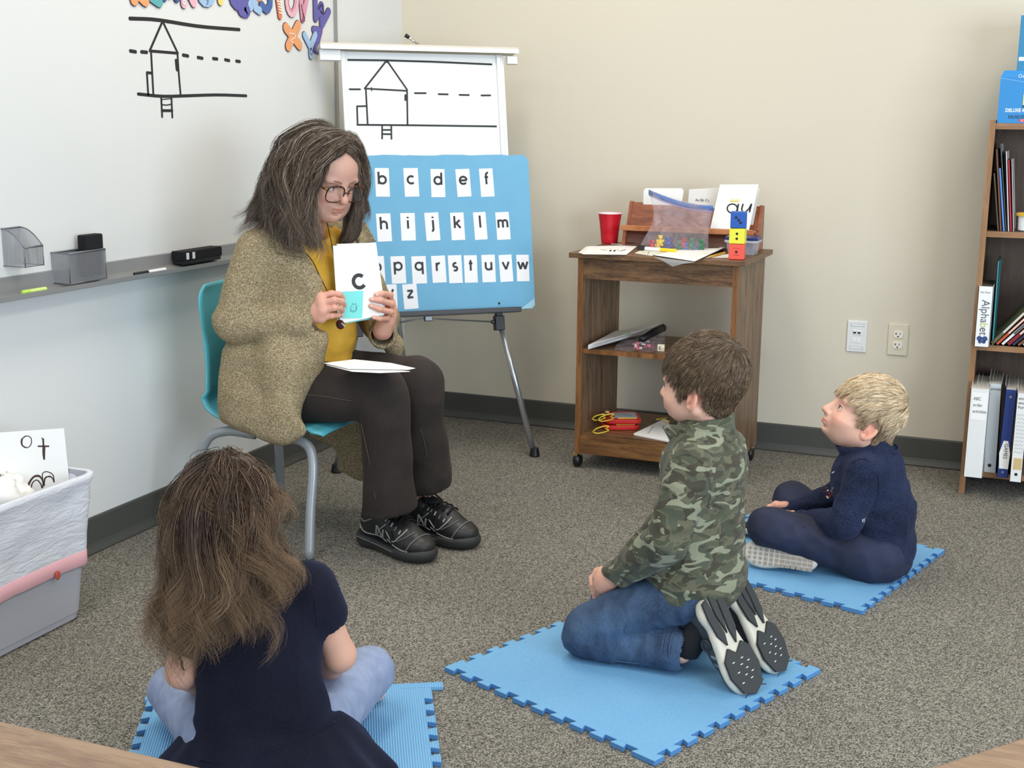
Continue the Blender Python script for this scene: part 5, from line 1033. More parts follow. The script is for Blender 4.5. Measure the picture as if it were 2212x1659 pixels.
# ---- head in its own coordinates: x to the person's right, y forward, z up, origin between the ears
def head(child=0., h=.0022, smile=0., nose=1., jaw=1., jowl=0., eye=1., crz=0., cry=0., neck=None, ears=True, look=(0, 0)):
    S = Sculpt((-.11, -.13, -.2), (.11, .14, .15), h); c = child
    S.ell((0, -.014-.002*c+cry*.8, .042+.003*c-crz*.4), (.075+.004*c, .094+.002*c-cry, .086+.008*c-crz*.7)); S.ell((0, .03, .03), (.066+.003*c, .062, .07), k=.03)
    S.ell((0, .030, -.035), (.058+.005*c, .058, .070-.006*c), k=.03)
    S.ell((0, .052, -.076+.010*c), (.030*jaw+.004*c, .032, .026), k=.028)                 # jaw and chin
    S.ell((0, .080, -.088+.012*c), (.013, .012, .011), k=.018)
    for s_ in (-1, 1):
        S.ell((s_*.036, .052, -.040+.004*c), (.024+.004*c, .030, .028+.003*c), k=.022)       # cheeks
        S.cap((s_*.060, -.005, -.045), (s_*.030, .045, -.080+.010*c), .014, .014, k=.03)     # jaw line
        S.ell((s_*.034, .076, .020), (.020, .012, .007), k=.014)                 # brow
        S.ell((s_*.032, .094, .0), (.019, .012, .0125), k=.014, op='sub')                    # eye socket
        S.ell((s_*.0315, .0735, -.0005), (.0145, .0145, .0125), k=.004)                       # lids
        S.ell((s_*.0315, .0885, -.0010-.002*look[1]), ((.0124+.0008*c)*min(eye, 1.08), .0080, (.0042+.0012*c-.0004*smile)*eye), k=.0025, op='sub')  # eye opening
    if jowl:
        for s_ in (-1, 1): S.ell((s_*.036, .040, -.072), (.030*jowl, .034, .030), k=.025)
        S.ell((0, .050, -.082), (.040, .034, .024), k=.025)
    n = nose
    S.cap((0, .084, .014), (0, .101+.022*(n-1), -.020), .0085, .0098*n, k=.012); S.ell((0, .1040+.026*(n-1), -.027), (.0105*n, .0108*n, .0100), k=.007)
    for s_ in (-1, 1): S.ell((s_*.0105*n, .0935, -.031), (.0065, .0085, .0065), k=.006); S.ell((s_*.0055*n, .100, -.0375), (.0032, .0042, .003), k=.002, op='sub')
    S.ell((0, .083, -.052), (.026, .014, .018), k=.014)                                                              # muzzle
    S.chain([(-.022, .083, -.0580+.002*smile), (-.010, .0935, -.0540), (0, .0950, -.0552), (.010, .0935, -.0540), (.022, .083, -.0580+.002*smile)], [.0025, .0042, .0046, .0042, .0025], k=.004)
    S.chain([(-.020, .083, -.0605+.002*smile), (-.008, .0920, -.0635), (.008, .0920, -.0635), (.020, .083, -.0605+.002*smile)], [.0028, .0052, .0052, .0028], k=.005)
    S.chain([(-.024, .086, -.0582+.003*smile), (-.01, .0980, -.0588), (0, .100, -.0592), (.01, .0980, -.0588), (.024, .086, -.0582+.003*smile)], .0012, k=.0025, op='sub')
    S.ell((0, .088, -.0740), (.012, .005, .003), k=.010, op='sub')
    if ears:
        for s_ in (-1, 1):
            ec = np.array((s_*(.077+.003*c), -.006, -.006-.010*c)); FE = frame((.45*s_*-1, 1, 0.12) if False else (-.50*s_, .84, .18), (0, -.2, 1)); FE = np.stack([FE[0], FE[1], FE[2]])
            S.ell(ec, (.0185, .031, .0065), F=FE, k=.006)
            nx = FE[2]*(1 if FE[2][0]*s_ > 0 else -1); S.ell(ec+nx*.0065+FE[0]*.001+FE[1]*.003, (.0115, .0205, .0055), F=FE, k=.004, op='sub'); S.ell(ec+nx*.003+FE[0]*.004-FE[1]*.012, (.006, .008, .006), F=FE, k=.004, op='sub')
            S.cap(ec+nx*.003+FE[0]*.010+FE[1]*.004, ec+nx*.003+FE[0]*.009-FE[1]*.010, .0035, .003, k=.004)
    if neck is not None:
        p, r0, r1 = neck; S.cap((0, -.020, -.03), p, r0, r1, k=.03)
    return S
LIP = (.80, .48, .50); 
def child_face(v, a=.13):
    t = np.clip((-.028-v[:, 2])/.07, 0, 1)*np.clip((v[:, 1]+.03)/.05, 0, 1); o = v.copy(); o[:, 2] += t*.07*a; o[:, 0] *= 1-a*.9*t; o[:, 1] -= t*.05*a; return o
def head_colors(v, base=(1, 1, 1), lip=LIP, cheek=(1.04, .80, .78), child=0.):
    C_ = np.ones((len(v), 3))*np.array(base); x, y, z = v.T
    def blob(c, r, col, p=1.6):
        d = np.sqrt(sum(((v[:, i]-c[i])/r[i])**2 for i in range(3))); w = np.clip(1-d, 0, 1)**p; w = w[:, None]; return C_*(1-w)+np.array(col)*w
    for s_ in (-1, 1): C_ = blob((s_*.044, .07, -.035), (.034, .05, .03), cheek, 1.2); C_ = blob((s_*.08, -.004, -.004), (.03, .04, .045), (1.02, .74, .70), .8); C_ = blob((s_*.0315, .085, .004), (.022, .025, .014), (.86, .72, .70), 1.)
    C_ = blob((0, .104, -.028), (.02, .02, .018), (1.02, .78, .74), 1.)
    k = (1-(np.abs(x)/.0225)**2).clip(0)**.5*np.where(z > -.059, .0062, .0075)+1e-6; w = (np.clip(1.15-np.abs(z+.0590)/k, 0, 1)*3).clip(0, 1)*(y > .084); C_ = C_*(1-w[:, None])+np.array(lip)*w[:, None]
    return C_
def eyes(parent, s, F, O, iris=(70, 90, 100), look=(0, 0)):
    w = plain('eye_white', rgb(226, 220, 214), .2); ir = plain('iris_%d_%d_%d' % iris, rgb(*iris), .2); pu = plain('pupil', rgb(8, 8, 10), .1)
    for s_ in (-1, 1):
        c = np.array((s_*.0315, .0735, -.0005)); d = nrm((look[0], 1, look[1])); m = MB(); m.ball(xf(c, s, F, O), .0128*s, n=12); e = m.build('eyeball', [w], parent, smooth=True)
        FF = frame(np.cross((0, 0, 1), d), np.cross(d, np.cross((0, 0, 1), d))); G = np.stack([FF[0], FF[1], d])@F
        MB().lathe([(.0058*s, 0), (.0054*s, .0006*s), (.0024*s, .0011*s), (.0001, .0012*s)], xf(c+d*.01145, s, F, O), G, 18).build('iris', ir, e, smooth=True); MB().lathe([(.0026*s, 0), (.0020*s, .0004*s), (.0001, .0005*s)], xf(c+d*.0124, s, F, O), G, 14).build('pupil', pu, e, smooth=True)
def lashes(parent, s, F, O, c=0., m=None):
    m = m or plain('lash_dark', rgb(46, 34, 28), .8)
    for s_ in (-1, 1):
        pts = []
        for a in np.linspace(R_(14), R_(166), 12):
            dx, dz = .0134*math.cos(a), -.0006+(.0050+.0012*c)*math.sin(a); pts.append((s_*(.0315+dx), .0735+.0150*math.sqrt(max(.02, 1-(dx/.0150)**2-(dz/.0130)**2)), -.0005+dz))
        MB().tube([xf(p, s, F, O) for p in pts], np.array([.3]+[.8]*10+[.3])*.0011*s, 6).build('eyelashes', m, parent, smooth=True)
def surf_px(S_, x, y, off=.0, d0=2., d1=4.5):
    ff, gg = field(S_); D_ = np.arange(d0, d1, .004); P = CAM[None]+D_[:, None]*ray(x, y)[None]; ok = ((P > S_.lo) & (P < S_.lo+S_.h*(np.array(S_.F.shape)-1))).all(1); P = P[ok]; v_ = ff(P); k = int(np.argmax(v_ < 0)); k = k if v_[k] < 0 else int(np.argmin(v_))
    return P[k]-FW*off
def brows(parent, s, F, O, m, w=.0022, th=(.0, .0)):
    for s_ in (-1, 1):
        pts = spline([(s_*.014, .0965, .0195), (s_*.026, .0945, .0240), (s_*.038, .0880, .0240), (s_*.048, .0765, .0180)], 10); MB().tube([xf(p, s, F, O) for p in pts], np.array([.6, 1, 1.15, 1.1, 1, .95, .85, .7, .5, .3])*w*s, 6).build('eyebrow', m, parent, smooth=True)
def strands(name, curves, r, m, parent, tints, sides=3, base=None, rvar=None):
    """hair: every curve is an array (n,3); one mesh of thin tapering strands (plus the hair mass below them)"""
    N = len(curves); n = curves[0].shape[0]; P = np.array(curves); T = np.gradient(P, axis=1); T /= np.linalg.norm(T, axis=2)[..., None]+1e-12
    a = np.random.RandomState(3).normal(size=(N, 1, 3)); n1 = np.cross(T, a); n1 /= np.linalg.norm(n1, axis=2)[..., None]+1e-12; n2 = np.cross(T, n1)
    tt = np.linspace(0, 1, n); prof = (.55+.45*np.sin(math.pi*np.clip(tt*1.2+.1, 0, 1)))*(1-.75*np.clip((tt-.75)/.25, 0, 1)); rr = (rvar if rvar is not None else np.ones(N))[:, None]*r*prof[None, :]
    V_ = np.stack([P+rr[..., None]*(math.cos(2*math.pi*k/sides)*n1+math.sin(2*math.pi*k/sides)*n2) for k in range(sides)], 2).reshape(-1, 3)
    i = np.arange(N)[:, None, None]; j = np.arange(n-1)[None, :, None]; k = np.arange(sides)[None, None, :]; k2 = (k+1) % sides
    Q = np.stack([(i*n+j)*sides+k, (i*n+j)*sides+k2, (i*n+j+1)*sides+k2, (i*n+j+1)*sides+k], -1).reshape(-1, 4)
    C_ = np.repeat(np.array(tints), n*sides, axis=0) if np.array(tints).shape[0] == N else tints
    parts = [(V_, Q, C_)]
    if base is not None: parts = [base]+parts
    return obj(name, parts, m, parent)
def hairmat(nm, rough=.42): 
    t = NT(nm); at = t.n('ShaderNodeAttribute'); at.attribute_name = 'tint'; t.col(at.outputs['Color']); t.set(Roughness=rough); t.b.inputs['Specular IOR Level'].default_value = .35; return t.m
def hand(S, wrist, knuck, thumb, fingers, palmr=.011, k=.006, nrml=None, wr=.02, width=.075):
    """wrist point, four knuckle points (index..little), fingers: list of joint lists starting at each knuckle with radii; thumb joints"""
    wrist = np.array(wrist, float); K4 = [np.array(q, float) for q in knuck]
    for q in K4: S.cap(wrist*.75+q*.25, q, palmr*1.15, palmr*.95, k=.014)
    mid = (K4[0]+K4[-1])/2
    for i in range(3): S.cap((K4[i]*.6+wrist*.4), (K4[i+1]*.6+wrist*.4), palmr*1.1, palmr*1.1, k=.014); S.cap(K4[i], K4[i+1], palmr*.85, palmr*.85, k=.01)
    S.cap(wrist, mid*.5+wrist*.5, wr, palmr*1.3, k=.014)
    for pts, rr in fingers: S.chain([np.array(p, float) for p in pts], rr, k=.0035)
    pts, rr = thumb; S.cap(wrist*.7+mid*.3, pts[0], palmr*1.2, rr[0]*1.15, k=.012); S.chain([np.array(p, float) for p in pts], rr, k=.004)
    return S
def field(S):
    """trilinear distance and gradient of a sculpt at local points"""
    F = S.F; g = None
    def f(P):
        q = (P-S.lo)/S.h; q = np.clip(q, 0, np.array(F.shape)-1.001); I = q.astype(int); w = q-I; r = 0
        for i in (0, 1):
            for j in (0, 1):
                for k in (0, 1): r = r+(w[:, 0] if i else 1-w[:, 0])*(w[:, 1] if j else 1-w[:, 1])*(w[:, 2] if k else 1-w[:, 2])*F[I[:, 0]+i, I[:, 1]+j, I[:, 2]+k]
        return r
    def grad(P, e=.004):
        G = np.stack([f(P+np.eye(3)[i]*e)-f(P-np.eye(3)[i]*e) for i in range(3)], 1); return G/(np.linalg.norm(G, axis=1)[:, None]+1e-9)
    return f, grad
def hairline(x, y, front=.062, nape=-.06, side=.006):
    return np.interp(y, [-.12, -.06, -.032, -.026, .006, .010, .024, .032, .050, .066, .078, .2], [nape, nape, -.040, side+.006, side+.008, -.018, -.016, .012, .034, front-.01, front, front])
def short_hair(nm, S, parent, s, F, O, mat, pal, whorl=(.0, -.075, .11), n=5200, length=.05, front=.062, nape=-.06, seed=1, swirl=.5, lift=.007, r=.00055, sides=.5, sidecol=None, pull=.5, locks=260, under=.6, cowlick=0, wave=.0, pw=1.3):
    rs = np.random.RandomState(seed); f, gr = field(S); Sc = Sculpt((0, 0, 0), (.01, .01, .01), .005); Sc.lo, Sc.h, Sc.n, Sc.ax = S.lo, S.h, S.n, S.ax; Sc.F = S.F-.0055
    X, Y, Z = Sc.ax[0][:, None, None], Sc.ax[1][None, :, None], Sc.ax[2][None, None, :]
    g = (hairline(X, Y, front-.002, nape+.004, .018)-Z)*.75; Sc.F = np.maximum(Sc.F, g.astype(np.float32)+0*Sc.F); Sc.F = np.maximum(Sc.F, -(S.F+.004))
    v, q = Sc.mesh(2); base = (xf(v, s, F, O), q, np.ones((len(v), 3))*np.array(pal[0][1][:3])*under)
    th = rs.uniform(0, 2*math.pi, n*3); zz = rs.uniform(-.9, 1, n*3); P = np.stack([np.sqrt(1-zz**2)*np.cos(th)*.08, np.sqrt(1-zz**2)*np.sin(th)*.1-.014, zz*.09+.042], 1)
    P = P[(P[:, 2] > hairline(P[:, 0], P[:, 1], front+.004, nape+.004))][:n]
    for _ in range(6): P = P-gr(P)*f(P)[:, None]
    P = P[P[:, 2] > hairline(P[:, 0], P[:, 1], front, nape)]; W = np.array(whorl); m = 13; C_ = [P.copy()]; cur = P.copy(); N = len(P)
    L = length*rs.uniform(.75, 1.15, N)*np.interp(P[:, 2], [-.06, 0, .045, .1], [sides*.7, sides, .5+.5*sides, 1.]); clump = vnoise(P, 60.)*.7+rs.normal(0, .12, N)
    for k in range(1, m):
        G = gr(cur); d = cur-W; d = d-(d*G).sum(1)[:, None]*G; d /= np.linalg.norm(d, axis=1)[:, None]+1e-9
        sw = np.cross(G, d)*(swirl*np.exp(-((cur-W)**2).sum(1)/.06**2)[:, None]); down = np.array([0, .15, -1.])[None]; down = down-(G@down[0])[:, None]*G
        t = d+sw+down*.55*np.clip((W[2]-cur[:, 2])/.06, 0, 1.2)[:, None]+np.cross(G, d)*(clump*.35)[:, None]; t /= np.linalg.norm(t, axis=1)[:, None]+1e-9
        cur = cur+t*(L/(m-1))[:, None]; tgt = .0045+lift*np.sin(math.pi*min(1, k/(m-1)*.85))*(1+.75*clump)+rs.uniform(-.0005, .0005, N)+cowlick*np.exp(-((P-W)**2).sum(1)/.018**2)*(k/(m-1))*rs.uniform(.2, 1, N)
        dd = f(cur); cur = cur+gr(cur)*np.clip(tgt-dd, -.004, .006)[:, None]; C_.append(cur.copy())
    C_ = np.stack(C_, 1)
    if pull:
        ci = rs.choice(N, locks, replace=False); D2 = ((P[:, None]-P[ci][None])**2).sum(2); own = ci[D2.argmin(1)]; tt = (np.linspace(0, 1, m)**1.4)[None, :, None]; loff = C_[own]-C_; C_ = C_+loff*pull*tt; ls = rs.uniform(.78, 1.2, N)[own]; clump = clump*.6+(ls-1)*1.2
    pr = rs.uniform(0, 1, N)**pw; cols = np.array([c for _, c in pal])[:, :3]; pos = [a for a, _ in pal]; tint = np.stack([np.interp(pr, pos, cols[:, i]) for i in range(3)], 1)
    tint *= (1+.32*clump)[:, None]
    if sidecol is not None: k_ = np.clip((.055-P[:, 2])/.05, 0, 1)[:, None]*.8; tint = tint*(1-k_)+np.array(sidecol[:3])*k_*(1+.25*clump)[:, None]
    return strands(nm, list(xf(C_.reshape(-1, 3), s, F, O).reshape(C_.shape)), r, mat, parent, tint, base=base)
def guided_hair(nm, guides, n, parent, mat, pal, seed=1, r=.0006, m=22, spread=.012, wave=.004, wl=5., base=None, tipcurl=0., tipcol=None, pw=1.3, clumps=60, rootspread=.004, ind=.30, cspread=.55, clen=.72, avoid=None):
    rs = np.random.RandomState(seed); G = np.array([spline(g, m) for g in guides]); K = len(G); C_ = []; cl = rs.uniform(0, K-1, clumps); ph = rs.uniform(0, 6.28, (clumps, 2)); co = rs.normal(0, 1, (clumps, 3)); wv = rs.uniform(.6, 1.5, clumps); lc = rs.uniform(clen, 1., clumps); tt = np.linspace(0, 1, m)
    tint = []; cols = np.array([c for _, c in pal])[:, :3]; pos = [a for a, _ in pal]; rv = []
    for i in range(n):
        c = rs.randint(clumps); u = np.clip(cl[c]+rs.normal(0, .16), 0, K-1-1e-6); a = int(u); w = u-a; B = G[a]*(1-w)+G[a+1]*w; le = lc[c]*rs.uniform(.9, 1.05); ti = np.clip(tt*le, 0, 1)*(m-1); j = np.minimum(ti.astype(int), m-2); fr = (ti-j)[:, None]; P = B[j]*(1-fr)+B[j+1]*fr
        off = co[c]*(rootspread*1.2+spread*cspread*tt[:, None])+rs.normal(0, 1, 3)*(rootspread*(1-.5*tt[:, None])+spread*ind*tt[:, None]*(1-.6*tt[:, None])); e1 = RT; e2 = UP*.3+FW
        w_ = wave*wv[c]*(tt**.8)[:, None]; P = P+off+w_*(np.sin(tt*wl*6.28+ph[c, 0])[:, None]*e1+.7*np.sin(tt*wl*5.1+ph[c, 1])[:, None]*e2)
        if tipcurl: k_ = np.clip((tt-.7)/.3, 0, 1)[:, None]; P = P+tipcurl*wv[c]*k_*(np.sin(k_*7+ph[c, 0])*e1+(np.cos(k_*7+ph[c, 0])-1)*V(0, 0, 1)*.6)
        if avoid is not None: dq = np.linalg.norm(P-avoid[0], axis=1); P = P+np.clip(1-dq/avoid[1], 0, 1)[:, None]*avoid[2]
        C_.append(P); p = rs.uniform()**pw; cc = np.array([np.interp(p, pos, cols[:, q]) for q in range(3)]); shade = 1+.22*co[c, 0]*.5; row = np.tile(cc*max(.4, shade), (m, 1))
        if tipcol is not None: k2 = np.clip((tt-tipcol[0])/(1-tipcol[0]), 0, 1)[:, None]*(.4+.6*rs.uniform()); row = row*(1-k2)+np.array(tipcol[1][:3])*k2*max(.5, shade)
        tint.append(row); rv.append(rs.uniform(.7, 1.3))
    T = np.repeat(np.array(tint).reshape(-1, 3), 3, axis=0)
    return strands(nm, C_, r, mat, parent, T, base=base, rvar=np.array(rv))
def collar_band(name, c, F, rx, ry, h, flare, mat, parent, a0=20, a1=340, th=.004, wob=.002, tipout=.01, dip=0.0):
    """stand collar: ring around c in frame F (x right, y forward, z up); opening in front"""
    G = []
    for i in range(7):
        t = i/6; row = []
        for a in np.linspace(R_(90+a0), R_(90+a1), 40):
            e = abs((a-R_(270)))/R_((a1-a0)/2); k = 1+flare*t; o = tipout*max(0, e-.75)*4*t
            p = np.array([(rx*k)*math.cos(a), (ry*k)*math.sin(a)+o, h*t*(1-.12*e)-dip*(e**2)+wob*math.sin(5*a+2*t)])
            row.append(np.array(c)+p@F)
        G.append(row)
    return MB().sheet(G, th).build(name, mat, parent, smooth=True)
# ---- shoes: x side, y toe, z up, sole on z=0, unit length
def shoe_sculpt(bulk=1.):
    U = Sculpt((-.3, -.62, -.05), (.3, .62, .55), .0125); b = bulk
    U.ell((0, .26, .11), (.155*b, .24, .095), k=.05); U.ell((0, .05, .17), (.13*b, .25, .13), k=.08); U.ell((0, -.28, .19), (.115*b, .19, .17), k=.08); U.ell((0, -.24, .27), (.10*b, .15, .10), k=.06)
    U.ell((0, -.27, .40), (.062*b, .115, .16), k=.03, op='sub'); U.half((0, 0, .045), (0, 0, -1), .01)
    L = Sculpt((-.3, -.62, -.05), (.3, .62, .3), .0125)
    L.ell((0, .24, .06), (.185*b, .28, .10), k=.05); L.ell((0, -.02, .06), (.145*b, .3, .1), k=.08); L.ell((0, -.33, .07), (.145*b, .18, .11), k=.05); L.half((0, 0, 0), (0, 0, -1), .012)
    # top of the midsole rises at the heel and toe
    X, Y, Z = L.ax[0][:, None, None], L.ax[1][None, :, None], L.ax[2][None, None, :]
    top = .085+.03*np.clip(-(Y+.1)/.4, 0, 1)+.025*np.clip((Y-.32)/.2, 0, 1); L.F = np.maximum(L.F, (Z-top).astype(np.float32)+0*L.F)
    return U, L
_SH = {}
def shoe(t, O, toe, upv, Ln, mu, ml, name='shoe', bulk=1., tall=1., label=None):
    if bulk not in _SH: U, L = shoe_sculpt(bulk); _SH[bulk] = (U.mesh(2), L.mesh(2))
    (uv, uq), (lv, lq) = _SH[bulk]; y = nrm(toe); z = nrm(np.array(upv)-np.dot(upv, y)*y); F = np.stack([np.cross(y, z), y, z]); FT_ = F*np.array([1, 1, tall])[:, None]
    sh_ = obj(name, [(xf(uv, Ln, FT_, O), uq)], mu, t); so = obj('sole', [(xf(lv, Ln, FT_, O), lq)], ml, sh_)
    if label: sh_['label'] = label
    return sh_, so, F, lambda p: xf(p, Ln, FT_, O)

def seam_px(S_, pts, r, m, parent, name='seam', d0=2., d1=4., off=.0006, n=34, shift=None):
    """seam that lies on the first surface seen through the given photo pixels"""
    ff, gg = field(S_); out = []
    for x, y in spline(pts, n):
        D_ = np.arange(d0, d1, .004); P = CAM[None]+D_[:, None]*ray(x, y)[None]; ok = ((P > S_.lo) & (P < S_.lo+S_.h*(np.array(S_.F.shape)-1))).all(1); P = P[ok]
        if not len(P): continue
        v_ = ff(P); k = np.argmax(v_ < 0)
        if v_[k] < 0: out.append(P[k]+gg(P[k:k+1])[0]*(off+.002))
    if len(out) < 4: return None
    out = np.array(out)
    for _ in range(3): out[1:-1] = out[1:-1]*.5+(out[:-2]+out[2:])*.25
    return MB().tube(out, r, 6).build(name, m, parent, smooth=True)
# ================================================================= kneeling boy in camouflage fleece
SKIN = attrmat('skin_fair', rgb(226, 178, 156), .5, .12, (300, .06)); 
def camo():
    t = NT('camouflage_fleece'); v = t.coord(scale=(1, 1, 1.5)); a = t.noise(v, 17, 1.5, .45, 1.1); b = t.noise(t.coord(scale=(1.0, .9, 2.1), rot=(.3, .2, .5)), 19, 1.5, .4, 1.0)
    c = t.ramp(a, [(0, rgb(70, 74, 58)), (.44, rgb(98, 96, 76)), (.52, rgb(80, 84, 68))], 'CONSTANT'); n3 = t.noise(t.coord(scale=(1, 1, 1.6), rot=(.2, .1, .2)), 22, 1, .4, 1.2)
    c = t.mix(t.ramp(n3, [(0, (0, 0, 0, 1)), (.56, (1, 1, 1, 1))], 'CONSTANT'), c, rgb(66, 62, 50))
    c = t.mix(t.ramp(b, [(0, (0, 0, 0, 1)), (.60, (1, 1, 1, 1))], 'CONSTANT'), c, rgb(138, 141, 117)); t.col(c); t.set(Roughness=.95); t.b.inputs['Sheen Weight'].default_value = .08; t.bump(t.noise(t.coord(), 500, 2), .35, .003); return t.m
def denim():
    t = NT('blue_denim'); v = t.coord(); n = t.noise(v, 7, 4, .6); n2 = t.noise(t.coord(scale=(6, 6, 1)), 90, 3, .6); f = t.math('ADD', t.math('MULTIPLY', n, .7), t.math('MULTIPLY', n2, .3))
    t.col(t.ramp(f, [(.36, rgb(30, 47, 72)), (.64, rgb(74, 100, 130))])); t.set(Roughness=.85); t.bump(n2, .25, .002); return t.m
def person(loc, label): return thing('person', loc, label, 'person')
def wrinkle(v, q, amp, sc, axis=None, seed=0., mask=None):
    N = vnormals(v, q); P = v*np.array(axis if axis is not None else (1, 1, 1))+seed; d = vnoise(P, sc)+.5*vnoise(P, sc*2.1); d = 1-2*np.abs(d)
    if mask is not None: d = d*mask(v)
    return v+N*(amp*d)[:, None]
b1 = person((1.78, -2.03, .012), 'boy kneeling on his heels in a camouflage fleece and blue jeans, watching the woman'); J = lambda x, y, yy: PY(x, y, yy)
hf = nrm((-.985, .13, .02)); hr = nrm(np.cross(hf, (0, 0, 1))); HF1 = np.stack([hr, hf, np.cross(hr, hf)]); HS1 = .90
HO1 = J(1517, 838, -2.03); Sh = head(1, h=.0024, neck=((0, -.036, -.14), .045, .044), nose=.9); v, q = Sh.mesh(2); hcol = head_colors(v, child=1); v = child_face(v, .12)
wr1 = J(1322, 1252, -2.10); hs = Sculpt((1.5, -2.2, .1), (1.72, -1.9, .3), .0026)
nk = [J(1299, 1240, -2.075), J(1296, 1252, -2.085), J(1297, 1264, -2.09), J(1302, 1273, -2.095)]; nf = []
for i, (dx, dy) in enumerate(((-10, 16), (-10, 14), (-8, 12), (-6, 9))):
    a = nk[i]; px_ = [(1299, 1240), (1296, 1252), (1297, 1264), (1302, 1273)][i]; nf.append(([a, J(px_[0]+dx, px_[1]+dy, -2.04), J(px_[0]+dx+8, px_[1]+dy+12, -2.02), J(px_[0]+dx+18, px_[1]+dy+12, -2.03)], [.0078, .0072, .0066, .0056]))
hand(hs, wr1, nk, ([J(1300, 1232, -2.06), J(1288, 1242, -2.045), J(1284, 1258, -2.04)], [.009, .0082, .0066]), nf, palmr=.011, wr=.019)
fw_ = J(1332, 1244, -1.99); fk = [J(1292+2*i, 1236+9*i, -2.00) for i in range(4)]; hand(hs, fw_, fk, ([J(1300, 1232, -2.03), J(1290, 1236, -2.04), J(1284, 1246, -2.05)], [.009, .008, .0066]), [([fk[i], fk[i]+V(-.012, -.012, -.012), fk[i]+V(-.006, -.028, -.024)], [.0078, .007, .006]) for i in range(4)], palmr=.011, wr=.019)
hv, hq = hs.mesh(2)
tk = Sculpt((1.42, -2.28, .0), (2.0, -1.8, .62), .006); HIP = [J(1495, 1258, -2.10), J(1495, 1258, -2.10)+V(0, .15, 0)]; KN = [V(1.555, -2.125, .068), V(1.56, -1.955, .068)]; AN = [V(1.785, -2.115, .062), V(1.785, -1.955, .06)]
tk.ell(J(1512, 1060, -2.03), (.07, .10, .12)); tk.ell(J(1500, 1200, -2.03), (.07, .10, .11), k=.03)
for i in (0, 1): tk.cap(HIP[i], KN[i], .055, .036, k=.03); tk.cap(KN[i], AN[i], .034, .028, k=.02)
SHD = J(1492, 1018, -2.135); ELB = J(1440, 1168, -2.165); FSH = SHD+V(.02, .22, 0); FEL = V(1.72, -1.86, .33)
for a, b_, c_ in ((SHD, ELB, wr1), (FSH, FEL, fw_)): tk.cap(a, b_, .034, .028, k=.02); tk.cap(b_, c_, .028, .018, k=.01)
tv, tq2 = tk.mesh(1)
obj('body', [(xf(v, HS1, HF1, HO1), q, hcol), (hv, hq, np.ones((len(hv), 3))*np.array((1.0, .93, .91))), (tv, tq2)], SKIN, b1)
eyes(b1, HS1, HF1, HO1, (90, 100, 90)); lashes(b1, HS1, HF1, HO1, 1); brows(b1, HS1, HF1, HO1, plain('brow_brown', rgb(120, 92, 70), .8))
pal_b = [(0, rgb(74, 59, 47)), (.45, rgb(98, 80, 62)), (.8, rgb(126, 105, 81)), (1, rgb(164, 141, 113))]
HM = hairmat('hair_strands', .38)
short_hair('hair', Sh, b1, HS1, HF1, HO1, HM, pal_b, whorl=(-.005, -.075, .105), n=17000, pull=.30, locks=420, length=.042, front=.060, nape=-.072, seed=3, lift=.0040, r=.00042, pw=1.4, swirl=.3, under=.9)
# fleece
CM = camo(); S = Sculpt((1.5, -2.3, .08), (2.02, -1.76, .66), .0042); sd = V(0, 1, 0)
S.ell(J(1516, 1035, -2.03), (.093, .128, .125)); S.ell(J(1510, 1150, -2.03), (.100, .122, .13), k=.05); S.ell(J(1500, 1240, -2.03), (.116, .138, .095), k=.05)
S.cap(SHD+V(.005, .03, 0), FSH+V(.005, -.03, 0), .052, .052, k=.05); S.cap(J(1516, 930, -2.03), J(1516, 985, -2.03), .052, .07, k=.04)
for a, b_, c_, sg in ((SHD, ELB, wr1, -1), (FSH, FEL, fw_, 1)): S.cap(a, b_, .053, .046, k=.014); S.cap(b_, c_+nrm(b_-c_)*.012, .046, .034, k=.010); S.cap(c_+nrm(b_-c_)*.035, c_+nrm(b_-c_)*.008, .034, .036, k=.006)
for c_, e_, k_ in ((wr1, ELB, 1), (fw_, FEL, 1)): d_ = nrm(c_-e_); S.cap(c_-d_*.004, c_+d_*.03, .021, .026, k=.003, op='sub')
S.half(J(1500, 1318, -2.03)+V(0, 0, .0), (-.45, 0, -1), .008); S.half(V(0, 0, .145), (0, 0, -1), .01) if 0 else None
v, q = S.mesh(2); v = wrinkle(v, q, .0032, 13, (1, 1, 1.6), 3.1)
obj('fleece_jacket', [(v, q)], CM, b1)
CF = np.stack([nrm((.15, .98, 0)), nrm((-.98, .15, -.22)), V(0, 0, 0)]); CF[2] = np.cross(CF[0], CF[1]); CF[1] = nrm(CF[1])
collar_band('stand_collar', J(1514, 946, -2.03)+V(.008, 0, -.008), CF, .060, .070, .056, .06, CM, b1, 14, 346, .007, .002, .014)
# raised seams of the armhole and side panel
def seam(S_, pts, r, m, parent, name='seam', off=.0008, n=30):
    f, gr = field(S_); P = spline(pts, n)
    for _ in range(8): P = P-gr(P)*f(P)[:, None]*.9
    P = P+gr(P)*off; return MB().tube(P, r, 6).build(name, m, parent, smooth=True)
seam_px(S, [(1450, 1000), (1478, 982), (1515, 998), (1534, 1045), (1530, 1095)], .0046, CM, b1, 'armhole_seam')
seam_px(S, [(1497, 1160), (1478, 1215), (1445, 1262)], .0036, CM, b1, 'side_seam')
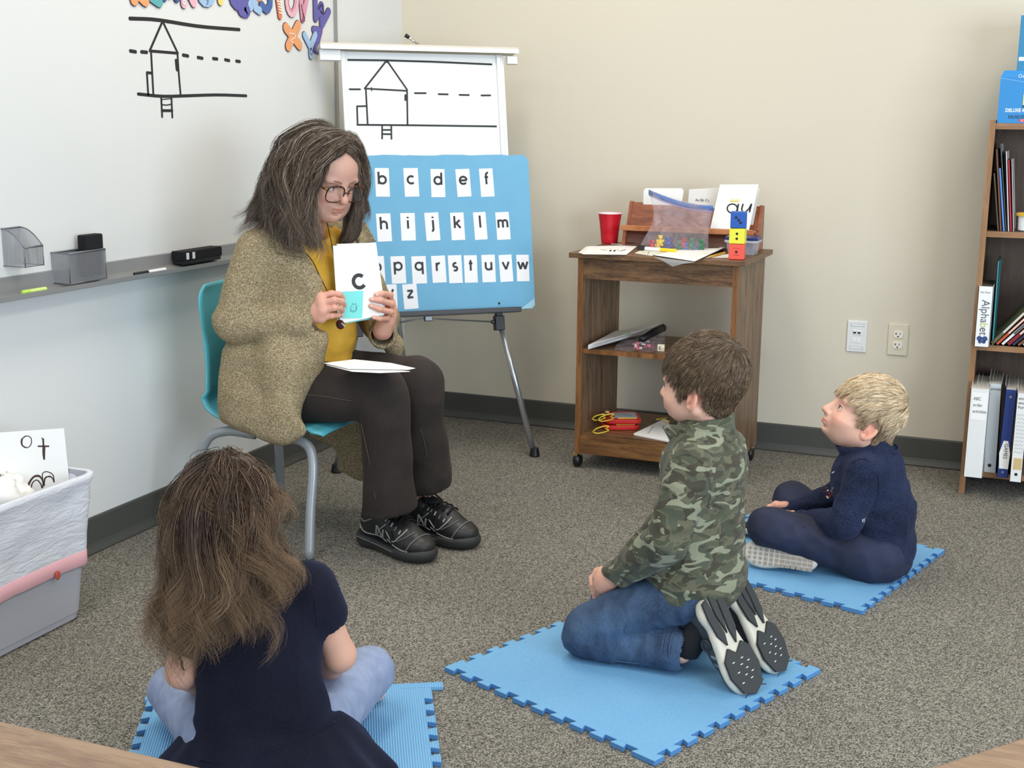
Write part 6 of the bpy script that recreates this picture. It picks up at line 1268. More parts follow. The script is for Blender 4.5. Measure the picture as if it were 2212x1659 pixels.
# jeans
DN = denim(); S = Sculpt((1.44, -2.26, .008), (1.95, -1.82, .32), .0042); S.ell(J(1506, 1275, -2.03), (.090, .118, .062))
for i in (0, 1):
    y0 = (HIP[i][1]); S.cap(HIP[i]+V(0, .012*(1-2*i), -.012), KN[i]+V(.012, 0, .012), .068, .058, k=.03); S.cap(KN[i]+V(.004, 0, -.008), AN[i]+V(-.03, 0, .004), .050, .046, k=.012); S.cap(AN[i]+V(-.05, 0, .004), AN[i]+V(-.012, 0, .006), .047, .050, k=.006)
    S.cap(AN[i]+V(-.02, 0, .006), AN[i]+V(.03, 0, .006), .036, .044, k=.004, op='sub')
S.half((0, 0, .0145), (0, 0, -1), .006); Sj = S; v, q = S.mesh(2); v = wrinkle(v, q, .0036, 16, (1.6, 1, 1), 7.7); v[:, 2] = np.maximum(v[:, 2], .0125); obj('jeans', [(v, q)], DN, b1)
dl = plain('denim_stitch', rgb(64, 86, 114), .8)
seam_px(Sj, [(1265, 1358), (1330, 1328), (1400, 1298), (1425, 1290)], .0011, dl, b1, 'leg_seam')
seam_px(Sj, [(1412, 1300), (1380, 1330), (1350, 1356), (1362, 1368), (1420, 1374), (1465, 1368)], .0011, dl, b1, 'pocket_seam')
seam_px(Sj, [(1300, 1420), (1350, 1428), (1400, 1432)], .0011, dl, b1, 'leg_seam')
for dx in (0, -.011): MB().tube([AN[0]+V(-.014+dx, .0505*math.cos(a), .006+.0505*math.sin(a)) for a in np.linspace(0, 2*math.pi, 33)[:-1]], .0022, 6, closed=True).build('cuff_fold', DN, b1, smooth=True)
# socks and shoes, toes tucked under
sk = plain('sock_black', rgb(16, 18, 24), .9); ru = plain('rubber_dark', rgb(52, 54, 55), .75, bump=.3, bscale=160); up = plain('shoe_grey', rgb(64, 66, 70), .6, var=.6); mw = plain('midsole_cream', rgb(206, 200, 184), .6)
for i, (hx, hy, tx, ty, yy, yt) in enumerate(((1528, 1325, 1622, 1482, -2.125, -2.14), (1590, 1300, 1655, 1400, -1.985, -2.0))):
    # heel point and toe point of the sole's centre line, sole looks back (+x)
    Ln = .232; toe_d = nrm(V(.46, -.06 if i == 0 else 0.05, -.80)); c_ = (V(1.906, -2.150, .116), V(1.944, -2.030, .120))[i]; nz = -nrm(V(.80, -.52, .40) if i == 0 else V(.86, -.36, .42))
    MB().tube([AN[i]+V(-.03, 0, .005), AN[i]+V(.02, 0, .012), c_-toe_d*.055+nz*.06], [.031, .030, .034], 16).build('sock', sk, b1, smooth=True)
    s_, so, F, X = shoe(b1, c_, toe_d, nz, Ln, up, mw, bulk=1.14, label='grey running shoe of the kneeling boy, '+('near' if i == 0 else 'far')+' foot')
    tr_ = MB(); FD = np.stack([-F[0], F[1], -F[2]])     # looking at the sole from below
    O_ = X((0, 0, 0))
    def tp(poly, th=.010): tr_.prism([(x*Ln, y*Ln) for x, y in poly][::1], th*Ln*3, O_, FD)
    fore = [(-.165, .10), (-.10, .02), (.0, .10), (.07, .02), (.165, .12), (.18, .28), (.12, .46), (0, .52), (-.12, .46), (-.18, .28)]
    fore = [(x_*1.1, y_) for x_, y_ in fore]; tp(fore); tp([(-.13, -.46), (-.14, -.30), (-.125, -.12), (-.05, .02), (-.035, -.12), (-.05, -.30), (-.06, -.48)]); tp([(.13, -.46), (.14, -.30), (.125, -.12), (.06, .0), (.03, -.12), (.05, -.30), (.06, -.48)]); tp([(-.03, -.49), (.03, -.49), (.035, -.3), (0, -.1), (-.035, -.3)])
    tr_.build('tread', ru, so, bevel=.0015)
    fl = MB()
    for k in range(7):
        for sx_ in (-1, 1): yb = .16+.05*k; fl.ribbon([(sx_*.15*Ln, (yb+.035)*Ln), (sx_*.02*Ln, (yb-.02)*Ln)], .0022, FD, O_, .0066+.0003)
    fl.build('tread_groove', plain('groove_black', rgb(24, 25, 26), .8), so)
    wf = MB(); rr_ = random.Random(i)
    for k in range(5):
        for x_ in ((-.08, .02) if k % 2 else (-.03, .09)): wf.box(O_+np.array([(x_+rr_.uniform(-.01, .01))*Ln, (.16+.052*k)*Ln, .0066])@FD, (.007, .0018, .0008), FD@np.eye(3))
    wf.build('tread_fleck', M['white'], so)
    MB().lathe([(.016, 0), (.017, .004), (.013, .008), (.012, .006), (.006, .006), (.005, .008), (.001, .008)], X((-.118, -.06, .19)), np.stack([F[1], F[2], -F[0]]), 20).build('closure_dial', plain('dial_dark', rgb(50, 54, 60), .4), s_, smooth=True) if i == 0 else None
    for q_ in ((.02, .13), (.10, .12), (.18, .115)) if i == 0 else (): MB().tube([X((-.10, q_[0], .24)), X((-.145, q_[0]+.03, .16)), X((-.16, q_[0]+.06, .10))], [.003, .004, .003], 6).build('strap', plain('strap_grey', rgb(120, 128, 140), .5), s_, smooth=True)
# ================================================================= woman on the chair
w = person((.45, -1.54, .37), 'woman with long grey-brown hair, glasses, tan knit jacket and yellow shirt, seated holding letter cards')
wf = nrm((.84, -.35, -.41)); wr_ = nrm(np.cross(wf, (-.05, .05, 1))); WF_ = np.stack([wr_, wf, np.cross(wr_, wf)]); WS = 1.05
NT_ = PD(747, 439, 3.575); WO = NT_-WS*(np.array([0, .116, -.028])@WF_)
NB = V(.475, -1.545, .905)                     # base of the neck
nl = (NB-WO)@WF_.T/WS
Sw = head(0, h=.0022, neck=(tuple(nl), .047, .052), nose=1.10, crz=.012, jaw=1.35, jowl=1.15, smile=.6, eye=1.35, look=(0, .1)); v, q = Sw.mesh(2)
hs = Sculpt((.44, -1.86, .60), (.80, -1.36, .80), .0024)
# right hand (left in the picture) in front of the cards' left edge
P3 = lambda x, y, d: PD(x, y, d)
WRr = P3(664, 682, 3.575); K1 = [P3(691, 641, 3.545), P3(695, 655, 3.535), P3(697, 671, 3.535), P3(694, 687, 3.545)]
F1 = [([K1[0], P3(716, 634, 3.545), P3(733, 636, 3.562), P3(741, 643, 3.578)], [.0102, .0094, .0086, .0072]), ([K1[1], P3(722, 648, 3.528), P3(738, 651, 3.552), P3(744, 659, 3.575)], [.0104, .0096, .0086, .0072]),
      ([K1[2], P3(722, 665, 3.528), P3(735, 666, 3.555), P3(740, 671, 3.575)], [.0102, .0092, .0084, .0070]), ([K1[3], P3(717, 682, 3.540), P3(730, 681, 3.562), P3(737, 682, 3.580)], [.0094, .0084, .0076, .0064])]
hand(hs, WRr, K1, ([P3(690, 652, 3.59), P3(715, 650, 3.615), P3(735, 655, 3.635)], [.0125, .011, .009]), F1, palmr=.0145, wr=.027)
WRl = P3(826, 716, 3.735); K2 = [P3(843, 654, 3.715), P3(846, 668, 3.715), P3(845, 682, 3.715), P3(838, 695, 3.715)]
F2_ = [([K2[0], P3(843, 637, 3.69), P3(826, 634, 3.655), P3(813, 637, 3.645)], [.0100, .0094, .0084, .0070]), ([K2[1], P3(845, 656, 3.685), P3(822, 649, 3.650), P3(803, 647, 3.640)], [.0102, .0096, .0086, .0072]),
       ([K2[2], P3(844, 674, 3.685), P3(820, 668, 3.650), P3(801, 661, 3.640)], [.0100, .0094, .0084, .0070]), ([K2[3], P3(836, 688, 3.69), P3(820, 689, 3.655), P3(807, 686, 3.645)], [.0092, .0086, .0076, .0064])]
hand(hs, WRl, K2, ([P3(828, 675, 3.75), P3(815, 660, 3.735), P3(800, 650, 3.72)], [.0125, .011, .009]), F2_, palmr=.0145, wr=.026)
# forearms
ER = V(.372, -1.765, .668); EL = V(.60, -1.335, .635); hs.cap(WRr, WRr*.6+ER*.4, .026, .030, k=.01); hs.cap(WRl, WRl*.75+EL*.25, .025, .030, k=.01)
hv, hq = hs.mesh(2)
tk = Sculpt((.15, -1.92, .02), (.92, -1.2, .98), .009); SR, SL = V(.44, -1.715, .875), V(.50, -1.385, .87)
tk.ell((.42, -1.55, .76), (.10, .15, .16), k=.03).ell((.40, -1.54, .56), (.12, .16, .14), k=.04); tk.cap(SR, SL, .05, .05, k=.04); tk.cap(NB, WO-V(0, 0, .05), .045, .04, k=.02)
HR, HL, KR, KL, AR, AL = V(.42, -1.635, .455), V(.42, -1.45, .455), V(.785, -1.655, .475), V(.80, -1.47, .475), V(.80, -1.645, .12), V(.835, -1.475, .12)
for a, b_, c_ in ((HR, KR, AR), (HL, KL, AL)): tk.cap(a, b_, .065, .048, k=.03); tk.cap(b_, c_+V(0, 0, .05), .045, .028, k=.02)
for a, b_, c_ in ((SR, ER, WRr), (SL, EL, WRl)): tk.cap(a, b_, .042, .036, k=.02); tk.cap(b_, c_, .035, .024, k=.01)
tv, tq2 = tk.mesh(1)
SKW = attrmat('skin_woman', rgb(214, 166, 146), .5, .12, (260, .10)); hc = np.ones((len(hv), 3))*np.array((1.03, .93, .91))
obj('body', [(xf(v, WS, WF_, WO), q, head_colors(v, lip=(.86, .62, .62), cheek=(1.03, .84, .82))), (hv, hq, hc), (tv, tq2)], SKW, w)
eyes(w, WS, WF_, WO, (86, 74, 60), look=(-.5, -.12)); lashes(w, WS, WF_, WO); brows(w, WS, WF_, WO, plain('brow_grey', rgb(128, 98, 84), .8), .0013)
nm_ = plain('fingernail', rgb(228, 176, 166), .3)
for fs, tow in ((F1, -FW), (F2_, -FW)):
    for pts, rr in fs[:4]: d_ = nrm(pts[-1]-pts[-2]); n_ = nrm(tow-np.dot(tow, d_)*d_); MB().ball(pts[-1]+n_*rr[-1]*.72, (.0062, .0048, .0022), np.stack([d_, np.cross(n_, d_), n_]), n=7).build('fingernail', nm_, w, smooth=True)
d_ = nrm(F2_[2][0][2]-F2_[2][0][1]); c_ = F2_[2][0][1]*.8+F2_[2][0][0]*.2; dd_ = nrm(F2_[2][0][0]-F2_[2][0][1]); a1 = nrm(np.cross(dd_, (0, 0, 1))); a2 = np.cross(dd_, a1)
MB().tube([c_+.0108*(math.cos(t_)*a1+math.sin(t_)*a2) for t_ in np.linspace(0, 2*math.pi, 25)[:-1]], .0013, 6, closed=True).build('ring', plain('gold', rgb(222, 186, 110), .25, 1), w, smooth=True)
# yellow shirt
def knit(nm, stops, sc, bs=.5, bd=.004, rough=.95, stretch=(1, 1, 1), sheen=0., detail=3):
    t = NT(nm); v = t.coord(scale=stretch); n = t.noise(v, sc, detail, .7); t.col(t.ramp(n, stops)); t.set(Roughness=rough); t.b.inputs['Specular IOR Level'].default_value = .15
    if sheen: t.b.inputs['Sheen Weight'].default_value = sheen
    t.bump(n, bs, bd); return t.m
YE = knit('mustard_jersey', [(.3, rgb(220, 166, 58)), (.7, rgb(236, 188, 80))], 8, .15, .004)
S = Sculpt((.22, -1.85, .44), (.75, -1.22, .98), .005)
S.ell((.470, -1.565, .79), (.115, .118, .135)).ell((.510, -1.58, .735), (.095, .060, .08), k=.05).ell((.535, -1.475, .725), (.088, .068, .08), k=.05).ell((.452, -1.535, .60), (.158, .158, .115), k=.05).ell((.44, -1.55, .52), (.163, .155, .07), k=.03)
S.cap(SR+V(.0, .06, 0), SL+V(.0, -.06, 0), .05, .05, k=.05); S.cap(NB+V(.0, 0, -.04), NB+V(.0, 0, .01), .075, .062, k=.03); S.ell(NB+V(.035, -.012, .035), (.058, .060, .062), k=.006, op='sub')
v, q = S.mesh(2); v = wrinkle(v, q, .004, 9, (1, 1, 2.2), 2.2); obj('shirt', [(v, q)], YE, w)
# knit jacket
TW = NT('tan_boucle_knit'); vv = TW.coord(); n = TW.noise(vv, 290, 3, .75); n2 = TW.noise(TW.coord(scale=(1, 1, 2.2)), 190, 2, .6, 1.); f_ = TW.math('ADD', TW.math('MULTIPLY', n, .55), TW.math('MULTIPLY', n2, .45))
TW.col(TW.ramp(f_, [(.36, rgb(92, 80, 61)), (.5, rgb(158, 141, 110)), (.64, rgb(212, 197, 164))])); TW.set(Roughness=.97); TW.b.inputs['Specular IOR Level'].default_value = .1; TW.bump(f_, .7, .006); TWM = TW.m
S = Sculpt((.08, -1.96, .07), (.84, -1.14, 1.0), .006)
S.ell((.420, -1.55, .76), (.145, .195, .20)); S.cap(SR+V(-.005, .03, -.01), SL+V(-.005, -.03, -.01), .064, .062, k=.05); S.ell((.41, -1.548, .60), (.160, .195, .14), k=.06); S.ell((.395, -1.55, .465), (.142, .205, .10), k=.05)
S.cap(NB+V(-.03, 0, -.05), NB+V(-.035, 0, .0), .09, .078, k=.04)
# front edge panels
S.chain([(.50, -1.69, .90), (.550, -1.705, .84), (.582, -1.700, .78), (.592, -1.695, .70), (.588, -1.692, .62), (.575, -1.695, .55), (.56, -1.71, .50)], [.022, .024, .026, .026, .026, .026, .026], k=.05); S.chain([(.50, -1.69, .85), (.53, -1.690, .72), (.53, -1.692, .60), (.52, -1.72, .52)], [.040, .040, .040, .045], k=.05); S.chain([(.53, -1.375, .86), (.60, -1.372, .74), (.60, -1.365, .60)], [.024, .024, .024], k=.05)
# front opening
X_, Y_, Z_ = S.ax[0][:, None, None], S.ax[1][None, :, None], S.ax[2][None, None, :]; yn_ = np.interp(Z_, [.50, .60, .70, .80, .86, .95], [-1.665, -1.665, -1.670, -1.685, -1.695, -1.62]); yf_ = np.interp(Z_, [.50, .60, .70, .80, .95], [-1.385, -1.385, -1.40, -1.44, -1.48])
d_ = np.maximum(np.maximum(yn_-Y_, Y_-yf_), .47-X_).astype(np.float32); kk = .012; hh = np.maximum(kk-np.abs(-S.F-d_), 0)/kk; S.F = -(np.minimum(-S.F, d_)-hh*hh*kk*.25)
S.ell(NB+V(.05, 0, .07), (.085, .070, .105), k=.01, op='sub')
# near side panel falling over the thigh and hanging beside the seat
FS = lambda a, b_: frame(a, b_)
S.box((.438, -1.760, .475), (.128, .028, .120), .028, FS((1, -.05, -.10), (0, 1, 0)), k=.06); S.box((.462, -1.782, .410), (.100, .020, .048), .020, FS((1, -.03, -.22), (0, 1, 0)), k=.05)
S.ell((.545, -1.790, .385), (.070, .014, .036), FS((1, 0, -.02), (0, 1, 0)), k=.045); S.cap((.50, -1.745, .60), (.535, -1.77, .46), .040, .026, k=.05)
# far panel hanging behind the knees
S.box((.46, -1.325, .33), (.085, .014, .13), .014, FS((1, .05, -.35), (0, 1, 0)), k=.05); S.box((.515, -1.322, .21), (.05, .011, .10), .011, FS((1, .05, -.35), (0, 1, 0)), k=.04); S.chain([(.60, -1.38, .66), (.66, -1.35, .56), (.67, -1.34, .47)], [.024, .020, .016], k=.04)
# sleeves
for a, b_, c_, sg in ((SR, ER, WRr, 1), (SL, EL, WRl, -1)):
    S.cap(a+V(-.005, -.006*sg, -.01), b_, .068, .061, k=.022); dd_ = nrm(c_-b_); S.cap(b_, c_-dd_*.010+V(0, -.006*sg, -.012), .060, .050 if sg > 0 else .042, k=.010)
for b_, c_ in ((ER, WRr), (EL, WRl)): dd_ = nrm(c_-b_); S.cap(c_-dd_*.045+V(0, 0, -.010), c_+dd_*.07+V(0, 0, -.014), .032, .042 if c_ is WRr else .036, k=.004, op='sub')
Sc_ = S; v, q = S.mesh(2); v = wrinkle(v, q, .0035, 7, (1, 1, 1.2), 5.5); obj('knit_jacket', [(v, q)], TWM, w)
# fold-over collar with lapel points
def lapel(pts_out, pts_in, nm='lapel'):
    a, b_ = spline(pts_out, 14), spline(pts_in, 14); G = [[a[i]*(1-t_)+b_[i]*t_+nrm(-FW+V(0, 0, .3))*.012*math.sin(math.pi*t_) for t_ in np.linspace(0, 1, 7)] for i in range(14)]; return MB().sheet(G, .009).build(nm, TWM, w, smooth=True)
def flap(quad, nm, th=.010, n=10, lift=.010):
    a, b_, c_, d_ = [np.array(q_, float) for q_ in quad]; G = [[surf_px(Sc_, *((a*(1-u_)+b_*u_)*(1-t_)+(d_*(1-u_)+c_*u_)*t_), lift, 3.3, 4.1) for u_ in np.linspace(0, 1, n)] for t_ in np.linspace(0, 1, n)]
    G = np.array(G)
    for _ in range(4): G[1:-1, 1:-1] = (G[:-2, 1:-1]+G[2:, 1:-1]+G[1:-1, :-2]+G[1:-1, 2:])/4
    return MB().sheet(G, th).build(nm, TWM, w, smooth=True)
flap([(586, 462), (640, 462), (668, 556), (600, 548)], 'collar_flap'); flap([(765, 490), (790, 480), (812, 522), (778, 530)], 'collar_flap')
tws = plain('knit_seam_shadow', rgb(96, 80, 56), .95); seam_px(Sc_, [(500, 806), (530, 818), (560, 832)], .0022, tws, w, 'pocket_seam', 3.2, 4.2, off=-.0015)
seam_px(Sc_, [(700, 600), (699, 640)], .0030, TWM, w, 'edge_fold', 3.2, 4.2, off=.001) if 0 else None
# trousers
CO = NT('dark_brown_corduroy'); vv = CO.coord(); n = CO.noise(vv, 6, 4, .6); n2 = CO.noise(CO.coord(scale=(8, 8, .5)), 60, 2); CO.col(CO.ramp(CO.math('ADD', CO.math('MULTIPLY', n, .7), CO.math('MULTIPLY', n2, .3)), [(.34, rgb(28, 23, 21)), (.66, rgb(52, 43, 39))])); CO.set(Roughness=.9); CO.b.inputs['Sheen Weight'].default_value = .12; CO.b.inputs['Sheen Tint'].default_value = rgb(150, 130, 118); CO.bump(n2, .3, .003)
S = Sculpt((.24, -1.85, .06), (.98, -1.3, .64), .0055); S.ell((.42, -1.545, .475), (.14, .19, .10))
for i, (a, b_, c_) in enumerate(((HR, KR, AR), (HL, KL, AL))):
    S.cap(a, b_+V(-.01, 0, 0), .098, .073, k=.03); S.cap(b_, b_*.5+c_*.5, .074, .068, k=.02); S.cap(b_*.5+c_*.5, c_+V(.0, 0, -.02), .068, .083, k=.03)
    S.cap(c_+V(0, 0, .01), c_+V(0, 0, -.08), .058, .066, k=.004, op='sub')
S.half(AR+V(0, 0, .018), (.10, .12, -1), .002)
Sp_ = S; v, q = S.mesh(2); v = wrinkle(v, q, .0048, 8.5, (1, 1, .8), 9.1); obj('trousers', [(v, q)], CO.m, w)
sm_ = plain('trouser_seam', rgb(88, 74, 68), .9)
for L_ in ([(650, 852), (700, 856), (760, 866)], [(782, 915), (797, 985), (808, 1050), (814, 1092)], [(895, 880), (915, 950), (930, 1030)]): seam_px(Sp_, L_, .0011, sm_, w, 'leg_seam', 3.2, 4.2)
# socks, shoes
SO = NT('patterned_sock'); vv = SO.coord(scale=(1, 1, 1)); vo = SO.n('ShaderNodeTexVoronoi'); vo.inputs['Scale'].default_value = 75; vo.feature = 'DISTANCE_TO_EDGE'; SO.l(vv, vo.inputs['Vector']); SO.col(SO.ramp(vo.outputs['Distance'], [(.06, rgb(226, 190, 164)), (.14, rgb(130, 52, 44))])); SO.set(Roughness=.95)
shU = plain('shoe_black_leather', rgb(38, 38, 38), .42, var=.4); shS = plain('shoe_sole_black', rgb(48, 49, 50), .6, bump=.2, bscale=90); gy = plain('shoe_grey_trim', rgb(112, 112, 110), .4, .1); blk = plain('lace_black', rgb(10, 10, 12), .8); lit = plain('shoe_silver_line', rgb(186, 186, 180), .35, .2)
for i, (hx, tx) in enumerate(((PZ(775, 1192), PZ(930, 1222)), (PZ(872, 1168), PZ(1012, 1192)))):
    d_ = nrm(tx-hx)*V(1, 1, 0); d_ = nrm(d_+(V(0, -.22, 0) if i == 0 else V(0, -.12, 0))); Ln = .290; c_ = (hx+tx)/2+V(-.020, .050, .002); c_[2] = .0025
    A_ = (AR, AL)[i]; s_, so, F, X = shoe(w, c_, d_, (0, 0, 1), Ln, shU, shS, bulk=1.12, tall=1.30, label='black walking shoe of the woman, '+('near' if i == 0 else 'far')+' foot')
    ank = X((0, -.26, .30)); MB().tube([ank+V(0, 0, -.03), ank+V(0, 0, .035), A_*.75+ank*.25+V(0, 0, .05)], [.036, .037, .042], 18).build('sock', SO.m, w, smooth=True)
    MB().tube([X((.075*math.cos(a)*1.12, -.27+.125*math.sin(a), .335-.02*math.sin(a))) for a in np.linspace(0, 2*math.pi, 25)[:-1]], .0085, 8, closed=True).build('collar_padding', plain('shoe_lining', rgb(22, 22, 26), .9), s_, smooth=True)
    U = Sculpt((-.3, -.62, -.05), (.3, .62, .55), .02); U.F = shoe_sculpt.__wrapped__ if 0 else U.F
    f, gr = field(SHU)if 0 else (None, None)
    def surf(x0, y0, z0, side):    # march a point onto the upper
        p = np.array([[x0, y0, z0]]); ff, gg = SHF[0], SHF[1]
        for _ in range(12): p = p-gg(p, .01)*ff(p)[:, None]*.9
        return p[0]+gg(p, .01)[0]*.004
    if i == 0: SHF = field(shoe_sculpt(1.12)[0])
    def line(pts, r, m, nm): MB().tube([X(surf(*p, 0)) for p in spline(pts, 16)], r, 6).build(nm, m, s_, smooth=True)
    for sgn in (1,):   # camera side of both shoes
        k = .17
        line([(k, -.47, .17), (k, -.36, .12), (k, -.2, .11), (k, 0, .09)], .0016, lit, 'side_line'); line([(k, .02, .13), (k, .1, .10), (k, .2, .09), (k, .32, .085)], .0016, lit, 'side_line')
        line([(k, -.42, .24), (k, -.32, .22), (.14, -.2, .26)], .0030, gy, 'heel_overlay'); line([(k, -.15, .12), (k, -.10, .2), (.13, -.02, .25)], .0016, lit, 'side_line')
        line([(.16, .0, .2), (.18, .1, .13), (.12, .2, .17), (.05, .22, .2)], .0018, lit, 'toe_overlay_line'); line([(.17, .17, .14), (.12, .26, .17), (.04, .30, .19)], .0018, gy, 'toe_overlay_line'); line([(.18, .30, .09), (.10, .36, .155), (0, .37, .17), (-.1, .36, .155)], .0022, gy, 'toe_cap_line')
        line([(k, -.15, .17), (k, -.10, .11)], .0022, lit, 'letter_stroke') if 0 else None
        for off_ in (0,):   # the letter N on the side
            n0, n1, n2_, n3_ = (k, -.165, .115), (k, -.145, .215), (k, -.065, .105), (k, -.045, .205)
            MB().tube([X(surf(*p, 0)) for p in spline([n0, n1], 5)], .0028, 6).tube([X(surf(*p, 0)) for p in spline([n1, n2_], 6)], .0028, 6).tube([X(surf(*p, 0)) for p in spline([n2_, n3_], 5)], .0028, 6).build('letter_n', plain('logo_outline', rgb(150, 150, 150), .4), s_, smooth=True)
    for k in range(6):
        y0 = -.10+.055*k; MB().tube([X(surf(x_, y0+(.012 if x_ else 0), .32-.02*k, 0)+np.array([0, 0, .012])) for x_ in (-.075, -.04, 0, .04, .075)], .0030, 6).build('lace', blk, s_, smooth=True)
        for sx_ in (-1, 1): MB().tube([X(surf(sx_*.085, y0, .3-.02*k, 0)), X(surf(sx_*.105, y0-.005, .28-.02*k, 0))], .0022, 5).build('eyelet_loop', lit if k % 2 else gy, s_)
    MB().ball(X((0, -.10, .315)), (.024, .045, .012), F, n=10).build('tongue', plain('shoe_lining', rgb(22, 22, 26), .9), s_, smooth=True)
    for sx_ in (-1, 1):
        MB().tube([X(p) for p in spline([(0, -.05, .31), (sx_*.06, -.10, .36), (sx_*.13, -.03, .30), (sx_*.08, .0, .29), (0, -.04, .31)], 18)], .0026, 6).build('lace_bow', blk, s_, smooth=True)
        MB().tube([X(p) for p in spline([(0, -.04, .31), (sx_*.08, .06, .26), (sx_*.17, .10, .16), (sx_*.18, .14, .06)], 14)], .0020, 5).build('lace_end', blk, s_, smooth=True)
    mid = MB()
    MB().tube([X(p) for p in spline([(.168, -.46, .10), (.168, -.3, .085), (.163, -.1, .07), (.185, .1, .06), (.198, .25, .055)], 18)], .0022, 5).build('sole_groove', gy, so, smooth=True)
# glasses
gp = NT('tortoiseshell'); gp.col(gp.ramp(gp.noise(gp.coord(), 160, 3, .6), [(.45, rgb(28, 18, 14)), (.6, rgb(104, 62, 34))])); gp.set(Roughness=.2); gl2 = thing('glasses', tuple(WO), 'tortoiseshell framed glasses on the woman', 'glasses'); XW = lambda p: xf(p, WS, WF_, WO); 
for s_ in (-1, 1):
    o = []
    for a in np.linspace(0, 2*math.pi, 37)[:-1]: ca, sa = math.cos(a), math.sin(a); r_ = 1/(abs(ca)**2.8+abs(sa)**2.8)**(1/2.8); x_ = s_*.0345+.0282*ca*r_; z_ = -.0075+.0235*sa*r_*(1.0 if sa > 0 else .98); o.append((x_, .1065-.16*max(0, abs(x_)-.012)**1.3*1.2, z_))
    MB().tube([XW(p) for p in o], np.array([.0018+.0012*max(0, math.sin(a)) for a in np.linspace(0, 2*math.pi, 37)[:-1]]), 8, closed=True).build('rim', gp.m, gl2, smooth=True)
    mb_ = MB(); c_ = np.mean(o, 0); mb_.add([XW(c_)]+[XW(p) for p in o], [(0, i+1, (i+1) % 36+1) for i in range(36)]); mb_.build('lens', clear('lens_clear', rgb(235, 240, 240), .03, .0), gl2, smooth=True)
    e0 = o[0] if s_ > 0 else o[18]; pts = [XW((s_*.0590, .1000, .004)), XW((s_*.066, .088, .004)), XW((s_*.076, .04, .004)), XW((s_*.082, .0, .004)), XW((s_*.082, -.02, -.012))]
    MB().tube(pts, [.0028, .0026, .0016, .0016, .0016], 8).build('temple', gp.m, gl2, smooth=True); MB().tube(pts[:2], .0031, 8).build('hinge', plain('gold_hinge', rgb(206, 176, 120), .3, 1), gl2)
MB().tube([XW(p) for p in spline([(-.0100, .1085, -.004), (0, .1130, .0015), (.0100, .1085, -.004)], 8)], .0019, 8).build('bridge', gp.m, gl2, smooth=True)
# neck cord with a dark pendant
nk = thing('necklace', tuple(P3(732, 700, 3.60)), 'dark cord necklace with a brown oval pendant hanging at the woman\'s waist', 'necklace'); cdm = plain('cord_dark', rgb(40, 24, 22), .7)
MB().tube(spline([P3(706, 480, 3.66), P3(715, 520, 3.62), P3(722, 560, 3.60), P3(727, 600, 3.615), P3(733, 690, 3.60)], 24), .0013, 6).build('cord', cdm, nk, smooth=True)
MB().tube(spline([P3(660, 545, 3.56), P3(676, 566, 3.545), P3(690, 595, 3.545), P3(712, 640, 3.57), P3(733, 690, 3.60)], 24), .0015, 6).build('cord', cdm, nk, smooth=True)
MB().ball(P3(735, 701, 3.595), (.014, .006, .014), n=10).build('pendant', plain('pendant_brown', rgb(70, 34, 36), .25), nk, smooth=True); MB().tube([P3(738, 698, 3.585), P3(745, 706, 3.585)], [.002, .003], 6).build('clasp', M['chrome'], nk)
# cards
wd1 = nrm(V(.70, .60, 0)); 
def hcard(tl, tr, br, bl, d0, d1, label, m=None):
    P_ = [PD(*bl, d0), PD(*br, d1), PD(*tr, d1-.005), PD(*tl, d0-.005)]; c_ = sum(P_)/4; t = thing('letter_card', tuple(c_), label, 'card'); N = nrm(np.cross(P_[1]-P_[0], P_[3]-P_[0])); N = N if np.dot(N, FW) < 0 else -N
    MB().add([p for p in P_]+[p+N*.0005 for p in P_], [(0, 1, 2, 3), (7, 6, 5, 4), (0, 4, 5, 1), (1, 5, 6, 2), (2, 6, 7, 3), (3, 7, 4, 0)]).build('card_sheet', m or M['paper'], t); F = frame(P_[1]-P_[0], P_[3]-P_[0]); return t, P_[0]+N*.0006, F, N
hcard((727, 527), (812, 524), (833, 678), (745, 694), 3.618, 3.678, 'white card showing above and beside the front letter card, held at the back')
hcard((732, 560), (812, 545), (829, 684), (748, 699), 3.623, 3.683, 'aqua edged card lowest at the back of the held stack', plain('aqua_card', rgb(150, 226, 222), .7))
tc, CO_, CFm, CN = hcard((719, 531), (806, 527), (829, 680), (730, 700), 3.600, 3.665, 'white letter card with a large black c, held up in front by the woman')
def cp(x, y): P_ = PP(x, y, CO_, CN)-CO_; return (P_@CFm[0], P_@CFm[1])
g = MB(); sgz = 1 if np.dot(CFm[2], CN) > 0 else -1
cc_ = cp(776, 608); rr_ = (cp(776, 594)[1]-cp(776, 622)[1])/2; g.ribbon([(cc_[0]+.98*rr_*math.cos(R_(a)), cc_[1]+rr_*math.sin(R_(a))) for a in np.linspace(42, 318, 26)], .0105, CFm, CO_, .0006*sgz); g.build('letter_c', M['ink'], tc)
sn = MB(); pl = [cp(738, 630), cp(784.5, 628), cp(782, 687), cp(738, 688)]; sn.add([CO_+np.array([x, y, .0008*sgz])@CFm for x, y in pl]+[CO_+np.array([x, y, .0014*sgz])@CFm for x, y in pl], [(0, 1, 2, 3), (4, 5, 6, 7), (0, 4, 5, 1), (1, 5, 6, 2), (2, 6, 7, 3), (3, 7, 4, 0)])
sno = sn.build('sticky_note', plain('sticky_aqua', rgb(122, 218, 214), .7), tc); g = MB()
zc = lambda x, y: cp(600+x/6.914, 500+y/6.914)
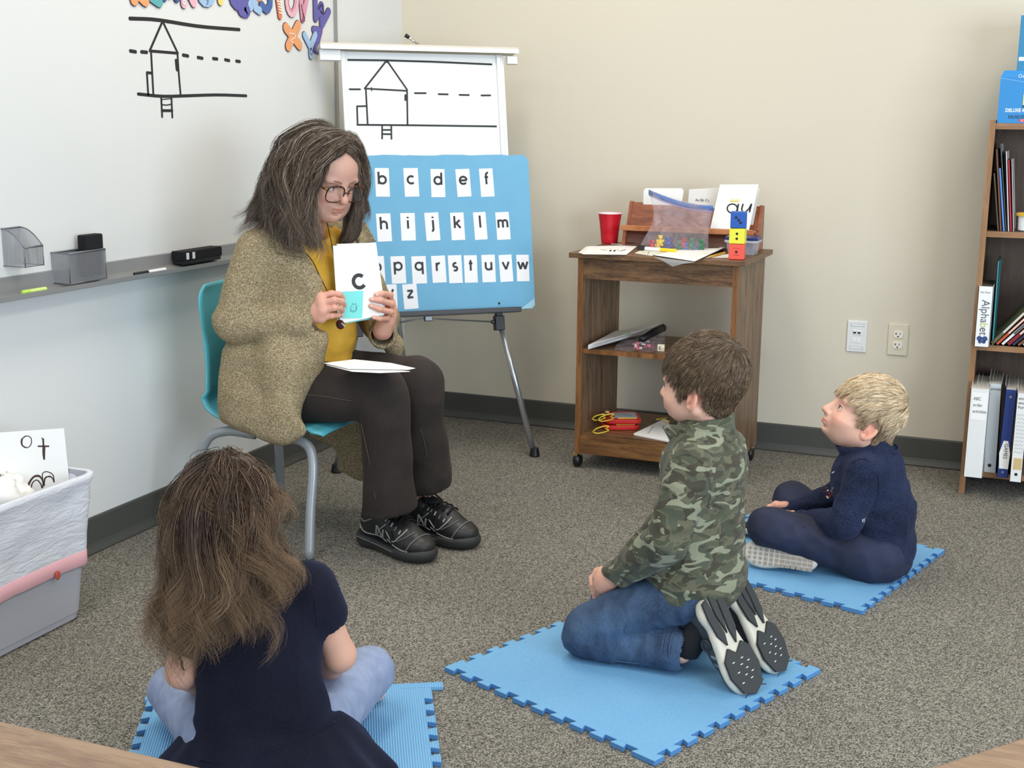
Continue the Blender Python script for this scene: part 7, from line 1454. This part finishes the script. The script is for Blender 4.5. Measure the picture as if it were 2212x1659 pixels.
for pts in ([(1105, 1110), (1120, 1070), (1135, 1105), (1160, 1070), (1165, 1110)], [(1100, 1110), (1085, 1140), (1092, 1180), (1120, 1205), (1155, 1195), (1172, 1160), (1168, 1115)], [(1110, 1140), (1125, 1136)], [(1145, 1140), (1158, 1134)], [(1130, 1160), (1128, 1185), (1110, 1190)], [(1128, 1185), (1148, 1190)], [(1070, 1200), (1105, 1185)], [(1075, 1165), (1100, 1170)], [(1160, 1140), (1195, 1105)], [(1160, 1155), (1185, 1150)], [(1158, 1170), (1180, 1180)]):
    p_ = [zc(*q_) for q_ in pts]; g.ribbon(spline(p_, 12) if len(p_) > 2 else p_, .0009, CFm, CO_, .0018*sgz)
g.build('cat_drawing', plain('note_ink', rgb(24, 70, 80), .7), sno)
# papers on the lap
for pix, lab, dz in (([(700, 785), (752, 797), (882, 799), (897, 796), (845, 785), (765, 777)], 'top white sheet of the small stack lying on the woman\'s lap', .006), ([(705, 789), (760, 803), (820, 806), (886, 803), (820, 795)], 'lower white sheet of the small stack lying on the woman\'s lap', 0)):
    P_ = [PZ(x, y, .568+dz*.6) for x, y in pix]; n = len(P_); t = thing('paper_sheet', tuple(sum(P_)/n), lab, 'paper'); MB().add([p for p in P_]+[p+V(0, 0, .0012) for p in P_], [tuple(range(n))[::-1], tuple(range(n, 2*n))]+[(i, (i+1) % n, n+(i+1) % n, n+i) for i in range(n)]).build('sheet', M['paper'], t)
# hair
wp = [(0, rgb(54, 43, 36)), (.45, rgb(100, 83, 69)), (.8, rgb(144, 126, 108)), (1, rgb(198, 188, 176))]
gu = lambda L: [P3(x+(7 if i == 1 else 5 if i == 2 else 0), y+(2, 7, 4, 2, 0, 0, 0)[i], d) for i, (x, y, d) in enumerate(L)]
gu0 = lambda L: [P3(x, y+(4 if i < 2 else 0), d) for i, (x, y, d) in enumerate(L)]
near = [gu([(744, 316, 3.545), (718, 322, 3.52), (692, 350, 3.505), (674, 390, 3.495), (662, 440, 3.48), (664, 500, 3.475), (680, 542, 3.475)]),
        gu([(742, 303, 3.555), (712, 312, 3.515), (684, 342, 3.50), (662, 400, 3.49), (652, 450, 3.48), (660, 500, 3.475), (678, 545, 3.475)]),
        gu([(738, 297, 3.56), (698, 302, 3.51), (668, 340, 3.49), (656, 400, 3.475), (655, 460, 3.465), (662, 510, 3.46), (676, 545, 3.465)]),
        gu([(730, 291, 3.57), (680, 292, 3.52), (642, 330, 3.49), (626, 390, 3.475), (628, 450, 3.465), (642, 500, 3.46), (662, 535, 3.46)]),
        gu([(718, 284, 3.59), (662, 284, 3.54), (618, 325, 3.51), (602, 390, 3.49), (600, 440, 3.48), (606, 485, 3.475), (630, 515, 3.47)]),
        gu([(706, 279, 3.62), (648, 281, 3.58), (606, 325, 3.56), (590, 385, 3.54), (580, 430, 3.52), (572, 462, 3.51), (575, 492, 3.50)]),
        gu([(694, 273, 3.66), (638, 283, 3.64), (600, 335, 3.62), (582, 390, 3.60), (566, 430, 3.57), (548, 458, 3.55), (526, 482, 3.55)]),
        gu([(688, 273, 3.70), (640, 290, 3.72), (606, 345, 3.72), (592, 395, 3.71), (580, 430, 3.70), (560, 460, 3.68), (545, 480, 3.66)])]
far = [gu0([(745, 316, 3.55), (758, 322, 3.565), (769, 348, 3.60), (773, 385, 3.63), (774, 420, 3.655), (770, 470, 3.66), (755, 520, 3.66)]), gu0([(742, 303, 3.555), (757, 312, 3.57), (769, 345, 3.60), (773, 385, 3.63), (774, 420, 3.655), (770, 470, 3.66), (755, 520, 3.66)]),
       gu0([(745, 300, 3.57), (764, 310, 3.59), (775, 345, 3.62), (778, 395, 3.65), (776, 430, 3.67), (782, 450, 3.68), (790, 458, 3.68)]),
       gu0([(738, 294, 3.59), (762, 305, 3.62), (776, 345, 3.65), (779, 400, 3.69), (772, 450, 3.71), (764, 500, 3.71), (748, 535, 3.70)]),
       gu0([(735, 290, 3.62), (758, 300, 3.66), (770, 350, 3.70), (770, 420, 3.73), (758, 470, 3.73), (748, 510, 3.72), (735, 535, 3.71)])]
S = Sculpt((.12, -1.9, .78), (.82, -1.2, 1.28), .006)
S.ell(xf((0, -.024, .036), WS, WF_, WO), np.array((.082, .088, .082))*WS, F=WF_, k=.01)
for G_, rs_ in ((near[2:], [.012, .022, .026, .026, .024, .013, .003]), (far[2:], [.012, .018, .020, .020, .018, .016, .008])):
    for g_ in G_: S.chain([p+FW*.018 for p in g_], rs_, k=.02)
S.ell(xf((0, .085, -.015), WS, WF_, WO), np.array((.060, .070, .078))*WS, F=WF_, k=.008, op='sub'); S.half(xf((0, .082, .0), WS, WF_, WO), nrm((0, 1, .0))@WF_, .01)
v, q = S.mesh(2); v = wrinkle(v, q, .004, 22, (1, 1, .5), 1.7)
base = (v, q, np.ones((len(v), 3))*np.array(rgb(58, 46, 39)[:3]))
guided_hair('hair', near, 13000, w, HM, wp, seed=5, r=.00052, spread=.017, wave=.0140, wl=2.2, base=base, clumps=230, rootspread=.0048, pw=1.9, ind=.15, tipcurl=.007, clen=.68)
guided_hair('hair', far, 3600, w, HM, wp, seed=9, r=.00050, spread=.010, wave=.0065, wl=2.2, clumps=70, rootspread=.005, pw=1.4, ind=.2)
# ================================================================= blond boy sitting cross-legged
b2 = person((2.08, -1.23, .012), 'blond boy sitting cross-legged in a navy fleece and navy trousers, looking up')
hf = nrm((-.79, -.30, .52)); hr = nrm(np.cross(hf, (-.1, 0, 1))); HF2 = np.stack([hr, hf, np.cross(hr, hf)]); HS2 = 1.02; HO2 = J(1863, 910, -1.225)
nl = (J(1885, 990, -1.235)-HO2)@HF2.T/HS2; Sb = head(.55, h=.0023, cry=.012, jaw=.9, eye=1.15, neck=(tuple(nl), .048, .050), nose=.98, smile=0.); v, q = Sb.mesh(2); hcol = head_colors(v, lip=(.90, .56, .56), cheek=(1.03, .82, .78), child=1); v = child_face(v, .20)
tk = Sculpt((1.72, -1.50, .0), (2.32, -.98, .46), .007); SN, SF = J(1868, 1018, -1.335), J(1868, 1018, -1.335)+V(.01, .20, 0); EN, EF_ = J(1826, 1128, -1.385), V(1.98, -1.10, .17); WN, WF2 = J(1733, 1128, -1.25), V(1.875, -1.17, .135)
tk.ell(J(1890, 1050, -1.235), (.07, .09, .10)).ell(J(1893, 1160, -1.235), (.08, .10, .07), k=.04)
HN, HFr, KNn, KNf = J(1895, 1205, -1.31), J(1895, 1195, -1.16), J(1660, 1138, -1.355), J(1710, 1092, -1.07)+V(0, 0, .018); AFr, AN2 = J(1728, 1192, -1.285), J(1690, 1140, -1.13)
for a, b_, c_ in ((HN, KNn, AN2), (HFr, KNf, AFr)): tk.cap(a, b_, .05, .036, k=.02).cap(b_, c_, .034, .026, k=.02)
for a, b_, c_ in ((SN, EN, WN), (SF, EF_, WF2)): tk.cap(a, b_, .030, .026, k=.02).cap(b_, c_, .026, .018, k=.02)
tv, tq2 = tk.mesh(1)
hs = Sculpt((1.76, -1.34, .09), (1.96, -1.1, .24), .003)
for wr_0, sg in ((WN, 1), (WF2, -1)):
    kk = [wr_0+V(-.058, .012*sg+.010*(i-1.5)*.5, -.004-.013*(i-1.5)) for i in range(4)]; hand(hs, wr_0, kk, ([wr_0+V(-.03, .02*sg, .016), wr_0+V(-.052, .028*sg, .014), wr_0+V(-.066, .022*sg, .006)], [.008, .0074, .006]), [([k_, k_+V(-.018, .010*sg, -.006), k_+V(-.020, .024*sg, -.014)], [.0072, .0066, .0056]) for k_ in kk], palmr=.010, wr=.017)
hv, hq = hs.mesh(2)
obj('body', [(xf(v, HS2, HF2, HO2), q, hcol), (hv, hq, np.ones((len(hv), 3))*np.array((1., .88, .86))), (tv, tq2)], SKIN, b2)
eyes(b2, HS2, HF2, HO2, (70, 84, 92), look=(0, .05)); lashes(b2, HS2, HF2, HO2, 1, plain('lash_brown', rgb(84, 62, 46), .8)); brows(b2, HS2, HF2, HO2, plain('brow_blond', rgb(176, 140, 100), .8), .0016)
pal_bl = [(0, rgb(150, 122, 94)), (.35, rgb(200, 172, 134)), (.75, rgb(236, 214, 176)), (1, rgb(252, 242, 218))]
short_hair('hair', Sb, b2, HS2, HF2, HO2, HM, pal_bl, whorl=(-.012, -.088, .100), n=15000, length=.066, front=.056, nape=-.056, seed=11, lift=.0045, r=.00043, pw=1.0, pull=.7, locks=240, swirl=.6, under=.85, cowlick=.012, sides=.22, sidecol=rgb(138, 112, 88))
def fleece(nm, c1, c2, sc=260):
    t = NT(nm); v_ = t.coord(); n = t.noise(v_, sc, 3, .7); n2 = t.noise(v_, 9, 2); t.col(t.ramp(t.math('ADD', t.math('MULTIPLY', n, .7), t.math('MULTIPLY', n2, .3)), [(.36, c1), (.64, c2)])); t.set(Roughness=.97); t.b.inputs['Specular IOR Level'].default_value = .1; t.b.inputs['Sheen Weight'].default_value = .25; t.b.inputs['Sheen Roughness'].default_value = .5; t.b.inputs['Sheen Tint'].default_value = rgb(120, 130, 170); t.bump(n, .4, .003); return t.m
NF = fleece('navy_fleece', rgb(20, 25, 40), rgb(46, 54, 80)); S = Sculpt((1.80, -1.50, .0), (2.36, -.96, .46), .0045)
S.ell(J(1874, 1035, -1.235), (.098, .118, .10)); S.ell(J(1899, 1100, -1.235), (.100, .122, .09), k=.05); S.ell(J(1900, 1180, -1.235), (.098, .128, .085), k=.05); S.cap(SN+V(.005, .03, .0), SF+V(.005, -.03, 0), .046, .046, k=.05); S.cap(J(1882, 975, -1.235), J(1885, 1005, -1.235), .055, .072, k=.03)
for a, b_, c_ in ((SN, EN, WN), (SF, EF_, WF2)): S.cap(a, b_, .048, .043, k=.014); S.cap(b_, c_, .043, .030, k=.012)
for b_, c_ in ((EN, WN), (EF_, WF2)): d_ = nrm(nrm(c_-b_)*.5+V(-.5, 0, -.10)); S.cap(c_, c_+d_*.055, .030, .028, k=.01); S.cap(c_+d_*.045, c_+d_*.10, .018, .024, k=.003, op='sub')
S.half(J(1880, 1210, -1.235)+V(-.10, 0, .005), (-.42, 0, -1), .01); S.half((0, 0, .016), (0, 0, -1), .006); SJ2 = S
v, q = S.mesh(2); v = wrinkle(v, q, .0034, 13, (1, 1, 1.5), 12.3); obj('fleece_jacket', [(v, q)], NF, b2)
CF = np.stack([nrm((-.30, .95, 0)), nrm((-.95, -.30, .10)), V(0, 0, 0)]); CF[2] = np.cross(CF[0], CF[1])
collar_band('stand_collar', J(1876, 992, -1.235), CF, .060, .068, .046, .08, NF, b2, 12, 348, .007, .002, .02, .012)
seam_px(SJ2, [(1842, 1000), (1868, 992), (1890, 1015), (1897, 1050), (1890, 1085)], .0022, NF, b2, 'armhole_seam', 3., 4.)
em = MB(); rr_ = random.Random(2); ff_, gg_ = field(SJ2)
for k in range(46):
    x_, y_ = 1791+rr_.uniform(-13, 12), 1045+rr_.uniform(-32, 34); pr_ = [PD(x_, y_, d) for d in np.arange(3.2, 3.8, .006)]; vv_ = ff_(np.array(pr_)); k_ = int(np.argmax(vv_ < 0))
    if vv_[k_] < 0: P_ = pr_[k_]; g_ = gg_(P_[None])[0]; em.box(P_+g_*.0022, (rr_.uniform(.004, .009), rr_.uniform(.003, .007), .0012), frame(np.cross(g_, (rr_.uniform(-1, 1), .3, 1)), np.cross(g_, np.cross(g_, (0, .3, 1)))), mi=rr_.choice([0, 0, 1, 1, 2]))
em.build('chest_print', [plain('print_white2', rgb(226, 220, 212), .8), plain('print_maroon', rgb(110, 34, 48), .8), plain('print_black2', rgb(20, 16, 22), .8)], b2)
for k in range(5): seam_px(SJ2, [(1862+3*k, 1118+abs(k-2)*1.5), (1861+3*k, 1130-abs(k-2)*1.5)], .0011, plain('print_white2', rgb(226, 220, 212), .8), b2, 'side_emblem', 3., 4., n=6)
NP = NT('navy_trousers_cloth'); vv = NP.coord(); NP.col(NP.ramp(NP.noise(vv, 8, 3), [(.35, rgb(22, 26, 46)), (.65, rgb(36, 43, 70))])); NP.set(Roughness=.8); NP.bump(NP.noise(vv, 300, 2), .15, .002); NPM = NP.m
S = Sculpt((1.70, -1.50, .0), (2.34, -.98, .28), .0048); S.ell(J(1893, 1205, -1.235), (.095, .13, .062))
S.cap(HN, KNn, .072, .052, k=.03).cap(HFr, KNf, .070, .050, k=.03); S.cap(KNn, AN2, .052, .040, k=.02).cap(KNf, AFr+V(-.01, .03, .01), .050, .042, k=.02); S.half((0, 0, .0145), (0, 0, -1), .006); SP2 = S
v, q = S.mesh(2); v = wrinkle(v, q, .0038, 15, (1, 1, 1), 21.3); v[:, 2] = np.maximum(v[:, 2], .0125); obj('trousers', [(v, q)], NPM, b2)
seam_px(SP2, [(1650, 1122), (1690, 1128), (1740, 1140), (1800, 1165), (1850, 1190)], .0010, plain('navy_seam', rgb(24, 30, 58), .8), b2, 'leg_seam', 3., 4.)
crm = plain('shoe_cream', rgb(214, 206, 196), .7); crs = plain('sole_cream', rgb(200, 192, 180), .7, bump=.2, bscale=120); crd = plain('sole_tan', rgb(158, 146, 132), .8)
s_, so, F, X = shoe(b2, J(1684, 1202, -1.375), nrm(V(-1, .03, .00)), -nrm(V(-.12, -.95, .30)), .205, crm, crs, bulk=1.05, label='cream soled shoe of the blond boy with its sole turned to the viewer')
FD = np.stack([-F[0], F[1], -F[2]]); g = MB()
for i in range(5):
    for j in range(12):
        x_, y_ = -.12+.06*i, -.42+.075*j; lim = .16 if y_ > 0 else .125
        if abs(x_) < lim and abs(x_) < (.5-y_)*.9:
            if y_ > .22: g.prism([((x_+.021*math.cos(a))*.205, (y_+.021*math.sin(a))*.205) for a in np.linspace(0, 6.283, 9)[:-1]], .0016, X((0, 0, 0)), FD)
            elif y_ > 0: g.prism([((x_+a*.021)*.205, (y_+b_*.021)*.205) for a, b_ in ((-1, -1), (1, -1), (1, 1), (-1, 1))], .0016, X((0, 0, 0)), FD)
            else: g.prism([((x_+a*.022)*.205, (y_+b_*.030)*.205) for a, b_ in ((-1, -1), (1, -1), (1, 1), (-1, 1))], .0014, X((0, 0, 0)), FD)
g.build('tread_pads', crd, so)
shoe(b2, AN2+V(-.05, .02, -.045), nrm(V(-1, .25, -.02)), nrm(V(0, .4, 1)), .19, plain('shoe_dark', rgb(30, 32, 38), .7), crs, label='dark shoe of the blond boy, far foot behind the near knee')
MB().tube([AFr+V(0, .03, .01), J(1745, 1200, -1.335)], [.032, .030], 14).build('sock', M['white'], b2, smooth=True)
# ================================================================= girl seen from behind
g1 = person((1.18, -2.86, .012), 'girl seen from behind with long wavy brown hair, navy dress and pale blue leggings')
G_ = lambda x, y, d: PD(x, y, d); gf = nrm((-.47, .87, .06)); gr_ = nrm(np.cross(gf, (-.10, -.05, 1))); GF_ = np.stack([gr_, gf, np.cross(gr_, gf)]); GS = .93; GO = G_(478, 1143, 2.385)
NBg = G_(535, 1262, 2.375); nl = (NBg-GO)@GF_.T/GS; Sg = head(1, h=.0026, neck=(tuple(nl), .044, .046)); v, q = Sg.mesh(2)
SRg, SLg = G_(672, 1272, 2.37), G_(425, 1312, 2.33); ERg, ELg = G_(733, 1415, 2.43), G_(395, 1450, 2.36); WRg, WLg = G_(690, 1470, 2.60), G_(470, 1500, 2.60)
HRg, HLg = G_(668, 1585, 2.42), G_(480, 1605, 2.38); KRg, KLg = G_(795, 1452, 2.64), G_(378, 1490, 2.60); ARg, ALg = G_(610, 1500, 2.78), G_(760, 1505, 2.72)
tk = Sculpt((.80, -3.02, .0), (1.42, -2.34, .46), .0052)
tk.ell(G_(560, 1400, 2.37), (.085, .07, .10), k=.03).ell(G_(575, 1560, 2.38), (.10, .09, .07), k=.04)
for a, b_, c_ in ((SRg, ERg, WRg), (SLg, ELg, WLg)): tk.cap(a, b_, .034, .031, k=.02).cap(b_, c_, .031, .020, k=.012)
for a, b_, c_ in ((HRg, KRg, ARg), (HLg, KLg, ALg)): tk.cap(a, b_, .045, .036, k=.02).cap(b_, c_, .032, .024, k=.02)
ft = PZ(826, 1502, .030); ft0 = ALg*V(1, 1, 0)+V(0, 0, .035); tk.cap(ft0, ft*.7+ft0*.3, .024, .020, k=.02)
for k in range(4): tk.cap(ft*.75+ft0*.25+V(.004*k, .006*k-.008, .004*(k % 2)), ft+V(-.010*k, .010*k, -.004*k), .0085, .0075, k=.003)
for wr_0, sg in ((WRg, 1), (WLg, -1)):
    kk = [wr_0+V(-.020*sg-.02, .045, -.01+.010*(i-1.5)) for i in range(4)]; hand(tk, wr_0, kk, ([wr_0+V(-.02*sg, .03, .02), wr_0+V(-.035*sg, .045, .018), wr_0+V(-.045*sg, .055, .01)], [.008, .0074, .006]), [([k_, k_+V(-.018*sg, .014, -.006), k_+V(-.028*sg, .016, -.014)], [.0072, .0066, .0056]) for k_ in kk], palmr=.010, wr=.017)
tv, tq2 = tk.mesh(2); obj('body', [(xf(v, GS, GF_, GO), q, head_colors(v, child=1)), (tv, tq2, np.ones((len(tv), 3))*np.array((.95, .91, .88)))], SKIN, g1)
eyes(g1, GS, GF_, GO, (90, 80, 70)); brows(g1, GS, GF_, GO, plain('brow_brown', rgb(120, 92, 70), .8))
LG = NT('pale_blue_leggings'); vv = LG.coord(); LG.col(LG.ramp(LG.noise(vv, 40, 3), [(.3, rgb(128, 142, 172)), (.7, rgb(146, 158, 186))])); LG.set(Roughness=.85); LG.bump(LG.noise(vv, 400, 2), .2, .002)
S = Sculpt((.78, -3.02, .0), (1.44, -2.34, .26), .0045); S.ell(G_(575, 1600, 2.38), (.12, .10, .055)); S.cap(HRg, KRg, .068, .052, k=.03).cap(HLg, KLg, .068, .052, k=.03); S.cap(KRg, ARg, .050, .034, k=.015).cap(KLg, ALg, .050, .034, k=.015); S.half((0, 0, .0145), (0, 0, -1), .006)
v, q = S.mesh(2); v = wrinkle(v, q, .0022, 16, (1, 1, 1), 31.3); v[:, 2] = np.maximum(v[:, 2], .0125); obj('leggings', [(v, q)], LG.m, g1)
# dress
DR = fleece('navy_jersey_dress', rgb(20, 20, 30), rgb(33, 34, 48), 420); back = nrm(FW*V(1, 1, 0)); S = Sculpt((.80, -3.10, .0), (1.46, -2.50, .48), .0045)
FB_ = np.stack([nrm(RT*V(1, 1, 0)), back, V(0, 0, 1)])
S.ell(G_(556, 1345, 2.37), (.120, .075, .085), F=FB_, k=.03); S.ell(G_(556, 1430, 2.36), (.118, .082, .10), F=FB_, k=.04); S.ell(G_(568, 1530, 2.37), (.124, .088, .08), F=FB_, k=.04); S.cap(SRg+V(-.02, 0, .0), SLg+V(.02, 0, .0), .042, .042, k=.05); S.cap(NBg+V(0, 0, -.03), NBg+V(0, 0, .004), .060, .050, k=.03)
for a, b_ in ((SRg, ERg), (SLg, ELg)): d_ = nrm(b_-a); S.cap(a, a+d_*.055, .050, .050, k=.02); S.cap(a+d_*.052, a+d_*.10, .039, .042, k=.003, op='sub'); S.half(a+d_*.5, d_, .003) if 0 else None
X_, Y_, Z_ = S.ax[0][:, None, None], S.ax[1][None, :, None], S.ax[2][None, None, :]
# flared skirt with radiating folds
cx_, cy_ = (HRg+HLg)[:2]/2+V(.004, .01); Rr = np.sqrt((X_-cx_)**2+(Y_-cy_)**2); An = np.arctan2(Y_-cy_, X_-cx_); zt_ = .135; t_ = np.clip((zt_-Z_)/zt_, 0, 1.2)
ad = np.cos(An-math.atan2(FB_[0][1], FB_[0][0])); rad = (.118+.012*np.abs(ad))+t_**.9*(.062+.055*np.abs(ad))+.009*t_*np.sin(An*13+2*np.sin(An*3))
d_ = np.maximum((Rr-rad)*.75, Z_-zt_).astype(np.float32)+0*S.F; kk = .03; hh = np.maximum(kk-np.abs(S.F-d_), 0)/kk; S.F = np.minimum(S.F, d_)-hh*hh*kk*.25
# open towards the lap
fp = V(cx_, cy_, 0)+back*.085; S.half(fp, back*1.0+V(0, 0, -.25), .03); S.half((0, 0, .0150), (0, 0, -1), .005)
v, q = S.mesh(2); v = wrinkle(v, q, .0022, 10, (1.3, 1.3, .7), 41.3); obj('dress', [(v, q)], DR, g1)
ff_, gg_ = field(S); pts = []
seam_px(S, [(432, 1640), (470, 1648), (520, 1645), (580, 1625), (640, 1600), (690, 1578), (722, 1560)], .0016, DR, g1, 'waist_seam', 2., 3.)
seam_px(S, [(648, 1240), (668, 1262), (680, 1300), (684, 1350)], .0022, DR, g1, 'armhole_seam', 2., 3.)
# hair
gp_ = [(0, rgb(42, 31, 26)), (.4, rgb(76, 57, 46)), (.8, rgb(116, 90, 70)), (1, rgb(170, 140, 108))]
gu = lambda L: [G_(L[0][0]+(L[1][0]-478)*.25, 1009, L[0][2]+.045)]+[G_(x+(10 if x < 400 else 0), y-(4 if i == 0 else 0), d-.020) for i, (x, y, d) in enumerate(L)]
gg = [gu([(470, 1012, 2.40), (420, 1030, 2.42), (385, 1090, 2.42), (372, 1180, 2.38), (352, 1280, 2.33), (330, 1370, 2.30), (335, 1440, 2.29)]),
      gu([(474, 1010, 2.38), (432, 1030, 2.38), (395, 1090, 2.36), (383, 1180, 2.33), (370, 1280, 2.29), (350, 1380, 2.27), (372, 1470, 2.27)]),
      gu([(478, 1008, 2.36), (450, 1030, 2.33), (418, 1090, 2.30), (408, 1180, 2.29), (400, 1270, 2.27), (385, 1360, 2.25), (405, 1430, 2.25)]),
      gu([(482, 1006, 2.35), (468, 1035, 2.30), (448, 1100, 2.27), (442, 1190, 2.27), (440, 1270, 2.26), (432, 1340, 2.25), (455, 1395, 2.25)]),
      gu([(486, 1006, 2.35), (486, 1035, 2.29), (480, 1100, 2.26), (480, 1190, 2.27), (484, 1260, 2.27), (478, 1320, 2.26), (500, 1370, 2.26)]),
      gu([(490, 1006, 2.35), (508, 1035, 2.30), (516, 1100, 2.27), (518, 1180, 2.28), (532, 1260, 2.28), (552, 1330, 2.27), (530, 1385, 2.27)]),
      gu([(492, 1007, 2.36), (528, 1040, 2.32), (540, 1100, 2.29), (542, 1170, 2.29), (560, 1225, 2.28), (590, 1270, 2.28), (592, 1330, 2.28)]),
      gu([(494, 1008, 2.38), (550, 1043, 2.36), (572, 1085, 2.34), (560, 1140, 2.32), (576, 1192, 2.31), (612, 1212, 2.30), (636, 1250, 2.30)]),
      gu([(500, 1011, 2.42), (548, 1036, 2.43), (577, 1070, 2.43), (580, 1110, 2.42), (574, 1160, 2.39), (598, 1200, 2.35), (632, 1240, 2.32)])]
S = Sculpt((.92, -3.04, .16), (1.34, -2.66, .68), .005); S.ell(xf((0, -.024, .046), GS, GF_, GO), np.array((.0785, .088, .088))*GS, F=GF_)
for i_, g_ in enumerate(gg[:8]): S.chain([p+back*.046 for p in g_[1:]], np.array([.010, .024, .030, .024, .012, .005, .003])*(.55 if i_ in (0, 6, 7, 8) else 1), k=.02)
S.ell(xf((0, .115, -.03), GS, GF_, GO), np.array((.075, .07, .11))*GS, F=GF_, k=.01, op='sub'); S.ell(xf((.088, .0, -.012), GS, GF_, GO), np.array((.028, .030, .038))*GS, F=GF_, k=.008, op='sub')
v, q = S.mesh(2); v = wrinkle(v, q, .003, 26, (1, 1, .4), 1.7); base = (v, q, np.ones((len(v), 3))*np.array(rgb(62, 46, 36)[:3]))
guided_hair('hair', gg, 12000, g1, HM, gp_, seed=21, r=.00052, m=34, spread=.022, wave=.0140, wl=1.7, base=base, clumps=170, rootspread=.0060, tipcurl=.022, tipcol=(.6, rgb(150, 122, 92)), pw=2.0, ind=.085, cspread=.40, clen=.5, avoid=(xf((.086, -.02, -.010), GS, GF_, GO), .055, back*.075-FB_[0]*.02))
